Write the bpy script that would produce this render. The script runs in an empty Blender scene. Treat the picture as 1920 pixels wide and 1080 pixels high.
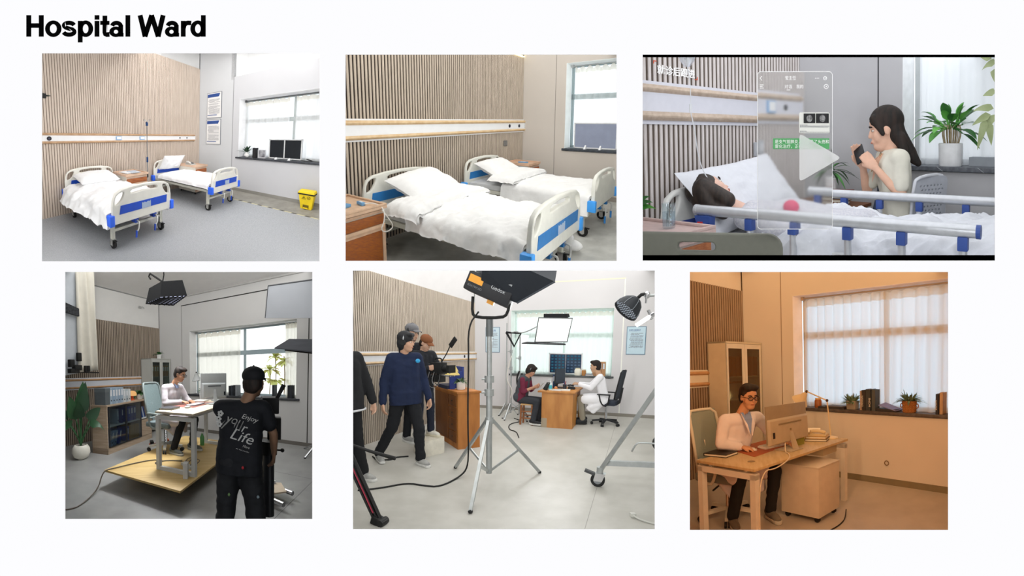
# A backlit white display board with six framed miniature rooms (relief-perspective stage sets, built to scale in metres
# inside each case and foreshortened with depth like museum dioramas), seen straight on.
import bpy, bmesh, math, random
import numpy as np
from mathutils import Vector, Matrix, noise

sc = bpy.context.scene
col = sc.collection
PX = 500.0          # board pixels per metre
DIST = 20.0         # viewing distance in front of the board
CZ = 1.6            # height of the board centre

# ---------------------------------------------------------------- camera, world, exposure
cam_data = bpy.data.cameras.new('camera')
cam_data.sensor_width = 36.0
cam_data.lens = 36.0 * DIST * PX / 1920.0
cam_data.clip_end = 200
camera = bpy.data.objects.new('camera', cam_data)
camera.location = (0, -DIST, CZ)
camera.rotation_euler = (math.pi / 2, 0, 0)
col.objects.link(camera)
sc.camera = camera
world = bpy.data.worlds.new('world')
sc.world = world
world.use_nodes = True
world.node_tree.nodes['Background'].inputs[0].default_value = (0.9, 0.95, 1.0, 1)
world.node_tree.nodes['Background'].inputs[1].default_value = 0.12
sc.view_settings.view_transform = 'Standard'
sc.view_settings.look = 'None'
sc.view_settings.gamma = 1.0
sc.view_settings.exposure = 0.0
sc.view_settings.use_curve_mapping = False
sc.cycles.use_denoising = True
sc.cycles.max_bounces = 8
sc.cycles.transparent_max_bounces = 16

# ---------------------------------------------------------------- materials
def lin(h):
    if isinstance(h, str):
        h = h.lstrip('#')
        c = [int(h[i:i + 2], 16) / 255 for i in (0, 2, 4)]
    else:
        c = h
    return tuple(x / 12.92 if x <= 0.04045 else ((x + 0.055) / 1.055) ** 2.4 for x in c) + (1.0,)

MATS = {}
def mat(name, c, rough=0.6, metal=0.0, var=0.025, scale=30, bump=0.0, stretch=None, c2=None, detail=3, spec=0.4, bscale=None):
    """procedural material: base colour varied by noise (optionally stretched as grain), optional bump"""
    if name in MATS:
        return MATS[name]
    m = bpy.data.materials.new(name); m.use_nodes = True
    nt = m.node_tree; b = nt.nodes['Principled BSDF']
    b.inputs['Roughness'].default_value = rough
    b.inputs['Metallic'].default_value = metal
    b.inputs['Specular IOR Level'].default_value = spec
    tc = nt.nodes.new('ShaderNodeTexCoord'); mp = nt.nodes.new('ShaderNodeMapping')
    nt.links.new(tc.outputs['Object'], mp.inputs[0])
    if stretch: mp.inputs['Scale'].default_value = stretch
    nz = nt.nodes.new('ShaderNodeTexNoise'); nz.inputs['Scale'].default_value = scale; nz.inputs['Detail'].default_value = detail
    nt.links.new(mp.outputs[0], nz.inputs['Vector'])
    rp = nt.nodes.new('ShaderNodeValToRGB')
    a = lin(c); d = lin(c2) if c2 else tuple(x * (1 - 2 * var) for x in a[:3]) + (1,)
    rp.color_ramp.elements[0].position = 0.35; rp.color_ramp.elements[1].position = 0.65
    rp.color_ramp.elements[0].color = d
    rp.color_ramp.elements[1].color = a if c2 else tuple(min(1, x * (1 + var)) for x in a[:3]) + (1,)
    nt.links.new(nz.outputs['Fac'], rp.inputs[0]); nt.links.new(rp.outputs[0], b.inputs['Base Color'])
    if bump:
        bp = nt.nodes.new('ShaderNodeBump'); bp.inputs['Strength'].default_value = bump; bp.inputs['Distance'].default_value = 0.01
        n2 = nz
        if bscale:
            n2 = nt.nodes.new('ShaderNodeTexNoise'); n2.inputs['Scale'].default_value = bscale
            nt.links.new(mp.outputs[0], n2.inputs['Vector'])
        nt.links.new(n2.outputs['Fac'], bp.inputs['Height']); nt.links.new(bp.outputs[0], b.inputs['Normal'])
    MATS[name] = m
    return m

def emis(name, c, s):
    if name in MATS: return MATS[name]
    m = bpy.data.materials.new(name); m.use_nodes = True
    nt = m.node_tree; nt.nodes.clear()
    e = nt.nodes.new('ShaderNodeEmission'); o = nt.nodes.new('ShaderNodeOutputMaterial')
    e.inputs[0].default_value = lin(c); e.inputs[1].default_value = s
    nt.links.new(e.outputs[0], o.inputs[0]); MATS[name] = m
    return m

def glassy(name, c, clear=0.8, rough=0.05, kind='clear', gloss=None):
    """thin glass / sheer cloth: part transparent (or translucent), part surface"""
    if name in MATS: return MATS[name]
    m = bpy.data.materials.new(name); m.use_nodes = True
    nt = m.node_tree; nt.nodes.clear(); o = nt.nodes.new('ShaderNodeOutputMaterial')
    t = nt.nodes.new('ShaderNodeBsdfTransparent'); mx = nt.nodes.new('ShaderNodeMixShader')
    if kind == 'cloth':
        a = nt.nodes.new('ShaderNodeBsdfTranslucent'); d = nt.nodes.new('ShaderNodeBsdfDiffuse'); m2 = nt.nodes.new('ShaderNodeMixShader')
        a.inputs[0].default_value = lin(c); d.inputs[0].default_value = lin(c); m2.inputs[0].default_value = 0.45
        nt.links.new(a.outputs[0], m2.inputs[1]); nt.links.new(d.outputs[0], m2.inputs[2]); s = m2
    elif kind == 'frost':
        s = nt.nodes.new('ShaderNodeBsdfDiffuse'); s.inputs[0].default_value = lin(c)
    else:
        s = nt.nodes.new('ShaderNodeBsdfGlossy'); s.inputs[0].default_value = lin(gloss or 'ffffff'); s.inputs[1].default_value = rough
        t.inputs[0].default_value = lin(c)
    mx.inputs[0].default_value = clear
    nt.links.new(s.outputs[0], mx.inputs[1]); nt.links.new(t.outputs[0], mx.inputs[2]); nt.links.new(mx.outputs[0], o.inputs[0])
    MATS[name] = m
    return m

# ---------------------------------------------------------------- the relief rooms
class Room:
    """a room in metres (z up, slat wall x=0, window wall y=0) set behind one opening of the board"""
    def __init__(s, rect, f, yaw, pitch, roll, cx, cy, x, y, z, zn, zf, zm):
        s.rect = rect; s.f = f; s.cx = cx; s.cy = cy; s.o = np.array((x, y, z)); s.zn = zn; s.zf = zf
        fw = np.array([-math.sin(yaw) * math.cos(pitch), math.cos(yaw) * math.cos(pitch), -math.sin(pitch)])
        r = np.array([math.cos(yaw), math.sin(yaw), 0.0]); u = np.cross(r, fw)
        c, q = math.cos(roll), math.sin(roll)
        s.r = c * r + q * u; s.u = -q * r + c * u; s.fw = fw
        # inverse-depth relief: true scale at distance zm, nothing nearer than zn
        B = f / PX * zm
        dmax = B * (1 / zn - 1 / zf)
        k0 = 1 / (1 + 0.012 / DIST); k1 = 1 / (1 + (0.012 + dmax) / DIST)
        s.b = (k0 - k1) / (1 / zn - 1 / zf); s.a = k0 - s.b / zn
    def local(s, P):
        d = np.asarray(P, float) - s.o
        return d @ s.r, d @ s.u, d @ s.fw
    def place(s, u, v, Z):
        k = 1 / (s.a + s.b / Z)
        return np.stack([(u - 960) / PX * k, DIST * (k - 1), CZ + (540 - v) / PX * k], -1)
    def warp(s, P):
        x, y, Z = s.local(P)
        Z = np.maximum(Z, s.zn * 0.6)
        return s.place(s.cx + s.f * x / Z, s.cy - s.f * y / Z, Z)
    def planes(s, mx, my):
        u0, v0, u1, v1 = s.rect
        u0 -= mx; u1 += mx; v0 -= my; v1 += my
        return [(s.o + s.fw * s.zn, s.fw), (s.o, s.f * s.r + (s.cx - u0) * s.fw), (s.o, -s.f * s.r - (s.cx - u1) * s.fw),
                (s.o, -s.f * s.u - (v0 - s.cy) * s.fw), (s.o, s.f * s.u + (v1 - s.cy) * s.fw)]

ORD = ('first', 'second', 'third', 'fourth', 'fifth', 'sixth', 'seventh', 'eighth')
LAST = {}
R = None
MARX, MARY = 19, 6.5

class MB:
    """collects geometry in room metres"""
    def __init__(s, M=None):
        s.v = []; s.f = []; s.M = M
    def add(s, vs, fs):
        n = len(s.v)
        if s.M is not None: vs = [tuple(s.M @ Vector(p)) for p in vs]
        s.v += [tuple(p) for p in vs]; s.f += [tuple(i + n for i in q) for q in fs]
        return s
    def box(s, x0, x1, y0, y1, z0, z1):
        return s.add([(x0, y0, z0), (x1, y0, z0), (x1, y1, z0), (x0, y1, z0), (x0, y0, z1), (x1, y0, z1), (x1, y1, z1), (x0, y1, z1)],
                     [(0, 3, 2, 1), (4, 5, 6, 7), (0, 1, 5, 4), (1, 2, 6, 5), (2, 3, 7, 6), (3, 0, 4, 7)])
    def cbox(s, c, d, rz=0, rx=0, ry=0):
        m = Matrix.Translation(c) @ Matrix.Rotation(rz, 4, 'Z') @ Matrix.Rotation(ry, 4, 'Y') @ Matrix.Rotation(rx, 4, 'X')
        a, b, e = [q / 2 for q in d]
        vs = [m @ Vector(p) for p in [(-a, -b, -e), (a, -b, -e), (a, b, -e), (-a, b, -e), (-a, -b, e), (a, -b, e), (a, b, e), (-a, b, e)]]
        return s.add(vs, [(0, 3, 2, 1), (4, 5, 6, 7), (0, 1, 5, 4), (1, 2, 6, 5), (2, 3, 7, 6), (3, 0, 4, 7)])
    def hexa(s, b, t):
        n = len(b)
        return s.add(list(b) + list(t), [tuple(reversed(range(n))), tuple(range(n, 2 * n))] + [(i, (i + 1) % n, n + (i + 1) % n, n + i) for i in range(n)])
    def bar(s, p, q, w, h=None, up=(0, 0, 1)):
        p, q = Vector(p), Vector(q); h = h or w
        d = (q - p).normalized(); u = Vector(up)
        if abs(d.dot(u)) > 0.98: u = Vector((1, 0, 0))
        a = d.cross(u).normalized() * (w / 2); b = a.cross(d).normalized() * (h / 2)
        return s.hexa([p - a - b, p + a - b, p + a + b, p - a + b], [q - a - b, q + a - b, q + a + b, q - a + b])
    def cyl(s, p, q, r0, r1=None, n=12, cap=True):
        p, q = Vector(p), Vector(q); r1 = r0 if r1 is None else r1
        d = (q - p).normalized(); u = Vector((0, 0, 1)) if abs(d.z) < 0.9 else Vector((1, 0, 0))
        a = d.cross(u).normalized(); b = a.cross(d)
        A = [a * math.cos(2 * math.pi * i / n) + b * math.sin(2 * math.pi * i / n) for i in range(n)]
        fs = [(i, i + n, (i + 1) % n + n, (i + 1) % n) for i in range(n)]
        if cap: fs += [tuple(range(n)), tuple(reversed(range(n, 2 * n)))]
        return s.add([p + w * r0 for w in A] + [q + w * r1 for w in A], fs)
    def tube(s, pts, r, n=6, smooth=0):
        P = [Vector(p) for p in pts]
        for _ in range(smooth):
            Q = [P[0]]
            for a, b in zip(P, P[1:]): Q += [a * .75 + b * .25, a * .25 + b * .75]
            P = Q + [P[-1]]
        vs = []; fs = []; u = None
        for i, p in enumerate(P):
            d = (P[min(i + 1, len(P) - 1)] - P[max(i - 1, 0)]).normalized()
            if u is None: u = d.cross(Vector((0, 0, 1)) if abs(d.z) < .9 else Vector((1, 0, 0))).normalized()
            u = (u - d * u.dot(d)).normalized(); w = d.cross(u)
            rr = r[i] if isinstance(r, (list, tuple)) else r
            vs += [p + (u * math.cos(2 * math.pi * k / n) + w * math.sin(2 * math.pi * k / n)) * rr for k in range(n)]
        for i in range(len(P) - 1):
            fs += [(i * n + k, i * n + (k + 1) % n, (i + 1) * n + (k + 1) % n, (i + 1) * n + k) for k in range(n)]
        fs += [tuple(reversed(range(n))), tuple(range((len(P) - 1) * n, len(P) * n))]
        return s.add(vs, fs)
    def lathe(s, prof, c=(0, 0, 0), n=20, axis=None):
        c = Vector(c); m = Matrix.Identity(3)
        if axis is not None: m = Vector((0, 0, 1)).rotation_difference(Vector(axis)).to_matrix()
        vs = []; fs = []
        for r, z in prof:
            vs += [c + m @ Vector((r * math.cos(2 * math.pi * k / n), r * math.sin(2 * math.pi * k / n), z)) for k in range(n)]
        for i in range(len(prof) - 1):
            fs += [(i * n + k, i * n + (k + 1) % n, (i + 1) * n + (k + 1) % n, (i + 1) * n + k) for k in range(n)]
        fs += [tuple(reversed(range(n))), tuple(range((len(prof) - 1) * n, len(prof) * n))]
        return s.add(vs, fs)
    def ell(s, c, r, m=None, n=12, k=8):
        c = Vector(c); r = (r, r, r) if isinstance(r, (int, float)) else r
        vs = []; fs = []
        for j in range(k + 1):
            t = math.pi * j / k
            for i in range(n):
                a = 2 * math.pi * i / n
                p = Vector((r[0] * math.sin(t) * math.cos(a), r[1] * math.sin(t) * math.sin(a), r[2] * math.cos(t)))
                vs.append(c + (m @ p if m is not None else p))
        for j in range(k):
            fs += [(j * n + i, (j + 1) * n + i, (j + 1) * n + (i + 1) % n, j * n + (i + 1) % n) for i in range(n)]
        return s.add(vs, fs)
    def cap(s, p, q, r0, r1, n=12):
        s.cyl(p, q, r0, r1, n); s.ell(p, r0, n=n, k=8); s.ell(q, r1, n=n, k=8)
        return s
    def quad(s, a, b, c, d): return s.add([a, b, c, d], [(0, 1, 2, 3)])
    def grid(s, fn, nu, nv, th=0.0, off=(0, 0, -1), fn2=None):
        """surface fn(u,v) for u,v in 0..1; with thickness it is a closed slab"""
        P = [[Vector(fn(i / nu, j / nv)) for j in range(nv + 1)] for i in range(nu + 1)]
        w = nv + 1
        vs = [p for row in P for p in row]
        fs = [(i * w + j, (i + 1) * w + j, (i + 1) * w + j + 1, i * w + j + 1) for i in range(nu) for j in range(nv)]
        if th or fn2:
            n = len(vs); o = Vector(off) * th
            vs2 = [Vector(fn2(i / nu, j / nv)) for i in range(nu + 1) for j in range(nv + 1)] if fn2 else [p + o for p in vs]; fs2 = [tuple(reversed([k + n for k in q])) for q in fs]
            rim = [i * w for i in range(nu + 1)] + [nu * w + j for j in range(1, w)] + [i * w + nv for i in range(nu - 1, -1, -1)] + [j for j in range(nv - 1, 0, -1)]
            fs3 = [(rim[i], rim[(i + 1) % len(rim)], rim[(i + 1) % len(rim)] + n, rim[i] + n) for i in range(len(rim))]
            vs += vs2; fs += fs2 + fs3
        return s.add(vs, fs)
    def leaf(s, p, d, up, L, W, droop=0.4, n=6, fold=0.25, shape=0.45):
        """one leaf blade, arched under its own weight, with a folded midrib"""
        p, d, up = Vector(p), Vector(d).normalized(), Vector(up)
        side = d.cross(up)
        side = side.normalized() if side.length > 1e-3 else Vector((1, 0, 0))
        nrm = side.cross(d).normalized()
        vs = []; fs = []
        for i in range(n + 1):
            t = i / n
            c = p + d * L * t * (1 - 0.25 * droop * t) + Vector((0, 0, -1)) * droop * L * t * t * 0.6
            w = W * 0.5 * (math.sin(math.pi * min(1, t ** shape)) ** 0.8 if 0 < t < 1 else 0.02)
            vs += [c - side * w + nrm * w * fold, c, c + side * w + nrm * w * fold]
        for i in range(n):
            a = 3 * i
            fs += [(a, a + 1, a + 4, a + 3), (a + 1, a + 2, a + 5, a + 4)]
        return s.add(vs, fs)

def to_mesh(name, mb, bevel=0.0, seg=2, clip=True, fixn=True):
    if len(mb.v) > 1500 and not bevel:          # dense skins: no bmesh pass unless the case edge cuts them
        me = bpy.data.meshes.new(name); me.from_pydata(mb.v, [], mb.f)
        P = np.array(mb.v)
        if not clip or R is None or not any(((P - co) @ no < 0).any() for co, no in R.planes(MARX, MARY)): return me
        bm = bmesh.new(); bm.from_mesh(me); bpy.data.meshes.remove(me); fixn = False
    else:
        bm = bmesh.new()
        vs = [bm.verts.new(p) for p in mb.v]
        for q in mb.f:
            try: bm.faces.new([vs[i] for i in q])
            except ValueError: pass
    if bevel:
        bmesh.ops.bevel(bm, geom=list(bm.edges), offset=bevel, segments=seg, affect='EDGES', profile=0.6, clamp_overlap=True)
    if clip and R is not None and mb.v:
        P = np.array(mb.v, dtype=float)
        for co, no in R.planes(MARX, MARY):
            if bm.verts and ((P - co) @ no < 0).any():
                bmesh.ops.bisect_plane(bm, geom=list(bm.verts) + list(bm.edges) + list(bm.faces), plane_co=Vector(co), plane_no=Vector(no), clear_inner=True)
    if fixn: bmesh.ops.recalc_face_normals(bm, faces=list(bm.faces))
    me = bpy.data.meshes.new(name); bm.to_mesh(me); bm.free()
    return me

def warp_mesh(me, base):
    n = len(me.vertices); a = np.empty(n * 3); me.vertices.foreach_get('co', a)
    P = R.warp(a.reshape(-1, 3)) if R is not None else a.reshape(-1, 3)
    me.vertices.foreach_set('co', (P - np.asarray(base)).ravel()); me.update()

def set_props(o, label=None, cat=None, group=None, kind=None):
    if label: o['label'] = label
    if cat: o['category'] = cat
    if group: o['group'] = group
    if kind: o['kind'] = kind

def thing(name, label, cat, loc, group=None, kind=None):
    o = bpy.data.objects.new(name, None); col.objects.link(o)
    o.empty_display_size = 0.02
    o.location = R.warp(np.array([loc]))[0] if R is not None else loc
    o['_base'] = list(o.location)
    set_props(o, label, cat, group, kind)
    return o

def emit(name, mb, m, parent=None, smooth=False, bevel=0.0, seg=2, label=None, cat=None, group=None, kind=None, base=None, fixn=True):
    """one mesh object: built in metres, set into the current room's relief"""
    if parent is None and not label and not kind: return None   # belongs to a part that lies outside the case
    me = to_mesh(name, mb, bevel, seg, fixn=fixn)
    if not len(me.polygons):
        bpy.data.meshes.remove(me); return None
    if parent is not None:
        b = tuple(parent['_base'])
    else:
        if base is None:
            P = np.array(mb.v); base = (P[:, 0].mean(), P[:, 1].mean(), P[:, 2].min())
        b = tuple(R.warp(np.array([base]))[0]) if R is not None else tuple(base)
    warp_mesh(me, b)
    me.materials.append(m)
    if smooth: me.shade_smooth() if hasattr(me, 'shade_smooth') else None
    if smooth == 'auto' or bevel:
        try: me.set_sharp_from_angle(angle=math.radians(38))
        except Exception: pass
    o = bpy.data.objects.new(name, me); col.objects.link(o)
    o['_base'] = list(b)
    if parent is not None:
        o.parent = parent
    else:
        o.location = b
    set_props(o, label, cat, group, kind)
    return o

bench = bpy.data.scenes.new('bench')      # an empty scene where curves and modifiers are turned into meshes, removed at the end
bcol = bench.collection
def dg_mesh(o):
    with bpy.context.temp_override(scene=bench, view_layer=bench.view_layers[0]):
        dg = bpy.context.evaluated_depsgraph_get()
    dg.update()
    e = o.evaluated_get(dg)
    return bpy.data.meshes.new_from_object(e, depsgraph=dg)

def plate_mb(outline, holes=(), th=0.04, bev=0.008, frame=None, M=None, res=2, grow=0.0):
    """flat plate from a 2-D outline with holes, rounded edges; frame=(origin, xdir, ydir)"""
    cu = bpy.data.curves.new('plate', 'CURVE'); cu.dimensions = '2D'; cu.fill_mode = 'BOTH'
    cu.extrude = max(th / 2 - bev, 0.0005); cu.bevel_depth = bev; cu.bevel_resolution = res; cu.offset = grow - bev
    for ring in [outline] + list(holes):
        sp = cu.splines.new('POLY'); sp.points.add(len(ring) - 1)
        for p, q in zip(sp.points, ring): p.co = (q[0], q[1], 0, 1)
        sp.use_cyclic_u = True
    o = bpy.data.objects.new('plate', cu); bcol.objects.link(o)
    me = dg_mesh(o); bcol.objects.unlink(o); bpy.data.objects.remove(o); bpy.data.curves.remove(cu)
    mb = MB(M); og, xd, yd = [Vector(q) for q in frame]; zd = xd.cross(yd).normalized()
    mb.add([og + xd * v.co.x + yd * v.co.y + zd * v.co.z for v in me.vertices], [tuple(p.vertices) for p in me.polygons])
    bpy.data.meshes.remove(me)
    return mb

def rrect(x0, x1, y0, y1, r, n=5):
    pts = []
    for cx, cy, a in [(x1 - r, y0 + r, -90), (x1 - r, y1 - r, 0), (x0 + r, y1 - r, 90), (x0 + r, y0 + r, 180)]:
        for i in range(n + 1):
            t = math.radians(a + 90 * i / n); pts.append((cx + r * math.cos(t), cy + r * math.sin(t)))
    return pts

def spline2(pts, n=4):
    """closed Catmull-Rom through 2-D points"""
    out = []; N = len(pts)
    for i in range(N):
        a, b, c, d = [Vector(pts[(i + k) % N]) for k in (-1, 0, 1, 2)]
        for j in range(n):
            t = j / n
            q = 0.5 * ((2 * b) + (c - a) * t + (2 * a - 5 * b + 4 * c - d) * t * t + (3 * b - a - 3 * c + d) * t ** 3)
            out.append((q.x, q.y))
    return out

def text_mb(s, size, frame, align='LEFT', th=0.002, bold=0.0, width=None, M=None, shear=0.0):
    """lettering as mesh on a plane; frame=(origin, xdir, ydir); width squeezes it to that length"""
    cu = bpy.data.curves.new('lettering', 'FONT'); cu.body = s; cu.size = size; cu.align_x = align; cu.extrude = th / 2
    cu.offset = bold; cu.shear = shear; cu.resolution_u = 3
    o = bpy.data.objects.new('lettering', cu); bcol.objects.link(o)
    me = dg_mesh(o); bcol.objects.unlink(o); bpy.data.objects.remove(o); bpy.data.curves.remove(cu)
    mb = MB(M)
    if len(me.vertices):
        og, xd, yd = [Vector(q) for q in frame]; zd = xd.cross(yd).normalized()
        xs = [v.co.x for v in me.vertices]; k = 1.0
        if width: k = width / (max(xs) - min(xs))
        mb.add([og + xd * v.co.x * k + yd * v.co.y + zd * (v.co.z + th / 2) for v in me.vertices], [tuple(p.vertices) for p in me.polygons])
    bpy.data.meshes.remove(me)
    return mb

def blob_mb(parts, voxel=0.01, smooth=6, M=None, fac=0.6):
    """union of capsules and ellipsoids grown into one continuous skin"""
    t = MB()
    for q in parts:
        if q[0] == 'c': t.cap(q[1], q[2], q[3], q[4] if len(q) > 4 else q[3], n=14)
        elif q[0] == 'e': t.ell(q[1], q[2], q[3] if len(q) > 3 else None, n=18, k=12)
        elif q[0] == 'b': t.cbox(*q[1:])
        elif q[0] == 'l': t.lathe(q[1], q[2])
    me = bpy.data.meshes.new('blob'); me.from_pydata([tuple(v) for v in t.v], [], t.f)
    o = bpy.data.objects.new('blob', me); bcol.objects.link(o)
    a = o.modifiers.new('r', 'REMESH'); a.mode = 'VOXEL'; a.voxel_size = voxel
    if smooth:
        b = o.modifiers.new('s', 'SMOOTH'); b.iterations = smooth; b.factor = fac
    e = dg_mesh(o); bcol.objects.unlink(o); bpy.data.objects.remove(o); bpy.data.meshes.remove(me)
    mb = MB(M); mb.add([tuple(v.co) for v in e.vertices], [tuple(p.vertices) for p in e.polygons])
    bpy.data.meshes.remove(e)
    return mb

def area(name, u0, u1, v0, v1, Z0, Z1, power, color=(1, 1, 1), spread=None):
    """unseen lamp panel added in the top (or side) rim of the current case, facing into the room"""
    P = R.place(np.array([u0, u1, u0, u1]), np.array([v0, v0, v1, v1]), np.array([Z0, Z0, Z1, Z1]))
    return lamp_from(name, P, power, color, spread)

def lamp_from(name, P, power, color, spread=None, flip=False):
    c = P.mean(0); X = Vector(P[1] - P[0] + P[3] - P[2]) / 2; Y = Vector(P[2] - P[0] + P[3] - P[1]) / 2
    sx, sy = X.length, Y.length
    X = X.normalized(); Y = (Y - X * X.dot(Y)).normalized(); Z = X.cross(Y)
    if flip: X = -X; Z = -Z
    ld = bpy.data.lights.new(name, 'AREA'); ld.shape = 'RECTANGLE'; ld.size = sx; ld.size_y = sy; ld.energy = power; ld.color = color
    if spread: ld.spread = spread
    o = bpy.data.objects.new(name, ld); col.objects.link(o)
    m = Matrix((X, Y, Z)).transposed().to_4x4(); m.translation = Vector(c); o.matrix_world = m
    return o

def rim(top=0, left=0, right=0, bottom=0, color=(1, 1, 1)):
    """unseen fill lamps added in the rim of the current case, shining into the room"""
    u0, v0, u1, v1 = R.rect
    for nm, p, (a, b, c, d) in (('top', top, (u0, u1, v0 - 1, v0 - 6)), ('left', left, (u0 - 16, u0 - 1, v1, v0)), ('right', right, (u1 + 1, u1 + 16, v1, v0)), ('bottom', bottom, (u0, u1, v1 + 6, v1 + 1))):
        if p:
            P = np.array([((u - 960) / PX, .0065, CZ + (540 - v) / PX) for u, v in ((a, c), (b, c), (a, d), (b, d))])
            lamp_from('fill_strip_' + nm, P, p, color)  # added front fill, out of view behind the board edge

def room_lamp(name, a, b, c, d, power, color=(1, 1, 1), spread=None, flip=False):
    """lamp panel given by corners in room metres (a,b along its width; a,c along its height), facing a->b x a->c reversed"""
    return lamp_from(name, R.warp(np.array([a, b, c, d], float)), power, color, spread, flip)

def point_lamp(name, p, power, color=(1, 1, 1), r=0.01):
    ld = bpy.data.lights.new(name, 'POINT'); ld.energy = power; ld.color = color; ld.shadow_soft_size = r
    o = bpy.data.objects.new(name, ld); col.objects.link(o); o.location = R.warp(np.array([p]))[0]
    return o

ROOMS = {
 1: Room((79, 100, 599, 490), 394.2247, 0.7925, 0.107, 0.0015, 336.9513, 298.6585, 4.5838, -5.4453, 1.5736, 2.2, 8.2, 4.5),
 2: Room((648, 102.5, 1156, 489), 585.8424, 0.6236, 0.1165, 0.0, 903.0358, 294.4025, 3.4107, -6.3631, 1.5852, 2.2, 8.2, 4.0),
 3: Room((1205, 103, 1865, 488), 950.1685, 0.5121, 0.0513, -0.0029, 1535.1797, 296.4455, 2.9521, -4.8289, 1.3326, 1.7, 7.0, 3.4),
 4: Room((122.5, 510, 585.5, 973), 562.1763, 0.6694, 0.0717, -0.0117, 355.3874, 737.2251, 6.1458, -6.396, 1.6008, 1.7, 10.0, 4.0),
 5: Room((662, 507.5, 1227.5, 992), 701.9395, 0.3375, 0.128, 0.0087, 944.8124, 748.0254, 4.2962, -9.7473, 1.6163, 2.0, 11.6, 4.2),
 6: Room((1293.5, 510, 1777.5, 993.5), 788.2959, 0.5605, 0.0879, -0.0111, 1536.2594, 752.6565, 4.7459, -5.2472, 1.6437, 1.9, 8.2, 3.4),
}
# ---------------------------------------------------------------- bold sans lettering drawn from strokes
def stroke_poly(pts, w):
    P = [Vector((x, y)) for x, y in pts]; A = []; B = []
    for i, p in enumerate(P):
        d = (P[min(i + 1, len(P) - 1)] - P[max(i - 1, 0)]).normalized(); n = Vector((-d.y, d.x)) * w / 2
        A.append(p + n); B.append(p - n)
    return [(q.x, q.y) for q in A + B[::-1]]

def arc(cx, cy, rx, ry, a, b, n=14):
    return [(cx + rx * math.cos(math.radians(a + (b - a) * i / n)), cy + ry * math.sin(math.radians(a + (b - a) * i / n))) for i in range(n + 1)]

def heading(s, org, em, width):
    """grotesque bold capitals and lower case"""
    S = .142
    def rect(a, b, c, d): return ([(a, b), (c, b), (c, d), (a, d)], [])
    def ring(cx, cy, rx, ry, t=.135, u=.10): return (arc(cx, cy, rx, ry, 0, 351, 39), [arc(cx, cy, rx - t, ry - u, 0, 351, 39)])
    G = {'H': (.722, [rect(.073, 0, .215, .716), rect(.507, 0, .649, .716), rect(.2, .305, .52, .435)]),
         'o': (.611, [ring(.306, .26, .27, .272)]), 'p': (.611, [rect(.068, -.2, .205, .519), ring(.325, .26, .247, .272)]), 'd': (.611, [rect(.406, 0, .543, .716), ring(.286, .26, .247, .272)]),
         'i': (.278, [rect(.072, 0, .209, .519), rect(.072, .59, .209, .716)]), 'l': (.278, [rect(.072, 0, .209, .716)]),
         't': (.333, [(stroke_poly([(.168, .70), (.168, .2), (.168, .13), (.185, .075), (.23, .056), (.315, .062)], .135), []), rect(.02, .41, .312, .519)]),
         's': (.556, [(stroke_poly(arc(.27, .37, .175, .095, 15, 180, 12) + [(.11, .34), (.16, .30), (.28, .262), (.40, .23), (.452, .18)] + arc(.272, .15, .185, .095, 0, -165, 12), .118), [])]),
         'a': (.556, [ring(.25, .155, .215, .168, .125, .085), rect(.352, .02, .485, .38), (stroke_poly(arc(.27, .345, .15, .118, 165, 0, 12), .118), []), rect(.352, 0, .5, .1)]),
         'r': (.389, [rect(.066, 0, .203, .519), (stroke_poly([(.15, .30)] + arc(.305, .30, .15, .165, 165, 82, 8) + [(.40, .46)], .125), [])]),
         'W': (.944, [(stroke_poly([(.075, .716), (.245, 0)], .142), []), (stroke_poly([(.245, 0), (.472, .716)], .142), []), (stroke_poly([(.472, .716), (.70, 0)], .142), []), (stroke_poly([(.70, 0), (.87, .716)], .142), [])]),
         ' ': (.278, [])}
    adv = sum(G[c][0] for c in s) - .10; tr = (width / em - adv) / (len(s) - 1)
    mb = MB(); x = -.05
    for c in s:
        w, pieces = G[c]
        for o, hs in pieces:
            q = plate_mb([((x + a) * em, b * em) for a, b in o], [[((x + a) * em, b * em) for a, b in h] for h in hs], .001, .00005, (org, (1, 0, 0), (0, 0, 1)), res=0, grow=.0017)
            mb.add(q.v, q.f)
        x += w + tr
    return mb

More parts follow.
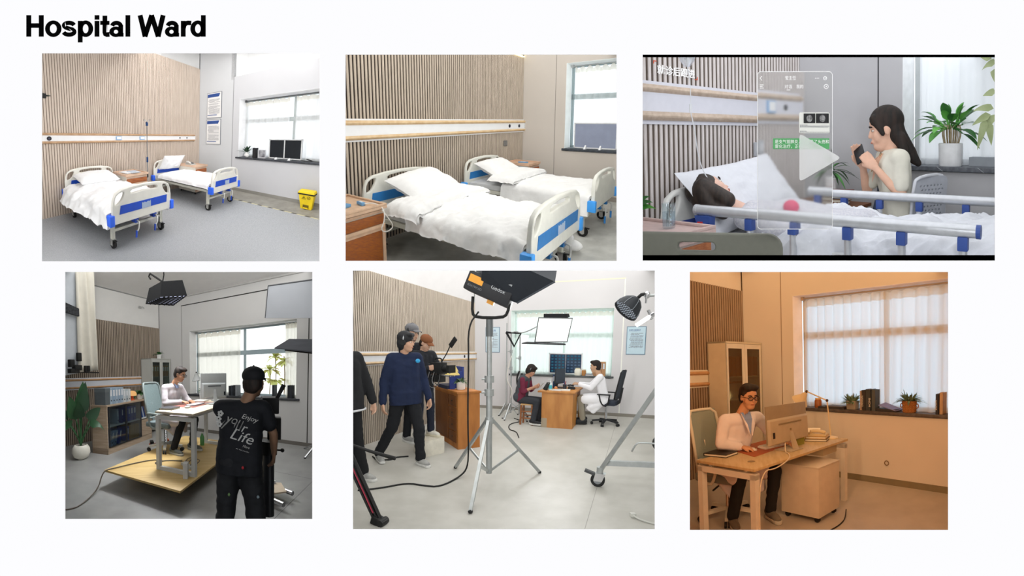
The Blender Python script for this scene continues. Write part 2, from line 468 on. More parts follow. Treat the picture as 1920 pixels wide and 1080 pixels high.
# ---------------------------------------------------------------- the board and the six light shells
def build_board():
    global R
    R = None
    x0, x1, z0, z1 = -2.6, 2.6, -1.7, 1.7
    hs = []
    for k, rm in ROOMS.items():
        u0, v0, u1, v1 = rm.rect
        a, b, c, d = (u0 - 960) / PX, (u1 - 960) / PX, (540 - v1) / PX, (540 - v0) / PX
        hs.append([(a, c), (b, c), (b, d), (a, d)])
    def sheet(y, name, m, th, parent=None, **kw):
        mb = plate_mb([(x0, z0), (x1, z0), (x1, z1), (x0, z1)], hs, th, 0.0001, ((0, y, CZ), (1, 0, 0), (0, 0, 1)), res=0)
        return emit(name, mb, m, parent, base=(0, 0, CZ), **kw)
    b = sheet(-0.0015, 'wall_board', emis('backlit_white_panel', (0.992, 0.992, 1.0), 1.0), 0.002, kind='structure')
    sheet(0.002, 'backing', mat('board_backing', '9a9a98', 0.8), 0.003, b)  # unseen sheet added to keep the board's glow out of the rooms
    # heading
    t = heading('Hospital Ward', ((49 - 960) / PX, -0.003, CZ + (540 - 68) / PX), 54 / PX, 337 / PX)
    emit('title_lettering', t, mat('title_black', '050505', 0.8), None, label='bold black Hospital Ward heading at the top of the white board', cat='lettering')
    # letterbox bars of the widescreen picture
    for v0, v1, lab in ((102.5, 107.5, 'thin black bar along the top edge of the widescreen ward picture'), (478.5, 488.5, 'black bar along the bottom edge of the widescreen ward picture')):
        mb = MB().box((1205 - 960) / PX, (1865 - 960) / PX, -0.006, -0.003, CZ + (540 - v1) / PX, CZ + (540 - v0) / PX)
        emit('letterbox_bar', mb, mat('bar_black', '010101', 1.0, spec=0.0), None, label=lab, cat='bar', group='letterbox bars of the widescreen picture')
    # unseen shells added behind the openings to block light between rooms
    for k, rm in ROOMS.items():
        u0, v0, u1, v1 = rm.rect; mx, my = MARX + 1.5, MARY + 0.6
        u0 -= mx; u1 += mx; v0 -= my; v1 += my
        U = np.array([u0, u1, u1, u0] * 2); V = np.array([v1, v1, v0, v0] * 2); Zs = np.array([rm.zn * 1.0] * 4 + [rm.zf] * 4)
        P = rm.place(U, V, Zs); P[:4, 1] = 0.0045
        mb = MB().add([tuple(p) for p in P], [(0, 1, 5, 4), (1, 2, 6, 5), (2, 3, 7, 6), (3, 0, 4, 7), (4, 5, 6, 7)])
        o = emit('light_shell', mb, mat('case_%d' % k, {4: '6e6e6c', 6: 'b98a5c'}.get(k, 'c9c9c6'), 0.9), None, kind='structure')
build_board()
# ---------------------------------------------------------------- shared builders: walls, windows, furniture
random.seed(7)
def TR(x=0, y=0, z=0, rz=0): return Matrix.Translation((x, y, z)) @ Matrix.Rotation(rz, 4, 'Z')

def slat_wall(y0, H, pitch, mats, top=4.6, z0=0.0, frac=0.6, depth=0.022, y1=0.0):
    """wall_left (x=0): backing panel, plaster above, every slat its own piece"""
    ms, mg, mw = mats
    w = emit('wall_left', MB().box(-0.14, -0.03, y0 - 0.6, 0.0, 0, top), mw, kind='structure', base=(0, y1, 0))
    emit('backing_panel', MB().box(-0.03, -depth, y0 - 0.6, y1, z0, H - .004), mg, w)  # dark felt backing; shade between the slats is put into its colour too
    n = int((y1 - y0) / pitch) + 1
    for i in range(n):
        b = y1 - i * pitch - 0.004; a = b - pitch * frac
        c = 0.004
        pr = [(-depth, a), (-c, a), (0, a + c), (0, b - c), (-c, b), (-depth, b)]
        emit('slat', MB().hexa([(x, y, z0) for x, y in pr], [(x, y, H) for x, y in pr]), ms, w)
    return w

def head_rail(y0, yend, z, mats, label, sockets=(), boxes=(), edge=True):
    """equipment rail along the slat wall: wood mouldings, white panel, white edge strips; z=(bottom..top) six heights"""
    wood, white, strip, dark = mats
    t = thing('headwall_rail', label, 'wall rail', (0, yend, z[0]))
    def prof(name, za, zb, d, m, bul=0.0):
        k = 6; pr = [(0.001, za)]
        for i in range(k + 1):
            s = i / k; pr.append((d + bul * math.sin(math.pi * s), za + (zb - za) * s))
        pr.append((0.001, zb))
        emit(name, MB().hexa([(x, y0, q) for x, q in pr], [(x, yend, q) for x, q in pr]), m, t)
    if edge:
        prof('edge_strip', z[0], z[1], 0.012, strip); prof('edge_strip', z[4], z[5], 0.012, strip)
    prof('wood_moulding', z[1], z[2], 0.03, wood, 0.035); prof('wood_moulding', z[3], z[4], 0.03, wood, 0.035)
    prof('white_panel', z[2], z[3], 0.03, white)
    emit('end_cap', MB().box(0.001, 0.05, yend, yend + 0.012, z[1], z[4]), white, t)
    for y, zz, r in sockets:
        s = emit('socket', MB().cyl((0.028, y, zz), (0.04, y, zz), r, n=16), dark, t)
        emit('socket_core', MB().cyl((0.04, y, zz), (0.043, y, zz), r * .45, n=10), mat('socket_core', '3a3d55', .4), s)
    for ya, yb, za, zb in boxes:
        b = emit('call_unit', MB().box(0.03, 0.055, ya, yb, za, zb), mat('call_blue', '8fb4dc', .5), t, bevel=.004)
        emit('face_plate', MB().box(0.055, 0.058, ya + .018, yb - .012, za + .018, zb - .012), mat('call_white', 'f0f2f4', .4), b)
    return t

def window_wall(xmax, top, xw0, xw1, zs, zt, dp, mw, seams=(), base_h=0.1, mbase=None, rev=None, x0=0.0):
    """wall_back (y=0) pierced by the window recess"""
    mb = MB()
    e = .004
    mb.box(x0, xw0 - e, 0, .12, 0, top); mb.box(xw1 + e, xmax, 0, .12, 0, top)
    mb.box(xw0 - e, xw1 + e, 0, .12, 0, zs - .05 - e); mb.box(xw0 - e, xw1 + e, 0, .12, zt + e, top)
    w = emit('wall_back', mb, mw, kind='structure', base=(x0, 0, 0))
    rv = MB().box(xw0 - .1, xw0, .0005, dp, zs - .05, zt + .1).box(xw1, xw1 + .1, .0005, dp, zs - .05, zt + .1).box(xw0, xw1, .0005, dp, zt, zt + .1).box(xw0, xw1, .06, dp + .1, zs - .2, zs - .045)
    emit('window_reveal', rv, rev or mw, w)
    if base_h: emit('baseboard', MB().box(x0, xmax, -.014, 0.0, 0, base_h), mbase, w)
    for s in seams:
        (xa, za), (xb, zb), wd, m = s
        emit('panel_joint', MB().box(min(xa, xb) - wd / 2, max(xa, xb) + wd / 2, -.003, .0, min(za, zb) - (wd / 2 if za == zb else 0), max(za, zb) + (wd / 2 if za == zb else 0)), m, w)
    return w

def sill(xa, xb, zs, ya, yb, m, label):
    return emit('window_sill', MB().box(xa, xb, ya, yb, zs - .045, zs), m, bevel=.006, label=label, cat='window sill')

def window_unit(n, xw0, xw1, zs, zt, y, mf, bars_x, bars_z, sky, fw=.05, glass=True, skymat=None):
    t = thing('window_%d' % n, None, None, (xw0, y, zs), kind='structure')
    mb = MB()
    for a, b, c, d in [(xw0, xw0 + fw, zs, zt), (xw1 - fw, xw1, zs, zt), (xw0, xw1, zs, zs + fw), (xw0, xw1, zt - fw, zt)]:
        mb.box(a, b, y, y + .06, c, d)
    emit('window_frame', mb, mf, t)
    for x in bars_x: emit('mullion', MB().box(x - fw / 2, x + fw / 2, y + .005, y + .055, zs, zt), mf, t)
    for z in bars_z: emit('transom', MB().box(xw0, xw1, y, y + .05, z - .07, z + .04), mf, t)
    xs = [xw0] + list(bars_x) + [xw1]; zz = [zs] + list(bars_z) + [zt]
    g = glassy('window_pane_glass', 'fcfefe', .95)
    for i in range(len(xs) - 1):
        for j in range(len(zz) - 1):
            emit('pane', MB().box(xs[i], xs[i + 1], y + .025, y + .03, zz[j], zz[j + 1]), g, t)
    s = emit('sky_outside', MB().quad((xw0 - .9, y + .7, zs - .6), (xw1 + .9, y + .7, zs - .6), (xw1 + .9, y + .7, zt + .5), (xw0 - .9, y + .7, zt + .5)), sky, kind='structure', fixn=False)
    return t

def curtain(x0, x1, z0, z1, y, folds, label, m, amp=.04, group=None, seed=0, scallop=.015):
    rnd = random.Random(seed)
    ph = [rnd.uniform(0, 6.28) for _ in range(4)]
    def fn(u, v):
        x = x0 + (x1 - x0) * u
        a = 2 * math.pi * folds * u
        z = z0 + (z1 - z0) * v
        yy = y + amp * (math.sin(a + .5 * math.sin(a * .37 + ph[0])) * (.75 + .25 * v) + .3 * math.sin(2.3 * a + ph[1] + 2 * (1 - v)) * (1 - v * .6))
        x += .012 * math.sin(a * .5 + ph[2]) * (1 - v)
        z += (scallop * math.cos(a) - scallop) * max(0, v - .9) * 10
        return (x, yy, z)
    t = emit('curtain', MB().grid(fn, max(40, int(folds * 10)), 10), m, smooth=True, label=label, cat='curtain', group=group, base=((x0 + x1) / 2, y, z0), fixn=False)
    hd = MB().grid(lambda u, v: (lambda p: (p[0], p[1] - .006, p[2]))(fn(u, .93 + .07 * v)), max(40, int(folds * 10)), 2)
    emit('heading_tape', hd, MATS.get('curtain_heading') or glassy('curtain_heading', 'efece4', .12, kind='cloth'), t, smooth=True, fixn=False)
    return t

def curtain_rod(x0, x1, z, y, m, label):
    t = thing('curtain_rod', label, 'curtain rod', (x0, y, z))
    emit('rod', MB().cyl((x0, y, z), (x1, y, z), .012, n=8), m, t)
    emit('end_bracket', MB().box(x0 - .01, x0 + .03, y - .02, y + .05, z - .03, z + .03), m, t)
    return t

# -------------------------------- hospital bed
def panel_outline(W, zt, zb=.40):
    h = W / 2
    top = [(-h, zb), (-h, zt - .26), (-h + .015, zt - .16), (-h + .05, zt - .08), (-h + .13, zt - .035), (-h * .45, zt - .01), (0, zt)]
    return top + [(-x, z) for x, z in reversed(top[:-1])]

def bed(name, label, x, y, L, W, rz=0, zscale=1.0, blue='1f4fc4', ivory='e9e7df', cranks=True, head=True, foot=True, group=None, card=True, xh=0.0, wheelx=None, headz=.95, footz=.90, foot_inset=True):
    M = TR(x, y, 0, rz) @ Matrix.Diagonal((1, 1, zscale, 1))
    iv = mat('bed_ivory_%s' % ivory, ivory, .35, var=.02); bl = mat('bed_blue_%s' % blue, blue, .4, var=.03)
    metal = mat('bed_metal', 'c9c9c6', .35, metal=.6, var=.03); rub = mat('rubber_black', '141414', .6); fr = mat('bed_frame_cream', 'd9d8cc', .45, var=.03)
    t = thing(name, label, 'hospital bed', tuple(M @ Vector((L / 2, 0, 0))), group)
    h = W / 2
    def endboard(px, zt, out, nm):
        side = [(-h + .045, zt - .23), (-h + .05, zt - .14), (-h + .10, zt - .085), (-h + .17, zt - .075), (-h + .165, zt - .13), (-h + .11, zt - .21)]
        slot = [(-.23, zt - .105), (-.235, zt - .08), (-.2, zt - .06), (0, zt - .045), (.2, zt - .06), (.235, zt - .08), (.23, zt - .105), (.18, zt - .108), (0, zt - .095), (-.18, zt - .108)]
        holes = [spline2(side, 3), spline2([(-a, b) for a, b in reversed(side)], 3), slot]
        e = emit(nm, plate_mb(panel_outline(W, zt), holes, .05, .014, ((px, 0, 0), (0, 1, 0), (0, 0, 1)), M), iv, t, smooth='auto')
        for s in ((1,) if (foot_inset or nm != 'footboard') else ()):
            q = px + .027 * s
            emit('blue_inset', plate_mb([(-h + .10, zt - .37), (h - .10, zt - .37), (h - .09, zt - .25), (-h + .12, zt - .25)], (), .006, .002, ((q, 0, 0), (0, 1, 0), (0, 0, 1)), M), bl, e)
        if nm == 'footboard' and card:
            emit('card_holder', plate_mb([(-.06, zt - .365), (.10, zt - .365), (.10, zt - .27), (.075, zt - .285), (.05, zt - .275), (.02, zt - .29), (-.01, zt - .275), (-.035, zt - .285), (-.06, zt - .27)], (), .006, .001, ((px + .033, 0, 0), (0, 1, 0), (0, 0, 1)), M), glassy('card_holder_plastic', 'cfe0f5', .35, kind='frost'), e)
        for s in (-1, 1):
            emit('corner_bumper', MB(M).box(px - .06, px + .05, s * (h + .01) - .035, s * (h + .01) + .035, .39, .54), mat('bumper_blue_%s' % blue, tuple(min(1, c * 1.25 + .05) for c in [int(blue[i:i + 2], 16) / 255 for i in (0, 2, 4)]), .45), e, bevel=.015, smooth='auto')
    if head: endboard(xh, headz, -1, 'headboard')
    if foot: endboard(L, footz, 1, 'footboard')
    fb = MB(M)
    for s in (-1, 1): fb.box(xh + .03, L - .03, s * .44 * W - .02, s * .44 * W + .02, .40, .45)
    emit('frame', fb, fr, t)
    db = MB(M).box(xh + .05, L - .05, -.42 * W, .42 * W, .44, .455)
    for k in range(4): db.box(xh + .2 + k * (L - .4) / 3 - .015, xh + .2 + k * (L - .4) / 3 + .015, -.44 * W, .44 * W, .40, .44)
    emit('bed_deck', db, mat('deck_grey', '8e9090', .5), t)
    emit('end_bar', MB(M).box(L - .05, L + .02, -h + .12, h - .12, .43, .475), fr, t)
    wx = wheelx or (xh + .204, L - .154)
    for px in wx:
        for s in (-1, 1):
            yy = s * .42 * W
            emit('leg', MB(M).box(px - .025, px + .025, yy - .025, yy + .025, .135, .42), fr, t)
            c = emit('caster_fork', MB(M).box(px - .02, px + .04, yy - .03, yy - .022, .05, .14).box(px - .02, px + .04, yy + .022, yy + .03, .05, .14).box(px - .03, px + .04, yy - .03, yy + .03, .115, .14), metal, t)
            emit('wheel', MB(M).cyl((px + .01, yy - .018, .07), (px + .01, yy + .018, .07), .07, n=18), rub, c)
            emit('hub', MB(M).cyl((px + .01, yy - .021, .062), (px + .01, yy + .021, .062), .028, n=12), metal, c)
            emit('brake_pedal', MB(M).cbox((px + .07, yy, .125), (.06, .03, .012)), rub, c)
        emit('cross_bar', MB(M).box(px - .018, px + .018, -.42 * W, .42 * W, .235, .275), fr, t)
    if cranks:
        for yy in (-.13, .2):
            c = emit('crank_mount', MB(M).box(L - .10, L + .0, yy - .03, yy + .03, .33, .42), bl, t)
            emit('crank_arm', MB(M).tube([(L - .02, yy, .37), (L + .05, yy, .36), (L + .065, yy, .34), (L + .07, yy - .02, .25), (L + .07, yy - .05, .24)], .012, 8, 1), metal, c)
            emit('crank_grip', MB(M).cyl((L + .07, yy - .05, .25), (L + .07, yy - .055, .15), .014, n=8), bl, c)
    emit('mattress', MB(M).box(xh + .04, L - .04, -.44 * W, .44 * W, .455, .54), mat('mattress_grey', 'd6d8da', .8), t, bevel=.02)
    return t, M

def fbm(x, y, s=1.0, o=3):
    v = 0; a = 1
    for _ in range(o):
        v += a * noise.noise((x * s, y * s, 3.7 * o)); s *= 2.1; a *= .5
    return v

def duvet(label, M, x0, x1, hw, z, hang, m, seed=0, wr=.03, group=None, hang2=None, puff=.05, nu=70, nv=80, flare=.0, turn=0.0, kind_name='duvet'):
    """quilt draped over a mattress: hw half width of the flat top, hang how far it falls on the near (-y) side"""
    hang2 = hang if hang2 is None else hang2
    def fn(u, v, inset=0.0):
        x = x0 + (x1 - x0) * u
        tot = 2 * hw + hang + hang2; a = -hw - hang + tot * v
        hg = 0.0; sgn = 1
        if a < -hw: hg = -hw - a; sgn = -1
        elif a > hw: hg = a - hw
        edge = min(1, min(u, 1 - u) / .06)
        yy = max(-hw, min(hw, a))
        rr = .07
        if hg > 0:
            s = min(hg / rr, math.pi / 2)
            yy += sgn * rr * math.sin(s) + sgn * max(0, hg - rr * 1.57) * (.12 + flare * (1 - u))
            zz = z - rr * (1 - math.cos(s)) - max(0, hg - rr * 1.57)
        else: zz = z
        n1 = fbm(x * 1.0 + seed, a * 1.0, 2.2, 4); n2 = abs(fbm(x * 2.2 + 9 + seed, a * 4.0 - x * 3, 1.6, 3)); n3 = abs(fbm(x * 6 + seed, a * 2.5 + 5, 1.3, 2))
        zz += (puff * (1 - (abs(yy) / (hw + .1)) ** 4) * (1 - .25 * abs(2 * u - 1) ** 6)) * edge + wr * n1 - wr * .9 * n2 - wr * .5 * n3
        if hg > 0: yy += sgn * (wr * 1.6 * n1) * min(1, hg / .1)
        if turn and u < .16: zz += turn * math.sin(math.pi * u / .16)
        if inset:
            k = min(1, hg / (rr * 1.57)); yy -= sgn * inset * k; zz -= inset * (1 - k)
        return tuple((x + .02 * n1, yy, zz))
    return emit(kind_name, MB(M).grid(fn, nu, nv, fn2=lambda u, v: fn(u, v, .035)), m, smooth=True, label=label, cat='duvet', group=group, base=tuple(M @ Vector(((x0 + x1) / 2, 0, z))))

def pillow(label, M, m, L=.66, W=.42, H=.15, group=None, seed=0, name='pillow', flange=.03):
    """stuffed pillow: centre at M's origin, L along local y, W along local x"""
    def half(sg):
        def fn(u, v):
            a, b = 2 * u - 1, 2 * v - 1
            t = (max(0, 1 - abs(a) ** 3.2) * max(0, 1 - abs(b) ** 3.2)) ** .55
            sx = 1 - .07 * (1 - abs(a)) * 0 - .09 * (1 - a * a) * abs(b) ** 4 * 0
            x = a * W / 2 * (1 - .07 * (1 - b * b)) + .0; y = b * L / 2 * (1 - .06 * (1 - a * a))
            w = .018 * fbm(x * 5 + seed, y * 5, 2, 3) * t
            return (x, y, sg * (H / 2 * t + w) + .012 * fbm(x * 3 + seed, y * 3 + 7, 2, 2))
        return fn
    mb = MB(M).grid(half(1), 26, 30).grid(half(-1), 26, 30)
    return emit(name, mb, m, smooth=True, label=label, cat='pillow', group=group, base=tuple(M @ Vector((0, 0, -H / 2))))

def nightstand(label, x0, x1, y0, y1, h, group=None, open_side=None, wood='b06a3c', top='d9b9a0', body='dcd6ca'):
    """bedside cabinet: tray top, wooden drawer and door on the side facing +x"""
    t = thing('bedside_cabinet', label, 'cabinet', ((x0 + x1) / 2, (y0 + y1) / 2, 0), group)
    mt = mat('nightstand_top_' + top, top, .5, var=.05); mbm = mat('nightstand_body_' + body, body, .5, var=.03); mw = mat('nightstand_wood_' + wood, wood, .45, c2='8f4f2a', scale=40, stretch=(1, 1, 6))
    emit('carcass', MB().box(x0, x1 - .02, y0, y1, .06, h - .05), mbm, t)
    tr = MB().box(x0 - .01, x1 + .015, y0 - .015, y1 + .015, h - .05, h - .02)
    for a in [(x0 - .01, x0 + .015, y0 - .015, y1 + .015), (x1 - .01, x1 + .015, y0 - .015, y1 + .015), (x0, x1, y0 - .015, y0 + .01), (x0, x1, y1 - .01, y1 + .015)]:
        tr.box(a[0], a[1], a[2], a[3], h - .02, h)
    emit('tray_top', tr, mt, t, bevel=.005)
    f = x1 - .02
    emit('pull_out_shelf', MB().box(f, f + .012, y0 + .01, y1 - .01, h - .085, h - .06), mt, t)
    d = emit('drawer', MB().box(f, f + .02, y0 + .015, y1 - .015, h - .2, h - .1), mw, t, bevel=.004)
    emit('drawer_lip', MB().box(f, f + .03, y0 + .01, y1 - .01, h - .235, h - .205), mt, d)
    dd = emit('door', MB().box(f, f + .015, y0 + .04, y1 - .04, .1, h - .27), mw, t, bevel=.004)
    fr = MB().box(f, f + .018, y0, y0 + .035, .06, h - .245).box(f, f + .018, y1 - .035, y1, .06, h - .245).box(f, f + .018, y0, y1, .06, .1).box(f, f + .018, y0, y1, h - .27, h - .24)
    emit('door_frame', fr, mt, dd)
    for a in (x0 + .05, x1 - .06):
        for b in (y0 + .05, y1 - .05): emit('foot', MB().cyl((a, b, 0), (a, b, .06), .025, n=10), mat('rubber_black', '141414', .6), t)
    return t

def poster(name, label, x0, x1, z0, z1, y, header, lines, bg='e4e2e0', head='2b4a8c', frame='7d8088', seed=0, deco=None, group=None, title=None):
    t = thing(name, label, 'poster', ((x0 + x1) / 2, y, z0), group)
    emit('frame', MB().box(x0, x1, y - .02, y, z0, z1), mat('poster_frame_' + frame, frame, .4, metal=.3), t)
    emit('sheet', MB().box(x0 + .015, x1 - .015, y - .023, y - .02, z0 + .015, z1 - .015), mat('poster_paper_' + bg, bg, .7, var=.02), t)
    w = x1 - x0
    if header: emit('header_band', MB().hexa([(x0 + .03, y - .024, z1 - .14), (x1 - .1, y - .024, z1 - .14), (x1 - .05, y - .024, z1 - .04), (x0 + .03, y - .024, z1 - .04)], [(x0 + .03, y - .023, z1 - .14), (x1 - .1, y - .023, z1 - .14), (x1 - .05, y - .023, z1 - .04), (x0 + .03, y - .023, z1 - .04)]), mat('poster_head_' + head, head, .6), t)
    rnd = random.Random(seed); mb = MB()
    zz = z1 - (.20 if header else .16); n = lines
    st = (zz - z0 - .12) / n
    for i in range(n):
        a = x0 + .06 + (rnd.random() * .05); b = x1 - .06 - (rnd.random() < .25) * rnd.random() * w * .4
        q = zz - i * st
        if rnd.random() < .12: continue
        xx = a
        while xx < b:
            ww = rnd.uniform(.012, .028); mb.box(xx, min(xx + ww, b), y - .0245, y - .023, q - st * .45, q); xx += ww + .008
    emit('printed_lines', mb, mat('poster_ink', '70707a', .7), t)
    if header: emit('footer_rule', MB().box(x0 + .03, x1 - .16, y - .0245, y - .023, z0 + .08, z0 + .10), mat('poster_head_' + head, head, .6), t)
    if title:
        emit('title', text_mb(title, .06, ((x0 + .05, y - .0235, z1 - .115), (1, 0, 0), (0, 0, 1)), width=min(w * .6, .4), th=.001), mat('poster_title_' + ('w' if header else 'b'), 'f4f4f4' if header else '1c4f8e', .6), t)
    return t

def leaves_plant(parent, c, n, L, W, tilt=(20, 75), droop=.6, m=None, seed=1, name='leaf', stem=None, single=True, shape=.7, lift=0, spread=.02, fold=.25):
    rnd = random.Random(seed); mb = MB()
    for i in range(n):
        a = 2 * math.pi * (i * .381966 + rnd.uniform(-.06, .06)); e = math.radians(rnd.uniform(*tilt))
        d = Vector((math.cos(a) * math.cos(e), math.sin(a) * math.cos(e), math.sin(e)))
        l = L * rnd.uniform(.7, 1.1)
        p = Vector(c) + Vector((math.cos(a), math.sin(a), 0)) * spread
        mm = MB() if single else mb
        if stem:
            q = p + d * stem * rnd.uniform(.6, 1.1)
            mm.tube([p, (p + q) / 2 + Vector((0, 0, .01)), q], W * .06, 5); p = q
        mm.leaf(p, d, (0, 0, 1) if abs(d.z) < .95 else (1, 0, 0), l, W * rnd.uniform(.8, 1.1), droop * rnd.uniform(.6, 1.3), shape=shape, fold=fold)
        if single: emit(name, mm, m[i % len(m)] if isinstance(m, list) else m, parent, smooth=True, fixn=False)
    if not single: emit(name, mb, m[0] if isinstance(m, list) else m, parent, smooth=True, fixn=False)

def pot(parent, c, prof, m, name='pot', soil=None):
    emit(name, MB().lathe(prof, c, 24), m, parent, smooth='auto')
    if soil: emit('soil', MB().cyl((c[0], c[1], c[2] + soil[1] - .01), (c[0], c[1], c[2] + soil[1]), soil[0], n=18), mat('soil', '3a2c20', .95), parent)

def cable(label, pts, r, m, name='cable', cat='cable', smooth=2, group=None, n=6):
    return emit(name, MB().tube(pts, r, n, smooth), m, smooth=True, label=label, cat=cat, group=group)

def book(label, c, d, rz, cover, name='book', group=None, pages='e8e2d2', stand=False, rx=0, ry=0, cat='book', title=None):
    """closed book: cover boards and page block; d=(width, depth, thickness)"""
    M = Matrix.Translation(c) @ Matrix.Rotation(rz, 4, 'Z') @ Matrix.Rotation(ry, 4, 'Y') @ Matrix.Rotation(rx, 4, 'X')
    w, h, k = d
    if abs(ry) > 1: M = M @ Matrix.Translation((w / 2, 0, 0))
    t = thing(name, label, cat, tuple(c), group)
    e = min(.006, k * .2)
    if abs(ry) > 1: emit('spine', MB(M).box(-w / 2, w / 2, -h / 2 - .001, -h / 2 + e, 0, k), mat('cover_' + cover, cover, .5, var=.05), t)
    emit('cover', MB(M).box(-w / 2, w / 2, -h / 2, h / 2, 0, e).box(-w / 2, w / 2, -h / 2, h / 2, k - e, k).box(-w / 2, -w / 2 + e, -h / 2, h / 2, 0, k), mat('cover_' + cover, cover, .5, var=.05), t)
    emit('pages', MB(M).box(-w / 2 + e, w / 2 - e, -h / 2 + e, h / 2 - e, e, k - e), mat('pages_' + pages, pages, .8), t)
    return t
# ---------------------------------------------------------------- people
def skin_mat(tone): return mat('skin_' + tone, tone, .55, var=.03, spec=.3)
def V(*a): return Vector(a)

STAND = dict(pelvis=(0, 0, .95), chest=(0, 0, 1.27), neck=(-.01, 0, 1.45), head=(.015, 0, 1.60), sh=(0, .18, 1.40), el=(-.02, .24, 1.12), wr=(.06, .26, .88), hd=(.25, 0, -1), pn=(0, -1, 0),
             hp=(0, .09, .92), kn=(.02, .105, .50), an=(-.03, .11, .09), toe=(1, .15, 0))
SIT = dict(pelvis=(0, 0, .52), chest=(.0, 0, .84), neck=(0, 0, 1.02), head=(.03, 0, 1.17), sh=(0, .18, .97), el=(.08, .24, .72), wr=(.33, .16, .74), hd=(1, -.2, 0), pn=(0, 0, -1),
           hp=(.02, .09, .51), kn=(.44, .13, .53), an=(.40, .13, .09), toe=(1, .1, 0))

def joints(base, **over):
    J = {}
    for k, v in base.items():
        if k in ('pelvis', 'chest', 'neck', 'head'): J[k] = Vector(v)
        else:
            J[k + 'L'] = Vector(v); J[k + 'R'] = Vector((v[0], -v[1], v[2]))
    for k, v in over.items(): J[k] = Vector(v)
    return J

def hand_parts(w, d, n, curl=.5, sc=1.0, spread=.0, thumb=.6, side=1):
    """palm and five fingers: wrist w, pointing d, palm facing n; thumb on the given side"""
    d = d.normalized(); n = (n - d * n.dot(d)).normalized(); s = d.cross(n).normalized() * side
    P = []
    for k in (-1.5, -.5, .5, 1.5):
        P.append(('c', w + s * k * .011 * sc, w + d * .085 * sc + s * k * .0195 * sc, .016 * sc, .013 * sc))
    ln = (.058, .075, .08, .07)
    for i, k in enumerate((-1.5, -.5, .5, 1.5)):
        b = w + d * .088 * sc + s * k * .0205 * sc
        c = curl * (1.0 + .12 * i * 0)
        d1 = (d * math.cos(c) + n * math.sin(c) + s * k * spread).normalized(); d2 = (d * math.cos(2.1 * c) + n * math.sin(2.1 * c) + s * k * spread * .5).normalized()
        m = b + d1 * ln[i] * .5 * sc; e = m + d2 * ln[i] * .5 * sc
        P += [('c', b, m, .0098 * sc, .0088 * sc), ('c', m, e, .0088 * sc, .0072 * sc)]
    b = w + d * .03 * sc + s * .032 * sc
    td = (d * .75 + s * .65 * thumb + n * .35).normalized(); m = b + td * .035 * sc; e = m + (d * .9 + n * .4).normalized() * .032 * sc
    P += [('c', w + s * .012 * sc, b, .017 * sc, .015 * sc), ('c', b, m, .013 * sc, .011 * sc), ('c', m, e, .011 * sc, .009 * sc)]
    return P

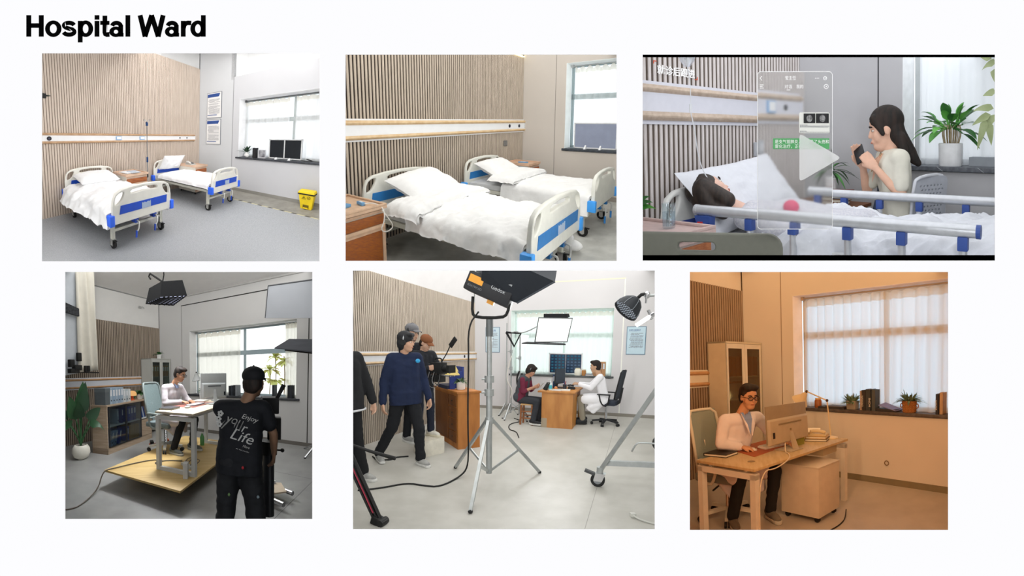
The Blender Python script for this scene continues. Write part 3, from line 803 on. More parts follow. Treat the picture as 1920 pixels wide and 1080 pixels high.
def person(label, loc, rz, J, skin='d9a684', top=None, legs=None, shoe=None, hair=None, face=True, sc=1.0, head_rot=(0, 0), curl=(.5, .5), group=None, body_vox=.008, extra_top=(), sleeves=1.0,
           girth=1.0, hem=None, top_name='shirt', trouser_w=1.0, wrinkle=.005, glasses=None, show_legs=True, arm_r=1.0, cuffs=None, spread=(0, 0), feminine=False, hands=True, head_sc=1.0):
    """one figure: continuous skin body; clothes, hair, shoes as its parts. J in local metres (x forward, y left, z up)"""
    M = TR(loc[0], loc[1], loc[2] if len(loc) > 2 else 0, rz) @ Matrix.Scale(sc, 4)
    t = thing('person', label, 'person', tuple(M @ Vector((J['pelvis'].x, J['pelvis'].y, 0))), group)
    sk = skin_mat(skin)
    Rh = head_rot if isinstance(head_rot, Matrix) else Matrix.Rotation(head_rot[0], 3, 'Z') @ Matrix.Rotation(head_rot[1], 3, 'Y')
    H = J['head']
    def hp(x, y, z): return H + Rh @ (Vector((x, y, z)) * head_sc)
    q = .92 if feminine else 1.0
    B = [('e', hp(-.012, 0, .03), (.098 * q, .077 * q, .097), Rh), ('e', hp(.018, 0, -.03), (.068 * q, .062 * q, .085), Rh), ('e', hp(.04, 0, -.085), (.042, .042 * q, .032), Rh),
         ('c', hp(.080 * q, 0, .012), hp(.096 * q, 0, -.024), .008, .0115), ('e', hp(-.005, .076 * q, -.005), (.019, .010, .03), Rh), ('e', hp(-.005, -.076 * q, -.005), (.019, .010, .03), Rh),
         ('e', hp(.046, .042 * q, -.03), (.028, .024, .034), Rh), ('e', hp(.046, -.042 * q, -.03), (.028, .024, .034), Rh), ('e', hp(.074, 0, -.055), (.016, .024, .013), Rh)]
    if head_sc != 1: B = [('e', b[1], tuple(r * head_sc for r in b[2]), b[3]) if b[0] == 'e' else ('c', b[1], b[2], b[3] * head_sc, b[4] * head_sc) for b in B]
    nk = J['neck']
    B += [('c', nk + V(0, 0, -.03), hp(-.02, 0, -.05), .055 * q * (girth * .3 + .7), .05 * q)]
    ax = (J['neck'] - J['pelvis']); Rt = V(0, 0, 1).rotation_difference(ax.normalized()).to_matrix()
    ch, pv = J['chest'], J['pelvis']; mid = (ch + pv) / 2
    hw = (J['shL'] - J['shR']).length / 2
    B += [('e', ch, (.075, hw * .75, .17), Rt), ('e', mid, (.085, .12, .16), Rt), ('e', pv, (.095, .13, .11), Rt), ('c', J['shL'], J['shR'], .038, .038)]
    for s in 'LR':
        sd = 1 if s == 'L' else -1
        a, e, w = J['sh' + s], J['el' + s], J['wr' + s]
        B += [('c', a, e, .044 * arm_r, .036 * arm_r), ('c', e, e.lerp(w, .35), .036 * arm_r, .036 * arm_r), ('c', e.lerp(w, .35), w, .036 * arm_r, .025 * arm_r)]
        if hands: B += hand_parts(w, J['hd' + s], J['pn' + s], curl[0 if s == 'L' else 1], .95 if feminine else 1.0, spread[0 if s == 'L' else 1], side=(1 if s == 'L' else -1))
        if show_legs:
            B += [('c', J['hp' + s], J['kn' + s], .075, .05), ('c', J['kn' + s], J['an' + s], .048, .034), ('c', J['an' + s] + V(0, 0, -.02), J['an' + s] + J['toe' + s].normalized() * .12 + V(0, 0, -.045), .033, .025)]
    emit('body', blob_mb(B, body_vox, 5, M), sk, t, smooth=True)
    # --- clothes
    if top:
        g = girth
        an = ax.normalized(); sw = (J['shL'] - J['shR']).normalized()
        T = [('c', J['shL'] - sw * .012, J['shR'] + sw * .012, .066 * g, .066 * g), ('c', ch + an * .1, nk + an * -.05, .08, .058)]
        for k in (-1, 0, 1):
            T += [('c', ch + sw * (hw * .46 * k) + an * .06, mid + V(0, k * .075 * g, 0), .098 * g, .096 * g), ('c', mid + V(0, k * .075 * g, 0), pv + V(0, k * .085 * g, .02), .096 * g, .102 * g)]
        for s in 'LR':
            T += [('c', nk + V(0, 0, -.035), J['sh' + s] - sw * (.03 if s == 'L' else -.03), .05, .056 * g)]
            a, e, w = J['sh' + s], J['el' + s], J['wr' + s]
            if sleeves >= 1: T += [('c', a, e, .060 * g * arm_r, .052 * g * arm_r), ('c', e, e.lerp(w, .93), .052 * g * arm_r, .040 * g * arm_r)]
            elif sleeves > .9: T += [('c', a, e, .060 * g * arm_r, .052 * g * arm_r), ('c', e, e.lerp(w, .25), .052 * g * arm_r, .047 * g * arm_r)]
            else: T += [('c', a, a.lerp(e, sleeves), .060 * g * arm_r, .060 * g * arm_r)]
        if hem == 'coat_sit':
            for s in 'LR':
                k = J['kn' + s]; h = J['hp' + s]; sd = 1 if s == 'L' else -1
                T += [('c', h + V(0, sd * .02, .0), k.lerp(h, .2) + V(0, sd * .02, 0), .105 * g, .09 * g), ('c', h + V(-.06, sd * .06, -.03), k.lerp(h, .5) + V(0, sd * .05, -.16), .07, .045), ('c', k.lerp(h, .5) + V(0, 0, -.02), k.lerp(h, .45) + V(0, sd * .03, -.2), .075, .04)]
        elif hem == 'long':
            T += [('c', pv + V(0, k * .08 * g, .02), pv + V(0, k * .08 * g, -.12), .105 * g, .108 * g) for k in (-1, 0, 1)]
        elif hem == 'dress':
            T += [('e', pv + V(0, 0, .02), (.13 * g, .17 * g, .14))]
            for s in 'LR': T += [('c', J['hp' + s], J['kn' + s], .1, .08)]
        T += list(extra_top)
        mb = blob_mb(T, .011, 5)
        crumple(mb, wrinkle)
        if hem == 'long': mb.v = [(x, y, max(z, pv.z - .13 + .02 * y)) for x, y, z in mb.v]
        LAST['top'] = apply_M(mb, M)
        emit(top_name, mb, top, t, smooth=True)
    if legs:
        for_leg = []
        w_ = trouser_w
        for_leg += [('e', pv, (.1, .14, .1)), ('c', J['hpL'], J['hpR'], .092, .092)]
        for s in 'LR':
            for_leg += [('c', J['hp' + s], J['kn' + s], .086 * w_, .070 * w_), ('c', J['kn' + s], J['an' + s] + V(0, 0, .02), .068 * w_, .06 * w_)]
        mb = blob_mb(for_leg, .012, 5); crumple(mb, wrinkle * 1.3)
        emit('trousers', apply_M(mb, M), legs, t, smooth=True)
    if shoe:
        up, so = shoe
        for s in 'LR':
            a = J['an' + s]; d = J['toe' + s].normalized()
            p = Vector((a.x, a.y, a.z - .04))
            mb = blob_mb([('c', p - d * .05 + V(0, 0, .025), p + V(0, 0, .02), .045, .05), ('c', p + V(0, 0, .01), p + d * .15 + V(0, 0, -.012), .046, .036), ('c', p + d * .1, p + d * .155 + V(0, 0, -.012), .042, .036)], .009, 4, M)
            o = emit('shoe', mb, up, t, smooth=True)
            mb = blob_mb([('c', p - d * .055 + V(0, 0, -.03), p + V(0, 0, -.03), .04, .04), ('c', p + V(0, 0, -.03), p + d * .16 + V(0, 0, -.032), .04, .042), ('c', p + d * .1 + V(0, 0, -.03), p + d * .165 + V(0, 0, -.03), .044, .038)], .01, 3)
            mb.v = [(x, y, min(max(z, p.z - .05), p.z - .012)) for x, y, z in mb.v]
            if so: emit('sole', apply_M(mb, M), so, o, smooth='auto')
    if cuffs:
        for s in 'LR':
            e, w = J['el' + s], J['wr' + s]
            emit('cuff', MB(M).cyl(e.lerp(w, .86), e.lerp(w, .95), .05 * girth, .046 * girth, 14), cuffs, t, smooth='auto')
    # --- hair and face
    if hair:
        hm, style = hair
        if style == 'capped':
            Hh = [('e', hp(-.03, 0, .0), (.085, .084, .075), Rh), ('e', hp(-.055, 0, -.02), (.055, .075, .07), Rh)]
        elif style == 'short':
            Hh = [('e', hp(-.022, 0, .045), (.098, .086, .092), Rh), ('e', hp(-.05, 0, 0), (.066, .083, .09), Rh), ('e', hp(.035, .02, .098), (.06, .06, .034), Rh), ('e', hp(.03, -.03, .095), (.055, .05, .034), Rh)]
        elif style == 'messy':
            Hh = [('e', hp(-.02, 0, .05), (.106, .094, .096), Rh), ('e', hp(-.05, 0, -.01), (.07, .09, .1), Rh), ('e', hp(.045, .03, .098), (.045, .05, .03), Rh), ('e', hp(.048, -.03, .094), (.045, .05, .032), Rh), ('e', hp(-.01, .07, .03), (.035, .025, .045), Rh), ('e', hp(-.01, -.07, .03), (.035, .025, .045), Rh)]
        elif style == 'long':
            Hh = [('e', hp(-.022, 0, .045), (.098, .083, .088), Rh), ('e', hp(-.055, 0, -.02), (.055, .075, .1), Rh), ('c', hp(-.06, 0, -.05), hp(-.10, .01, -.16), .055, .045), ('c', hp(-.10, .01, -.16), hp(-.135, .03, -.22), .045, .02), ('c', hp(-.07, .06, -.06), hp(-.07, .075, -.19), .03, .026), ('c', hp(-.02, -.06, -.08), hp(.03, -.05, -.2), .03, .015), ('c', hp(.05, .05, .07), hp(.02, .078, -.02), .022, .014), ('c', hp(.05, -.05, .07), hp(.02, -.078, -.02), .022, .014)]
        if head_sc != 1: Hh = [('e', b[1], tuple(r * head_sc for r in b[2]), b[3]) if b[0] == 'e' else ('c', b[1], b[2], b[3] * head_sc, b[4] * head_sc) for b in Hh]
        emit('hair', blob_mb(Hh, .008, 3, M), hm, t, smooth=True)
    if face:
        wt = mat('eye_white', 'e8e2da', .3); dk = mat('eye_dark', '1a1410', .3); lip = mat('lip_' + skin, tuple(c * f for c, f in zip([int(skin[i:i + 2], 16) / 255 for i in (0, 2, 4)], (.82, .62, .6))), .5)
        br = mat('brow', '1c1512', .8)
        for s in (-1, 1):
            e = emit('eye', MB(M).ell(hp(.071 * q, s * .030 * q, .006), (.010, .0135, .006), Rh), wt, t, smooth=True)
            emit('iris', MB(M).ell(hp(.0775 * q, s * .030 * q, .006), (.0045, .0065, .0062), Rh), dk, e, smooth=True)
            emit('eyebrow', MB(M).tube([hp(.085 * q, s * .014, .026), hp(.086 * q, s * .032, .031), hp(.075 * q, s * .05, .026)], .0045, 6), br, t)
        emit('mouth', MB(M).ell(hp(.084, 0, -.058), (.010, .021, .0055), Rh), lip, t, smooth=True)
    if glasses:
        gt = emit('glasses', MB(M), glasses, t) if False else None
        g = MB(M)
        for s in (-1, 1):
            g.tube([hp(.1, s * .032 + .026 * math.cos(a * math.pi / 6), .003 + .019 * math.sin(a * math.pi / 6)) for a in range(13)], .0032, 6)
            g.tube([hp(.098, s * .058, .008), hp(.05, s * .082, .012), hp(-.005, s * .086, .008), hp(-.02, s * .083, -.01)], .0032, 6)
        g.tube([hp(.1, -.008, .008), hp(.104, 0, .011), hp(.1, .008, .008)], .003, 6)
        go = emit('glasses', g, glasses, t)
        for s in (-1, 1): emit('lens', MB(M).cyl(hp(.1, s * .032, .003), hp(.101, s * .032, .003), .022, n=14), glassy('lens_glass', 'f4f4f4', .9), go)
    return t, M, hp, Rh

def apply_M(mb, M):
    mb.v = [tuple(M @ Vector(p)) for p in mb.v]
    return mb

def crumple(mb, amp):
    """soft cloth folds"""
    if not amp: return
    out = []
    for x, y, z in mb.v:
        n = amp * (noise.noise((x * 5 + 3, y * 5, z * 9)) + .8 * noise.noise((x * 9, y * 9 + z * 8, z * 22)) - .7 * abs(noise.noise((x * 6 + z * 7, y * 7, z * 13 + 5))))
        d = Vector((x, y, 0)); l = d.length or 1
        out.append((x + d.x / l * n, y + d.y / l * n, z + n * .4))
    mb.v = out

def headset(t, M, hp, Rh, m, m2=None):
    b = emit('headphone_band', MB(M).tube([hp(-.005, .092 * math.cos(a), .02 + .115 * math.sin(a)) for a in [i * math.pi / 10 for i in range(11)]], .009, 6), m, t, smooth=True)
    for s in (-1, 1):
        emit('earcup', MB(M).cyl(hp(-.005, s * .08, -.005), hp(-.005, s * .112, -.005), .036, .033, n=14), m2 or m, b, smooth='auto')

def baseball_cap(t, M, hp, Rh, m, tilt=0):
    c = emit('cap', blob_mb([('e', hp(-.015, 0, .062), (.108, .093, .078), Rh)], .008, 2, M), m, t, smooth=True)
    emit('brim', MB(M).grid(lambda u, v: hp(.075 + .085 * u * (1 - .5 * (2 * v - 1) ** 2), (.15 * (v - .5)) * (1 - .2 * u), .062 - .02 * u - .02 * (2 * v - 1) ** 2), 6, 10, .006), m, c, smooth=True)
    emit('button', MB(M).ell(hp(-.015, 0, .139), .009), m, c)

def basis(fwd, up):
    """head turned to face fwd with the crown towards up"""
    f = Vector(fwd).normalized(); u = Vector(up); u = (u - f * u.dot(f)).normalized()
    return Matrix((f, u.cross(f), u)).transposed()

def loc_pts(loc, rz, sc, **pts):
    """joint positions given in room metres, turned into the figure's own frame"""
    Mi = (TR(loc[0], loc[1], loc[2] if len(loc) > 2 else 0, rz) @ Matrix.Scale(sc, 4)).inverted()
    return {k: (Mi @ Vector(p)) for k, p in pts.items()}
# ---------------------------------------------------------------- office and studio props
from mathutils.bvhtree import BVHTree
def stick(mb, target, d, off=.004, start=1.0):
    """press lettering onto a curved cloth surface along direction d"""
    tree = BVHTree.FromPolygons([Vector(v) for v in target.v], target.f); d = Vector(d).normalized(); out = []
    for p in mb.v:
        h = tree.ray_cast(Vector(p) - d * start, d, start * 3)
        out.append(tuple(h[0] - d * off) if h[0] is not None else tuple(p))
    mb.v = out
    return mb

def office_chair(label, x, y, z, rz, mesh='7f8f8c', frame='d8d6cc', seat='7d8a88', base='d8d6cc', back_h=.55, arms=True, sh=.46, group=None, backtilt=.12, sc=1.0):
    M = TR(x, y, z, rz) @ Matrix.Scale(sc, 4)
    t = thing('office_chair', label, 'chair', (x, y, z), group)
    fm = mat('ochair_frame_' + frame, frame, .45); bm_ = mat('ochair_base_' + base, base, .45); rub = mat('rubber_black', '141414', .6); chrome = mat('chrome', 'c8c8ca', .2, metal=.9)
    emit('seat', MB(M).box(-.24, .26, -.25, .25, sh - .04, sh + .05), mat('ochair_seat_' + seat, seat, .8), t, bevel=.03, smooth='auto')
    def bk(u, v):
        a = (u - .5) * 2
        return (-.24 - backtilt * v - .05 * (1 - a * a) + .03, a * .23 * (1 - .12 * v), sh + .12 + back_h * v)
    b = emit('backrest', MB(M).grid(bk, 10, 10, .018, (-1, 0, 0)), mat('ochair_mesh_' + mesh, mesh, .75, c2=mesh, bump=.3, scale=400), t, smooth=True)
    rim = [bk(0, 0), bk(0, .5), bk(0, .92), bk(.12, 1), bk(.5, 1.0), bk(.88, 1), bk(1, .92), bk(1, .5), bk(1, 0), bk(.85, -.04), bk(.15, -.04), bk(0, 0)]
    emit('back_rim', MB(M).tube(rim, .016, 8), fm, b, smooth=True)
    emit('back_spine', MB(M).tube([(-.05, 0, sh - .05), (-.27, 0, sh - .02), (-.30, 0, sh + .15), (-.33, 0, sh + .35)], .025, 8, 1), fm, t, smooth=True)
    if arms:
        for s in (-1, 1):
            a = emit('armrest', MB(M).box(-.14, .14, s * .29 - .035, s * .29 + .035, sh + .19, sh + .215), fm, t, bevel=.01)
            emit('arm_bracket', MB(M).tube([(-.12, s * .29, sh + .19), (-.1, s * .30, sh - .0), (-.02, s * .26, sh - .06), (.06, s * .29, sh + .02), (.1, s * .29, sh + .19)], .016, 8, 1), fm, a, smooth=True)
    emit('gas_column', MB(M).cyl((0, 0, .1), (0, 0, sh - .05), .03, n=12), chrome, t)
    emit('tilt_lever', MB(M).tube([(.0, -.1, sh - .07), (.05, -.3, sh - .09)], .01, 6), rub, t)
    for k in range(5):
        a = 2 * math.pi * k / 5 + .3; c, s = math.cos(a), math.sin(a)
        l = emit('base_arm', MB(M).bar((.03 * c, .03 * s, .12), (.30 * c, .30 * s, .085), .05, .035), bm_, t)
        for o in (-.018, .018): emit('caster', MB(M).cyl((.3 * c - s * (o - .011), .3 * s + c * (o - .011), .032), (.3 * c - s * (o + .011), .3 * s + c * (o + .011), .032), .032, n=12), rub, l)
    return t, M

def desk(label, quad, z, h, mats, th=.03, frame_in=.05, floor=0.0):
    """steel-framed office desk; quad = four top corners (x,y) near-left, near-right, far-right, far-left; loop legs at both ends"""
    top, fm = mats
    c = [Vector((x, y, 0)) for x, y in quad]
    t = thing('office_desk', label, 'desk', tuple((c[0] + c[2]) / 2))
    emit('desktop', MB().hexa([p + Vector((0, 0, h - th)) for p in c], [p + Vector((0, 0, h)) for p in c]), top, t, bevel=.003)
    for a, b, q, r in ((0, 1, 3, 2), (3, 2, 0, 1)):
        ax = (c[q] - c[a]).normalized(); wd = (c[b] - c[a]).normalized()
        p0 = c[a] + ax * frame_in + wd * .02; p1 = c[b] + ax * frame_in - wd * .02
        f = floor
        for p in (p0, p1): emit('leg', MB().bar(p + Vector((0, 0, f)), p + Vector((0, 0, h - th - .03)), .055, .055, up=tuple(wd)), fm, t)
        emit('leg_crossbar', MB().bar(p0 + Vector((0, 0, h - th - .055)), p1 + Vector((0, 0, h - th - .055)), .05, .055), fm, t)
        if floor is not None and mats is not None: emit('leg_foot_bar', MB().bar(p0 + Vector((0, 0, f + .025)), p1 + Vector((0, 0, f + .025)), .05, .05), fm, t)
    for s in (.15, .85):
        p = c[0].lerp(c[1], s); q = c[3].lerp(c[2], s)
        emit('side_beam', MB().bar(p.lerp(q, .04) + Vector((0, 0, h - th - .03)), p.lerp(q, .96) + Vector((0, 0, h - th - .03)), .03, .04), fm, t)
    return t

def monitor(label, M, w, h, mats, tilt=.0, stand=True, zb=.0):
    """flat monitor seen from behind: local x forward is the screen side, y width; base at local z=zb"""
    sh, dk = mats
    t = thing('monitor', label, 'monitor', tuple(M @ Vector((0, 0, zb))))
    Mp = M @ Matrix.Translation((0, 0, zb + .10)) @ Matrix.Rotation(tilt, 4, 'Y')
    emit('panel', MB(Mp).box(-.012, .012, -w / 2, w / 2, 0, h), sh, t, bevel=.004)
    emit('screen', MB(Mp).box(.012, .014, -w / 2 + .01, w / 2 - .01, .02, h - .01), dk, t)
    emit('rear_housing', MB(Mp).hexa([(-.012, -w / 2 + .01, .0), (-.012, w / 2 - .01, .0), (-.012, w / 2 - .01, h * .62), (-.012, -w / 2 + .01, h * .62)], [(-.045, -w / 2 + .04, .02), (-.045, w / 2 - .04, .02), (-.04, w / 2 - .04, h * .56), (-.04, -w / 2 + .04, h * .56)]), sh, t, bevel=.006)
    emit('vent_strip', MB(Mp).box(-.046, -.040, -w * .25, w * .25, h * .47, h * .50), dk, t)
    emit('ports', MB(Mp).box(-.046, -.038, -w * .42, -w * .36, h * .1, h * .25), dk, t)
    if stand:
        s = emit('stand_neck', MB(M).hexa([(-.10, -.03, zb + .01), (-.07, -.03, zb + .01), (-.07, .03, zb + .01), (-.10, .03, zb + .01)], [(-.05, -.02, zb + .24), (-.03, -.02, zb + .24), (-.03, .02, zb + .24), (-.05, .02, zb + .24)]), sh, t)
        emit('stand_foot', MB(M).box(-.12, .1, -.11, .11, zb, zb + .012), sh, t, bevel=.004)
    return t

def binder(label, M, w, d, h, c, group, holes=True, tag_=True):
    """lever-arch file standing: local x = spine width, spine faces -y"""
    t = thing('binder', label, 'binder', tuple(M @ Vector((0, d / 2, 0))), group)
    m = mat('binder_' + c, c, .55, var=.05)
    emit('case', MB(M).box(-w / 2, w / 2, 0, d, 0, h), m, t, bevel=.003)
    if tag_: emit('spine_label', MB(M).box(-w * .3, w * .3, -.002, 0, h * .5, h * .88), mat('label_white', 'e4e6ea', .7), t)
    if holes: emit('finger_ring', MB(M).cyl((0, -.003, h * .22), (0, 0, h * .22), min(w * .3, .014), n=12), mat('ring_dark', '2a3038', .4), t)
    return t

def glass_cabinet(label, x0, x1, y0, y1, h, body, tint, contents=(), door_frame=None):
    """tall office cabinet facing +x with two framed glass doors"""
    t = thing('glass_cabinet', label, 'cabinet', ((x0 + x1) / 2, (y0 + y1) / 2, 0))
    cb = MB().box(x0, x0 + .02, y0, y1, .05, h).box(x0, x1, y0, y0 + .02, .05, h).box(x0, x1, y1 - .02, y1, .05, h).box(x0, x1, y0, y1, h - .025, h).box(x0, x1, y0, y1, .05, .08).box(x0, x1 - .03, y0, y1, .78, .80)
    emit('carcass', cb, body, t)
    for z in (1.12, 1.46): emit('shelf', MB().box(x0 + .02, x1 - .04, y0 + .02, y1 - .02, z, z + .018), body, t)
    ym = (y0 + y1) / 2
    for a, b in ((y0, ym), (ym, y1)):
        d = emit('door', MB().box(x1 - .02, x1, a + .003, a + .055, .8, h - .03).box(x1 - .02, x1, b - .055, b - .003, .8, h - .03).box(x1 - .02, x1, a + .055, b - .055, h - .10, h - .03).box(x1 - .02, x1, a + .055, b - .055, .8, .86), door_frame or body, t)
        emit('pane', MB().box(x1 - .012, x1 - .008, a + .055, b - .055, .86, h - .10), glassy('cab_glass_' + tint, tint, .86, .08), d)
        emit('lower_door', MB().box(x1 - .02, x1, a + .003, b - .003, .07, .79), door_frame or body, t)
    emit('handle', MB().box(x1, x1 + .015, ym - .025, ym - .012, 1.1, 1.24).box(x1, x1 + .015, ym + .012, ym + .025, 1.1, 1.24), mat('chrome', 'c8c8ca', .2, metal=.9), t)
    return t

def desk_lamp(label, base, pts, shade_c, shade_ax, r, m, m2=None, glow=None, power=0):
    """jointed arm lamp: base disc, two arms through pts, bell shade"""
    t = thing('desk_lamp', label, 'lamp', base)
    emit('base', MB().lathe([(.085, 0), (.085, .012), (.06, .022), (.015, .03)], base, 24), m, t, smooth='auto')
    P = [Vector(p) for p in pts]
    for a, b in zip(P, P[1:]): emit('arm', MB().cyl(a, b, .008, n=8), m, t)
    for p in P[1:]: emit('joint', MB().ell(p, .018), m2 or m, t, smooth=True)
    emit('shade', MB().lathe([(.02, .0), (.035, .03), (.045, .06), (r, .15), (r - .006, .15), (.04, .062), (.0, .03)], shade_c, 24, shade_ax), m, t, smooth='auto')
    ax = Vector(shade_ax).normalized()
    if glow: emit('bulb', MB().ell(Vector(shade_c) + ax * .11, .03), emis('bulb_' + str(glow[1]), glow[0], glow[1]), t, smooth=True)
    return t

def light_stand(label, c, h, feet_r, m, spread_z=.42, n=3, ang=0, r=.018, knuckles=(), name='light_stand', legr=None, foot=None, group=None, brace=True):
    t = thing(name, label, 'light stand', (c[0], c[1], 0), group)
    emit('pole', MB().cyl((c[0], c[1], .12), (c[0], c[1], h * .55), r * 1.25, n=12).cyl((c[0], c[1], h * .5), (c[0], c[1], h), r, n=12), m, t, smooth='auto')
    for k in range(n):
        a = ang + 2 * math.pi * k / n; q = (c[0] + feet_r * math.cos(a), c[1] + feet_r * math.sin(a), .012)
        l = emit('leg', MB().bar((c[0] + .03 * math.cos(a), c[1] + .03 * math.sin(a), spread_z), q, (legr or r * 1.3), (legr or r * 1.3)), m, t)
        emit('rubber_foot', MB().ell(q, (.02, .02, .014)), mat('rubber_black', '141414', .6), l)
        if brace: emit('brace', MB().bar((c[0], c[1], .16), (c[0] + feet_r * .5 * math.cos(a), c[1] + feet_r * .5 * math.sin(a), spread_z * .5), .012, .02), m, l)
    for z in knuckles:
        kn = emit('clamp', MB().cyl((c[0], c[1], z - .04), (c[0], c[1], z + .04), r * 1.9, n=12), m, t)
        emit('clamp_knob', MB().cyl((c[0] - .02, c[1] - .02, z), (c[0] - .075, c[1] - .055, z), .012, n=8), m, kn)
    return t
# ================================================================ room 1: two made beds, wide view (upper row, first picture)
def room1():
    global R
    R = ROOMS[1]
    wall = mat('r1_wall', 'c6c6c9', .8, var=.015, scale=6); rv = mat('r1_reveal', 'f2f2f4', .8); white = mat('r1_white', 'e8e8ea', .5, var=.01)  # reveal paler than the wall, window light put into its colour
    slat = mat('r1_slat', 'cfc0b3', .6, c2='c2b2a4', scale=25, stretch=(8, 8, .6)); gap = mat('r1_gap', '7d6e62', .8)
    slat_wall(-4.75, 3.753, .046, (slat, gap, mat('r1_wall_up', 'd2d2d2', .8, var=.02)), frac=.76, depth=.012)
    head_rail(-5.0, -.272, (1.425, 1.438, 1.485, 1.594, 1.64, 1.65), (mat('r1_rail_wood', 'c8a684', .5, c2='b8936f', stretch=(1, .1, 1), scale=60), white, white, mat('socket_dark', '15151a', .3)),
              'wood trimmed white equipment rail on the slat wall above two made beds', sockets=[(-4.405, 1.536, .04), (-.948, 1.538, .022), (-.643, 1.538, .022)],
              boxes=[(-3.05, -2.91, 1.495, 1.578), (-2.397, -2.25, 1.495, 1.578)], edge=False)
    # floor
    fl = mat('r1_vinyl', 'b4b6ba', .5, c2='92959a', scale=420, detail=4, bump=.05, spec=.5)
    emit('floor', MB().box(0, 6, -7, -.81, -.1, 0), fl, kind='structure')
    emit('floor', MB().box(0, 6, -.81, .1, -.1, 0), mat('r1_concrete', '98958d', .5, c2='86837b', scale=30, spec=.5), kind='structure')
    tp = thing('floor_tape', 'cream tape with black dashes along the vinyl floor edge', 'tape', (2.7, -.81, 0))
    emit('tape_strip', MB().box(1.2, 5, -.835, -.79, 0, .0015), mat('tape_cream', 'cfc8a4', .7), tp)
    for i in range(14):
        x = 1.72 + i * .245
        emit('dash', MB().add([(x, -.835, .0025), (x + .1, -.835, .0025), (x + .13, -.79, .0025), (x + .03, -.79, .0025)], [(0, 1, 2, 3)]), mat('tape_black', '2a2824', .7), tp)
    # window wall
    gj = mat('joint_dark', '8a8a8c', .8)
    window_wall(5.2, 3.264, 1.465, 4.05, 1.0, 2.623, .36, wall, [((1.255, 0), (1.255, 3.264), .016, gj)], .085, mat('r1_base', '8f8c85', .6), rev=rv, x0=1.25)
    emit('wall_back', MB().box(0, 1.25, 0, .12, 0, 4.8), mat('r1_wall_l', 'c8c9cb', .8, var=.015, scale=6), kind='structure')
    emit('baseboard_back', MB().box(0, 1.25, -.014, 0, 0, .085), MATS['r1_base'], kind='structure')
    emit('wall_upper', MB().box(1.2, 5.4, .75, .85, 2.9, 5).box(1.17, 1.25, .0, .8, 3.2, 5), mat('r1_white_up', 'f0f0f0', .9, var=.01), kind='structure')
    emit('ledge', MB().box(1.25, 5.2, .12, .75, 3.2, 3.264), MATS['r1_white_up'], kind='structure')
    sill(1.40, 4.2, 1.0, -.06, .37, mat('sill_black', '2b2d33', .35, c2='44474e', scale=90), 'dark stone window sill with plant, boxes and light panels')
    window_unit(1, 1.465, 4.05, 1.0, 2.623, .37, mat('r1_frame', 'a9b0b0', .5), [2.79], [2.04], emis('r1_sky', (.97, .98, 1), 1.5))
    cu = glassy('r1_curtain', 'f2f2f2', .22, kind='cloth')
    curtain(1.5, 2.70, 1.0, 2.56, .29, 7, 'sheer white curtain nearest the potted palm beside twin dark screens', cu, seed=1, group='curtains over the two bed ward')
    curtain(2.85, 4.05, 1.0, 2.56, .29, 7, 'sheer white curtain behind the twin dark screens', cu, seed=5, group='curtains over the two bed ward')
    curtain_rod(1.5, 4.05, 2.585, .27, mat('rod_dark', '5a5a5c', .4, metal=.5), 'thin dark curtain rod over twin screens window')
    # posters
    poster('poster', 'framed rules poster, upper of two stacked on the white wall', .316, .868, 2.155, 2.93, 0, True, 20, seed=3)
    poster('poster', 'framed rules poster, lower of two stacked on the white wall', .303, .855, 1.335, 2.112, 0, True, 24, seed=4)
    # beds
    sheetm = mat('linen_white', 'f4f4f6', .85, var=.01, bump=.15, scale=50)
    b1, M1 = bed('hospital_bed', 'made hospital bed nearest the viewer, blue panelled footboard and white quilt', .1, -3.69, 1.95, 1.03, group='beds in the wide ward view')
    duvet('rumpled white quilt on the nearer bed beside the slat wall', M1, .06, 1.90, .50, .58, .24, sheetm, 1, .055, hang2=.24, puff=.10, flare=.5)
    pillow('white pillow lying flat on the nearer made bed', M1 @ Matrix.Translation((.31, .0, .75)) @ Matrix.Rotation(.2, 4, 'Y'), sheetm, .78, .5, .22, seed=2)
    b2, M2 = bed('hospital_bed', 'made hospital bed farther along the slat wall beside the phone cabinet', .1, -1.5, 1.93, 1.03, group='beds in the wide ward view', wheelx=(.204, 1.78))
    duvet('smooth white quilt on the farther bed near the window wall', M2, .25, 1.88, .49, .60, .14, sheetm, 6, .02, hang2=.12, puff=.06)
    pillow('white pillow propped upright on the farther bed', M2 @ Matrix.Translation((.27, -.08, .88)) @ Matrix.Rotation(-1.0, 4, 'Y') @ Matrix.Rotation(-.06, 4, 'X'), sheetm, .74, .46, .15, seed=4)
    nightstand('peach topped bedside cabinet between the beds with a magazine on it', .15, .72, -3.2, -2.66, .78, 'cabinets in the wide ward view')
    nightstand('peach topped bedside cabinet in the corner carrying a telephone', .25, .9, -1.2, -.72, .79, 'cabinets in the wide ward view')
    mg = thing('magazine', 'blue and white printed sheets spread on the bedside cabinet', 'magazine', (.42, -2.93, .77))
    emit('sheet', MB().cbox((.40, -3.0, .772), (.34, .22, .008), .1), mat('mag_white', 'e8ecf0', .6), mg)
    emit('sheet', MB().cbox((.46, -2.86, .778), (.34, .22, .006), -.15), mat('mag_blue', 'a9bcd2', .6, c2='e6ebf0', scale=160), mg)
    ph = thing('telephone', 'grey desk telephone on the corner bedside cabinet', 'telephone', (.5, -.95, .77))
    emit('base', MB().hexa([(.36, -1.06, .77), (.6, -1.06, .77), (.6, -.82, .77), (.36, -.82, .77)], [(.38, -1.04, .83), (.58, -1.04, .79), (.58, -.84, .79), (.38, -.84, .83)]), mat('phone_grey', 'b9b9b6', .5), ph)
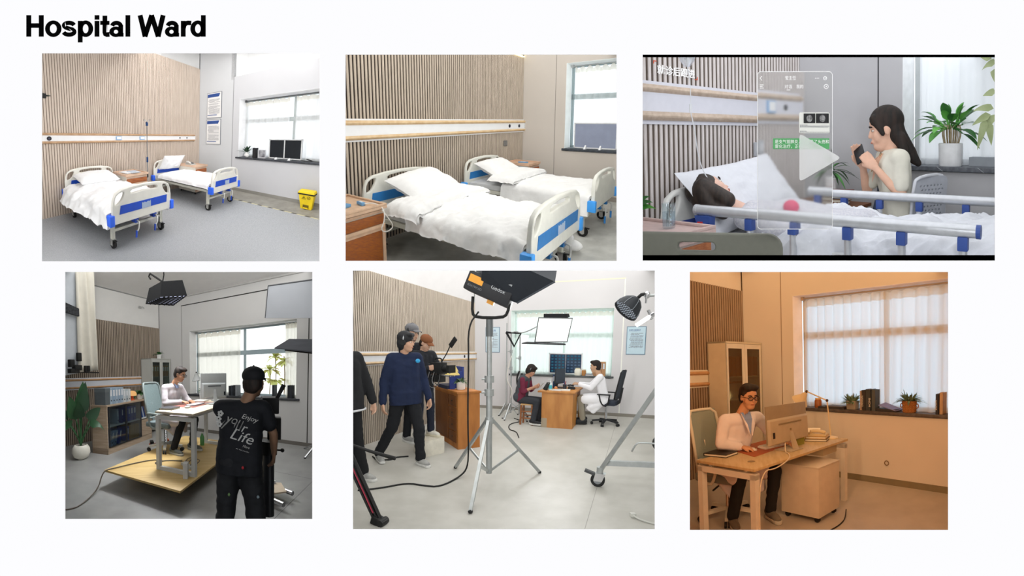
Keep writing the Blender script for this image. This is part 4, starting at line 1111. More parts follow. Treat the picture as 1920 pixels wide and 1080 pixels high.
    emit('handset', MB().tube([(.42, -1.05, .85), (.47, -1.06, .865), (.53, -1.06, .84), (.58, -1.05, .815)], .022, 8, 1), mat('phone_light', 'e4e4e2', .4), ph)
    emit('keypad', MB().cbox((.49, -.92, .815), (.12, .10, .01), 0, 0, .2), mat('phone_dark', '55585c', .5), ph)
    # drip stand
    iv = thing('drip_stand', 'chrome drip stand with blue clamps standing between the beds', 'drip stand', (.57, -2.55, 0))
    ch = mat('chrome', 'c8c8ca', .2, metal=.9, var=.02); db = mat('clamp_blue', '1c3f6e', .4)
    emit('pole', MB().cyl((.57, -2.55, .03), (.57, -2.55, .98), .014, n=10).cyl((.57, -2.55, .98), (.57, -2.55, 1.9), .009, n=10), ch, iv)
    for z0, z1, r, m in ((.98, 1.1, .024, db), (.62, .72, .022, mat('rubber_black', '141414', .6)), (1.82, 1.90, .03, db)):
        emit('clamp', MB().cyl((.57, -2.55, z0), (.57, -2.55, z1), r, n=12), m, iv)
    for k in range(4):
        a = k * math.pi / 2 + .4
        emit('hook', MB().tube([(.57, -2.55, 1.9), (.57 + .05 * math.cos(a), -2.55 + .05 * math.sin(a), 1.95), (.57 + .08 * math.cos(a), -2.55 + .08 * math.sin(a), 1.93), (.57 + .085 * math.cos(a), -2.55 + .085 * math.sin(a), 1.97)], .006, 6, 1), ch, iv)
        emit('foot', MB().tube([(.57, -2.55, .05), (.57 + .22 * math.cos(a), -2.55 + .22 * math.sin(a), .02)], .012, 6), ch, iv)
    # clamp at the wall edge
    cl = thing('wall_lamp', 'dark pointed lamp arm sticking out at the slat wall edge', 'lamp', (.03, -4.5, 2.31))
    emit('arm', MB().tube([(.05, -4.75, 2.30), (.05, -4.46, 2.315), (.05, -4.34, 2.322)], [.03, .022, .004], 8), mat('lamp_darkgreen', '14201c', .5), cl)
    emit('clip', MB().box(.02, .08, -4.5, -4.42, 2.27, 2.35), mat('rubber_black', '141414', .6), cl)
    # things on the sill
    pl = thing('potted_palm', 'small potted palm in a white vase on the sill', 'potted plant', (1.67, .12, 1.0))
    pot(pl, (1.67, .12, 1.0), [(.035, 0), (.07, .03), (.075, .07), (.05, .11), (.035, .13), (.042, .15)], mat('vase_white', 'f0f0ee', .3), 'vase')
    leaves_plant(pl, (1.67, .10, 1.14), 20, .34, .055, (5, 75), .5, mat('palm_leaf', '35563a', .5, c2='1f3a26'), 3, shape=.6)
    book('black upright box file on the sill between palm and tablet box', (1.965, .12, 1.0), (.27, .16, .09), .0, '1c1c20', 'box_file', rx=0, ry=-math.pi / 2, cat='box')
    pb = thing('picture_box', 'grey picture box standing on the sill beside the black box file', 'box', (2.09, .14, 1.0))
    emit('box', MB().box(2.0, 2.2, .1, .16, 1.0, 1.225), mat('pbox_grey', 'c6c6ca', .5), pb)
    emit('picture', MB().box(2.03, 2.19, .095, .1, 1.03, 1.215), mat('pbox_pic', '4a4a52', .5, c2='b0b0b4', scale=40), pb)
    xr = thing('x_ray_viewer', 'twin dark x-ray viewing panels in a silver frame on the sill', 'x-ray viewer', (2.7, .12, 1.0))
    fm = mat('alu_frame', 'd9dadb', .35, metal=.4)
    emit('frame', MB().box(2.30, 3.08, .09, .14, 1.02, 1.045).box(2.30, 3.08, .09, .14, 1.49, 1.515).box(2.30, 2.325, .09, .14, 1.02, 1.515).box(3.055, 3.08, .09, .14, 1.02, 1.515).box(2.67, 2.695, .09, .14, 1.02, 1.515).box(2.3, 3.08, .12, .14, 1.02, 1.51), fm, xr)
    for a, b in ((2.325, 2.67), (2.695, 3.055)): emit('screen', MB().box(a, b, .1, .118, 1.045, 1.49), mat('screen_off', '10151c', .25), xr)
    for x in (2.5, 2.82): emit('foot', MB().hexa([(x - .03, .02, 1.0), (x + .03, .02, 1.0), (x + .03, .16, 1.0), (x - .03, .16, 1.0)], [(x - .015, .08, 1.05), (x + .015, .08, 1.05), (x + .015, .13, 1.05), (x - .015, .13, 1.05)]), fm, xr)
    cable('black cable coiled on the sill beside the twin screens', [(3.05, .12, 1.02), (3.14, .05, 1.01), (3.25, .0, 1.012), (3.33, .1, 1.015), (3.22, .16, 1.04), (3.16, .1, 1.06), (3.3, .05, 1.02), (3.5, .06, 1.01), (3.7, .0, 1.01)], .008, mat('cable_black', '141414', .6))
    # yellow pedal bin
    yb = mat('bin_yellow', 'f2d21c', .45, var=.03); bk = mat('rubber_black', '141414', .6)
    t = thing('pedal_bin', 'yellow medical waste pedal bin against the window wall', 'bin', (3.35, -.31, 0))
    emit('body', MB().hexa([(3.24, -.36, 0), (3.45, -.36, 0), (3.45, -.22, 0), (3.24, -.22, 0)], [(3.20, -.40, .33), (3.49, -.40, .33), (3.49, -.18, .33), (3.20, -.18, .33)]), yb, t, bevel=.012)
    emit('bag_rim', MB().box(3.185, 3.505, -.415, -.165, .325, .355), bk, t, bevel=.008)
    emit('lid', MB().hexa([(3.185, -.42, .355), (3.505, -.42, .355), (3.505, -.165, .355), (3.185, -.165, .355)], [(3.20, -.40, .40), (3.49, -.40, .40), (3.49, -.18, .41), (3.20, -.18, .41)]), yb, t, bevel=.008)
    emit('pedal', MB().box(3.30, 3.39, -.40, -.33, .02, .045), yb, t)
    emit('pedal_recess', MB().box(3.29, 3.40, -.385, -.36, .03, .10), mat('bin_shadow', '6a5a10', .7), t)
    ink = mat('bin_ink', '4a4010', .6)
    w = MB().tube([(3.27, -.405, .235), (3.345, -.405, .235), (3.3075, -.405, .30), (3.27, -.405, .235)], .004, 4)
    w.ell((3.3075, -.405, .262), .012, n=8, k=6)
    for x in (3.40,): w.tube([(x + .03 * math.cos(a * .628), -.405, .268 + .03 * math.sin(a * .628)) for a in range(11)], .004, 4)
    w.tube([(3.385, -.405, .255), (3.415, -.405, .285)], .004, 4)
    emit('warning_mark', w, ink, t)
    # unseen lamps added above and around the opening to light the room
    u0, v0, u1, v1 = R.rect
    area('added_top_light', u0 + 170, u1 - 10, v0 - 4, v0 - 4, 2.5, 5.6, 3.9, (1, .99, .98))
    rim(1.8, 1.8, 2.4, 0, (1, .99, .98))
    ld = area('side_lamp', u1 + 3, u1 + 3, v0 + 20, v1 - 150, 2.4, 4.6, 3, (1, 1, 1)) if False else None
room1()
# ================================================================ room 2: two made beds, close view (upper row, middle picture)
def room2():
    global R
    R = ROOMS[2]
    wall = mat('r2_wall', 'c6beb5', .8, var=.02, scale=5); white = mat('r2_white', 'eef0f2', .5, var=.01)
    slat = mat('r2_slat', 'c4b6a6', .6, c2='b3a595', scale=25, stretch=(8, 8, .6)); gap = mat('r2_gap', '2a211c', .9)
    slat_wall(-4.9, 2.96, .05, (slat, gap, wall), frac=.58, depth=.014)
    wood = mat('r2_rail_wood', 'dcc29a', .5, c2='cfae82', stretch=(1, .1, 1), scale=60)
    head_rail(-5.2, .0, (1.33, 1.352, 1.404, 1.528, 1.585, 1.606), (wood, white, white, mat('socket_dark', '15151a', .3)),
              'white equipment rail with wood mouldings above the close up beds', sockets=[(-.66, 1.47, .035), (-.248, 1.466, .035)])
    sw = thing('wall_switch', 'grey wall socket plate on the slats beyond the far bed', 'socket', (.0, -.78, 1.05))
    emit('plate', MB().box(.001, .014, -.85, -.71, 1.055, 1.17), mat('switch_grey', '6a6866', .5), sw, bevel=.004)
    for y in (-.815, -.745): emit('rocker', MB().box(.014, .019, y - .028, y + .028, 1.07, 1.155), mat('switch_grey2', '7c7a78', .5), sw)
    emit('floor', MB().box(0, 6, -7, .1, -.1, 0), mat('r2_floor', 'ccccc6', .35, c2='b6b6b0', scale=18, spec=.5), kind='structure')
    gj = mat('r2_joint', '8f8880', .8)
    window_wall(4.6, 3.6, .987, 3.6, 1.0, 2.745, .3, wall, [((.761, 0), (.761, 3.6), .012, gj)], .09, mat('r2_base', '9a938a', .6), rev=mat('r2_reveal', 'f4fafa', .7))
    sill(.94, 3.7, 1.0, -.05, .3, mat('sill_slate', '2a2f36', .35, c2='3b414a', scale=90), 'slate window sill carrying a grey panel')
    window_unit(2, .987, 3.6, 1.0, 2.745, .31, mat('r2_frame', '8fa0a4', .5), [2.4], [2.1], emis('r2_sky', (.96, .98, 1), 1.7))
    curtain(1.09, 2.3, 1.0, 2.70, .24, 8, 'sheer white curtain with scalloped heading behind the grey panel', glassy('r2_curtain', 'f4f8f8', .45, kind='cloth'), seed=2, scallop=.03)
    curtain_rod(1.02, 2.4, 2.715, .23, mat('rod_light', 'a8acac', .4, metal=.4), 'light curtain rod in the recess beside the close up beds')
    pn = thing('grey_panel', 'grey backed panel in a silver frame standing on the slate sill', 'panel', (1.56, .12, 1.0))
    emit('panel', MB().box(1.17, 1.985, .105, .13, 1.03, 1.52), mat('panel_bluegrey', '8d95ab', .5, var=.03), pn)
    emit('frame', MB().box(1.15, 2.0, .1, .14, 1.515, 1.54).box(1.15, 2.0, .1, .14, 1.01, 1.035).box(1.15, 1.172, .1, .14, 1.01, 1.54).box(1.982, 2.0, .1, .14, 1.01, 1.54), mat('alu_frame', 'd9dadb', .35, metal=.4), pn)
    for x in (1.40, 1.70): emit('foot', MB().hexa([(x - .02, .0, 1.0), (x + .02, .0, 1.0), (x + .02, .14, 1.0), (x - .02, .14, 1.0)], [(x - .012, .09, 1.08), (x + .012, .09, 1.08), (x + .012, .12, 1.08), (x - .012, .12, 1.08)]), mat('call_white', 'f0f2f4', .4), pn)
    # warm strip above the slats
    ls = emit('light_strip', MB().box(-.01, .03, -2.2, -.02, 2.975, 2.99), emis('warm_strip', 'ffe9a0', 4), label='warm light strip along the top of the slat wall', cat='light strip')
    # beds
    ln = mat('linen_warm', 'f3f3f2', .85, var=.01, bump=.15, scale=50)
    kw = dict(blue='2f7cc0', ivory='e6e6dd', group='beds in the close ward view')
    b1, M1 = bed('hospital_bed', 'hospital bed nearest the viewer with a sunlit blue inset footboard', .12, -3.64, 2.21, 1.17, **kw)
    duvet('plump white quilt covering the nearer close up bed', M1, .74, 2.16, .54, .60, .19, ln, 11, .05, hang2=.10, puff=.09)
    pillow('big white pillow propped on the headboard of the nearer close up bed', M1 @ Matrix.Translation((.36, .1, .78)) @ Matrix.Rotation(.38, 4, 'Y') @ Matrix.Rotation(.12, 4, 'Z'), ln, .92, .56, .24, seed=8)
    duvet('folded back top of the white quilt lying across the nearer close up bed', M1, .52, 1.02, .60, .68, .14, ln, 16, .04, hang2=.05, puff=.09, nu=40, nv=60, kind_name='folded_quilt')
    b2, M2 = bed('hospital_bed', 'hospital bed beside the grey wall with a plain ivory footboard', .12, -1.72, 2.14, 1.12, card=False, foot_inset=False, **kw)
    duvet('smooth white quilt covering the farther close up bed', M2, .74, 2.1, .52, .60, .3, ln, 21, .02, hang2=.1, puff=.06)
    pillow('white pillow leaning on the headboard of the farther close up bed', M2 @ Matrix.Translation((.36, -.03, .76)) @ Matrix.Rotation(.42, 4, 'Y'), ln, .86, .52, .22, seed=12)
    duvet('folded back quilt top lying across the farther close up bed', M2, .5, .98, .56, .67, .08, ln, 27, .02, hang2=.05, puff=.08, nu=40, nv=60, kind_name='folded_quilt')
    nightstand('orange bedside cabinet with a white cable at the picture edge', .12, .8, -5.0, -4.42, .75, 'cabinets in the close ward view', wood='a85f20', top='dcb99a', body='d8cdbb')
    nightstand('pale bedside cabinet in the corner beyond the farther close up bed', .1, .66, -.98, -.5, .75, 'cabinets in the close ward view', wood='b8683c', top='d8b296', body='cfd2d0')
    rm = mat('remote_blue', '6fa3cf', .45)
    for c, d, a, lab in (((.50, -4.72, .733), (.2, .08, .03), .2, 'blue remote control lying on the orange cabinet edge'), ((.60, -4.56, .733), (.12, .04, .03), -.15, 'small blue call button beside the cable on the orange cabinet'), ((.42, -.76, .733), (.2, .05, .02), .3, 'blue remote on the corner cabinet')):
        t = thing('remote_control', lab, 'remote control', c)
        emit('case', MB().cbox((c[0], c[1], c[2] + d[2] / 2), d, a), rm, t, bevel=.005)
        emit('keys', MB().cbox((c[0], c[1], c[2] + d[2] + .002), (d[0] * .5, d[1] * .5, .004), a), mat('remote_light', 'dfe8ee', .5), t)
    cable('white cable looping off the orange bedside cabinet', [(.66, -4.56, .75), (.72, -4.50, .76), (.83, -4.46, .72), (.86, -4.47, .60), (.85, -4.52, .50), (.85, -4.44, .46), (.86, -4.36, .50), (.85, -4.42, .60), (.83, -4.48, .70)], .006, mat('cable_white', 'e8e4dc', .5))
    bg = emit('sheet_corner', blob_mb([('e', (2.10, -2.86, .20), (.13, .07, .09)), ('e', (2.16, -2.80, .10), (.16, .08, .07)), ('e', (2.0, -2.86, .26), (.1, .06, .06))], .015, 4), ln, smooth=True, label='white sheet corner hanging under the foot of the beds', cat='bag')  # hanging corner of the sheet, shaped as a rounded cloth lump
    u0, v0, u1, v1 = R.rect
    area('added_top_light', u0 + 10, u1 - 10, v0 - 4, v0 - 4, 2.6, 7.0, 5.2, (1, .99, .97))  # unseen overhead panel added to light the beds
    rim(1.2, 1.0, 3.0, 0, (1, .99, .98))
room2()
# ================================================================ room 3: visitor beside a patient's bed (upper row, widescreen picture)
def room3():
    global R
    R = ROOMS[3]
    wall = mat('r3_wall', 'b8b8bc', .8, var=.02, scale=5); white = mat('r3_white', 'd9dbe6', .5, var=.01)
    slat = mat('r3_slat', 'dcd6d6', .6, c2='ccc5c3', scale=25, stretch=(8, 8, .6)); gap = mat('r3_gap', '5c5149', .9)
    slat_wall(-2.6, 3.2, .0516, (slat, gap, wall), frac=.5, depth=.012)
    wood = mat('r3_rail_wood', 'c9b8a8', .5, c2='b7a492', stretch=(1, .1, 1), scale=60)
    head_rail(-2.7, -.12, (1.395, 1.424, 1.491, 1.631, 1.69, 1.716), (wood, white, white, mat('socket_dark', '15151a', .3)), 'pale equipment rail behind the patient in the widescreen picture',
              sockets=[(-.42, 1.56, .03)], boxes=[(-.75, -.62, 1.5, 1.62)])
    sw = thing('wall_switch', 'pale switch plate on the slats beside the overlay message panel', 'switch', (0, -.84, 1.1))
    emit('plate', MB().box(.001, .03, -.87, -.79, 1.10, 1.235), mat('switch_pale', 'b9bcc4', .5), sw, bevel=.005)
    emit('rocker', MB().box(.03, .036, -.855, -.805, 1.13, 1.205), mat('switch_pale2', 'cdd0d6', .5), sw)
    emit('floor', MB().box(0, 6, -7, .1, -.1, 0), mat('r3_floor', '8f8f8d', .4), kind='structure')
    window_wall(4.6, 3.6, 1.2, 4.05, 1.0, 2.6, .35, wall, [((.936, 0), (.936, 3.6), .014, mat('r3_joint', '4a4a4e', .8))], .09, mat('r3_base', '7a7a7c', .6), rev=mat('r3_reveal', 'f2f4f8', .7))
    sl = sill(1.2, 4.2, 1.0, -.06, .36, mat('sill_bluegrey', '686c74', .35, c2='50545c', scale=60), 'blue grey window sill under the leafy pot plant')
    for x in (1.62, 2.0): emit('joint', MB().add([(x, -.061, .956), (x + .006, -.061, .956), (x - .05, -.061, .999), (x - .056, -.061, .999)], [(0, 1, 2, 3)]), mat('sill_line', 'c9ccd2', .6), sl)
    window_unit(3, 1.2, 4.05, 1.0, 2.6, .37, mat('r3_frame', 'b9bec0', .5), [2.6], [], emis('r3_sky', (.97, .98, 1), 1.4))
    curtain(1.27, 2.9, 1.0, 2.62, .28, 9, 'sheer white curtain behind the leafy pot plant', glassy('r3_curtain', 'eceef2', .15, kind='cloth'), seed=4, amp=.045)
    emit('window_ledge', MB().box(1.82, 3.2, .15, .34, 1.0, 1.085), mat('ledge_grey', '9aa0a8', .6), label='low grey ledge box behind the pot plant', cat='ledge')
    # video caption, mounted on the slats as raised lettering
    mb = text_mb('就诊后跟进', .075, ((.006, -2.072, 1.782), (0, 1, 0), (0, 0, 1)), width=.40, th=.004, bold=.0012)
    emit('caption_lettering', mb, mat('caption_white', 'ffffff', .5, var=0), label='white Chinese video caption lettering mounted high on the slat wall', cat='lettering')
    om = mat('caption_orange', 'e0501c', .5)
    cm = thing('corner_marks', 'small orange corner marks around the white caption', 'marks', (.006, -2.1, 1.75))
    emit('mark', MB().box(.004, .008, -2.105, -2.075, 1.866, 1.872).box(.004, .008, -2.105, -2.1, 1.848, 1.872), om, cm)
    emit('mark', MB().box(.004, .008, -1.665, -1.635, 1.765, 1.771).box(.004, .008, -1.64, -1.635, 1.765, 1.79), om, cm)
    # bed with side rails
    ln = mat('linen_cool', 'dfe2ea', .85, var=.01, bump=.15, scale=50)
    b, M = bed('hospital_bed', 'hospital bed with raised aluminium side rails where the patient lies', .15, -1.62, 3.2, 1.22, rz=.065, zscale=1.08, blue='3a4fa0', ivory='d9dad8', cranks=False, foot=False, headz=.87)
    alu = mat('rail_alu', 'c9ccd2', .3, metal=.55, var=.03); bl = mat('clip_blue', '34509a', .45)
    def side_rail(y, xa, xb, posts, z, nm):
        z /= 1.08
        g = emit('side_rail', MB(M).cyl((xa, y, z), (xb, y, z), .034, n=16), alu, b, smooth='auto')
        for x in (xa, xb): emit('end_cap', MB(M).cyl((x - .012, y, z), (x + .012, y, z), .036, n=16), bl if x == xb else alu, g)
        for x in posts:
            emit('clip', MB(M).box(x - .028, x + .028, y - .028, y + .028, z - .10, z - .028), bl, g, bevel=.008)
            emit('post', MB(M).cyl((x, y, .35), (x, y, z - .08), .024, n=10), alu, g)
        return g
    nr = side_rail(-.615, .33, 2.20, (.42, .76, 1.08, 1.45, 1.78, 2.12), .80, 'near')
    side_rail(.62, .55, 3.0, (.62, .91, 1.23, 1.565, 1.93, 2.3), .80, 'far')
    emit('release_latch', MB(M).hexa([(.38, -.66, .58), (.46, -.66, .58), (.46, -.60, .58), (.38, -.60, .58)], [(.34, -.66, .71), (.47, -.66, .71), (.47, -.60, .71), (.34, -.60, .71)]), bl, nr)
    emit('release_button', MB(M).box(.375, .41, -.675, -.655, .655, .675), mat('button_red', 'c02c2c', .4), nr)
    duvet('rumpled white blanket over the patient between the rails', M, .78, 3.1, .45, .63, .40, ln, 31, .07, hang2=.06, puff=.08, nu=110, nv=90)
    pillow('white pillow propped behind the patient head', M @ Matrix.Translation((.25, .06, .79)) @ Matrix.Rotation(.85, 4, 'Y') @ Matrix.Rotation(.12, 4, 'X'), ln, 1.10, .56, .18, seed=21)
    # patient
    L0 = (0, 0, 0)
    sc = 1.35
    J = joints(SIT, **loc_pts(L0, 0, sc, pelvis=(1.45, -1.58, .62), chest=(.95, -1.66, .68), neck=(.60, -1.79, .76), head=(.36, -1.90, .885), shL=(.78, -1.44, .72), shR=(.74, -1.98, .72), elL=(1.1, -1.32, .66), elR=(1.08, -2.02, .66),
                                 wrL=(1.4, -1.4, .68), wrR=(1.42, -1.9, .68), hpL=(1.5, -1.5, .60), hpR=(1.5, -1.72, .60), knL=(2.0, -1.46, .62), knR=(2.0, -1.7, .62), anL=(2.5, -1.44, .6), anR=(2.5, -1.68, .6)))
    J['hdL'] = J['hdR'] = Vector((1, 0, 0)); J['toeL'] = J['toeR'] = Vector((0, 0, 1))
    hb = mat('hair_brown', '33261f', .45, c2='1c1410', scale=80, stretch=(1, 1, .2))
    Rh = basis((.35, .85, .35), (-.85, .15, .5))
    t, Mp, hp, Rh = person('patient with dark brown hair lying on the pillow, face turned away', L0, 0, J, 'e6bfae', top=mat('gown_white', 'd8d8de', .8, c2='c2c4d0', scale=120), hair=None, sc=sc, head_rot=Rh, face=True, girth=.95, top_name='gown')
    emit('hair', blob_mb([('e', hp(-.025, 0, .035), (.1, .09, .1), Rh), ('e', hp(-.045, -.02, -.03), (.075, .085, .12), Rh), ('c', hp(-.04, -.06, .0), hp(.0, -.07, -.17), .05, .045), ('c', hp(-.07, 0, -.02), hp(-.05, -.03, -.2), .06, .04)], .008, 4, Mp), hb, t, smooth=True)
    emit('pink_flower', MB().ell((1.02, -1.83, .80), (.06, .05, .05)), mat('pink', 'e0567c', .6), smooth=True, label='pink cloth bundle lying on the patient chest', cat='cloth')
    # woman
    loc = (1.34, -.62, -.28); rz = math.pi + .45; sc = 1.4
    J = joints(SIT, **loc_pts(loc, rz, sc, head=(1.27, -.65, 1.355), neck=(1.34, -.64, 1.15), chest=(1.34, -.63, .95), pelvis=(1.40, -.6, .5), shL=(1.475, -.80, 1.105), shR=(1.19, -.46, 1.10),
                                  elL=(1.50, -.84, .80), elR=(1.04, -.52, .78), wrL=(1.24, -.82, 1.04), wrR=(1.045, -.62, 1.03)))
    Mi = Matrix.Rotation(-rz, 3, 'Z')
    J['hdL'] = Mi @ Vector((-.62, .25, .5)); J['pnL'] = Mi @ Vector((-.3, .75, -.1)); J['hdR'] = Mi @ Vector((-.28, -.2, .9)); J['pnR'] = Mi @ Vector((.35, -.75, .1))
    cream = mat('dress_cream', 'd9d6c9', .8, var=.02)
    t, Mp, hp, Rh = person('woman in a cream dress sitting by the bed looking at a phone', loc, rz, J, 'e0b49c', top=cream, sleeves=.72, sc=sc, hair=(mat('hair_black', '16120f', .7, c2='2c201a', scale=70, stretch=(1, 1, .15)), 'long'), head_rot=(.0, .22),
                           hem='dress', top_name='dress', feminine=True, girth=.98, head_sc=1.14, curl=(.35, .3), wrinkle=.003, arm_r=.84, body_vox=.006)
    emit('neckline', MB(Mp).add([(J['neck'] + Vector(q)) for q in ((.112, .05, -.045), (.128, .0, -.19), (.112, -.05, -.045), (.06, -.045, .0), (.06, .045, .0))], [(0, 1, 2, 3, 4)]), skin_mat('e0b49c'), t)
    emit('necklace', MB(Mp).tube([J['neck'] + Vector(q) for q in ((.07, .05, .0), (.115, .03, -.08), (.135, 0, -.13), (.115, -.03, -.08), (.07, -.05, .0))], .0025, 5, 1), mat('gold', 'b98a4a', .3, metal=.8), t)
    p = thing('phone', 'black mobile phone held in the seated woman hands', 'phone', (1.05, -.72, 1.13))
    Mx = Matrix.Translation((1.06, -.72, 1.135)) @ basis((-.3, -.75, .5), (-.55, .3, .75)).to_4x4()
    emit('case', MB(Mx).box(-.008, .008, -.05, .05, -.1, .1), mat('phone_black', '15151a', .3), p, bevel=.006)
    emit('screen', MB(Mx).box(-.011, -.008, -.045, .045, -.09, .09), mat('phone_screen', '2a3038', .15), p)
    # perforated chair
    t = thing('chair', 'white chair with a perforated plastic back behind the woman', 'chair', (1.6, -.55, 0))
    cw = mat('chair_white', 'b4b8c2', .5)
    holes = []
    for i in range(7):
        for j in range(9):
            x = -.12 + i * .04 + (.02 if j % 2 else 0); y = .06 + j * .035
            if abs(x) < .15: holes.append([(x + .011 * math.cos(a), y + .009 * math.sin(a)) for a in (0, 1.05, 2.1, 3.14, 4.19, 5.24)])
    emit('backrest', plate_mb(rrect(-.2, .2, 0, .42, .06), holes, .02, .003, ((1.66, -.66, .54), (.45, .89, 0), (.08, 0, 1))), cw, t)
    emit('back_rim', MB().tube([(1.57, -.84, .5), (1.60, -.84, .92), (1.66, -.80, .97), (1.74, -.54, .97), (1.76, -.48, .92), (1.75, -.48, .5)], .014, 8, 1), mat('chair_rim', 'd0d3da', .4), t)
    emit('seat', MB().cbox((1.42, -.6, .45), (.5, .5, .05), .35), mat('chair_seat_blue', '3a4a66', .6), t, bevel=.02)
    emit('side_panel', MB().hexa([(1.02, -.42, .45), (1.06, -.42, .45), (1.06, -.36, .45), (1.02, -.36, .45)], [(1.12, -.42, .85), (1.17, -.42, .85), (1.17, -.36, .85), (1.12, -.36, .85)]), mat('chair_seat_blue', '3a4a66', .6), t)
    for dx, dy in ((-.2, -.2), (.2, -.2), (-.2, .2), (.2, .2)): emit('leg', MB().cyl((1.42 + dx, -.6 + dy, 0), (1.42 + dx * .9, -.6 + dy * .9, .43), .018), cw, t)
    # leafy plant on the sill
    g1 = mat('leaf_bright', '68b04c', .4, c2='3d8232', scale=12); g2 = mat('leaf_mid', '3f7f36', .4, c2='2b6128', scale=12); g3 = mat('leaf_pale', 'a3ae84', .5, c2='8f9c6e', scale=12)
    t = thing('potted_plant', 'leafy green plant in a white cylinder pot on the sill', 'potted plant', (1.655, .1, 1.0))
    pot(t, (1.655, .1, 1.0), [(.105, 0), (.112, .01), (.117, .215), (.11, .222), (.1, .2)], mat('pot_white', 'f0f1f4', .35), soil=(.1, .2))
    rnd = random.Random(5); sm = mat('stem_pale', 'b9a98c', .6, c2='8a7a55')
    for i in range(26):
        a = rnd.uniform(0, 6.28); r = rnd.uniform(.02, .08)
        emit('stem', MB().tube([(1.655 + r * math.cos(a), .1 + r * math.sin(a), 1.2), (1.655 + 1.4 * r * math.cos(a), .1 + 1.4 * r * math.sin(a), 1.32), (1.655 + 1.2 * r * math.cos(a), .1 + r * math.sin(a), 1.40)], .005, 5, 1), sm, t)
    leaves_plant(t, (1.655, .08, 1.36), 34, .23, .11, (-25, 75), .5, [g1, g2, g1, g2, g1], 8, spread=.04, stem=.14)
    # pale plant at the right edge
    t = thing('potted_plant', 'pale olive plant drooping in at the right picture edge', 'potted plant', (2.34, -1.2, .9))
    emit('stem', MB().tube([(2.36, -1.2, .9), (2.33, -1.2, 1.4), (2.36, -1.2, 1.9)], .012, 6, 1), sm, t)
    for px, pz, dx, dz, L, dr in ((2.3, 1.80, -1, .15, .12, .8), (2.27, 1.83, -1, .5, .1, .3), (2.3, 1.60, -1, .1, .1, .5), (2.29, 1.49, -1, .25, .17, .5), (2.27, 1.45, -.8, -.3, .15, .3), (2.24, 1.42, -.3, -1, .22, .1), (2.26, 1.40, .1, -1, .16, .1), (2.3, 1.45, -.6, -.8, .18, .1), (2.29, 1.76, .1, -1, .1, .1)):
        emit('leaf', MB().leaf((px, -1.2, pz), (dx, .1, dz), (0, -1, .2), L, .055, dr), g3, t, smooth=True, fixn=False)
    # dark plant behind the overlay panel
    t = thing('potted_plant', 'dark spiky plant partly hidden behind the overlay message panel', 'potted plant', (.52, -.3, .75))
    pot(t, (.52, -.3, .72), [(.06, 0), (.08, .02), (.08, .14), (.07, .14)], mat('pot_white', 'f0f1f4', .35))
    leaves_plant(t, (.52, -.3, .95), 22, .30, .04, (-20, 70), .7, [mat('leaf_dark', '2f4a30', .45, c2='1f3522', scale=12), g2], 4, shape=.6, stem=.06)
    # books on a low table
    tb = thing('side_table', 'low wooden table with stacked books behind the far rail', 'table', (.7, -.45, 0))
    emit('top', MB().box(.2, .95, -.7, -.2, .60, .63), mat('table_wood', '8a5a3c', .5, c2='6f452c', stretch=(1, 6, 6), scale=20), tb)
    for x in (.25, .9):
        for y in (-.65, -.25): emit('leg', MB().box(x - .02, x + .02, y - .02, y + .02, 0, .6), mat('table_wood', '8a5a3c', .5), tb)
    for i, (cv, z) in enumerate((('6e2f28', .63), ('8a6a4a', .665), ('2e3a5a', .70), ('7a3a34', .735))):
        book(('dark red', 'tan', 'navy', 'maroon')[i] + ' book stacked on the low table behind the far rail', (.62 + .02 * i, -.48, z), (.34, .24, .033), .1 * i - .1, cv, group='books on the low table')
    # near cabinet with a glass of water, plant tip and chair
    nightstand('pink topped bedside cabinet in front of the patient headboard', .1, .82, -3.0, -2.40, .75, wood='a8683c', top='c9b0ac', body='c4bcb8')
    t = thing('water_glass', 'clear tumbler half full of water on the pink cabinet', 'glass', (.58, -2.535, .735))
    gl = glassy('tumbler_glass', 'f4f8fa', .9, .03)
    emit('tumbler', MB().lathe([(.036, 0), (.04, .004), (.043, .155), (.040, .155), (.037, .012), (.0, .012)], (.58, -2.535, .735), 24), gl, t, smooth='auto')
    emit('water', MB().cyl((.58, -2.535, .75), (.58, -2.535, .835), .037, .0385, 20), glassy('water_clear', 'f0f5f8', .9, .02), t, smooth='auto')
    t = thing('potted_fern', 'green fern tip leaning in at the left picture edge', 'potted plant', (.45, -2.62, .735))
    pot(t, (.40, -2.66, .735), [(.05, 0), (.06, .02), (.06, .1), (.05, .1)], mat('pot_white', 'f0f1f4', .35))
    for k, (dx, dz, L) in enumerate(((1, .9, .28), (1, .6, .25), (.8, 1.2, .26), (.5, 1, .22), (-.6, 1, .2))): emit('frond', MB().leaf((.40, -2.66, .84), (dx, .1 * k, dz), (0, -1, .3), L, .05, .55), g1 if k % 2 else g2, t, smooth=True, fixn=False)
    t = thing('chair', 'olive grey plastic chair back out of focus in front of the cabinet', 'chair', (1.3, -3.0, .4))
    Mx = Matrix.Translation((1.33, -3.02, 0)) @ Matrix.Rotation(.42, 4, 'Z')
    emit('backrest', plate_mb(rrect(-.40, .36, .3, .86, .07), [rrect(-.14, .04, .775, .815, .018), rrect(-.14, .04, .70, .75, .018)], .03, .008, ((0, 0, 0), (1, 0, 0), (0, 0, 1)), Mx), mat('chair_olive', '6f7066', .6), t, smooth='auto')
    emit('seat', MB(Mx).box(-.35, .32, -.45, 0, .38, .43), mat('chair_olive', '6f7066', .6), t, bevel=.02)
    # drip bottle and line
    t = thing('drip_set', 'drip bottle with a clear line hanging above the patient', 'drip', (.3, -2.05, 1.2))
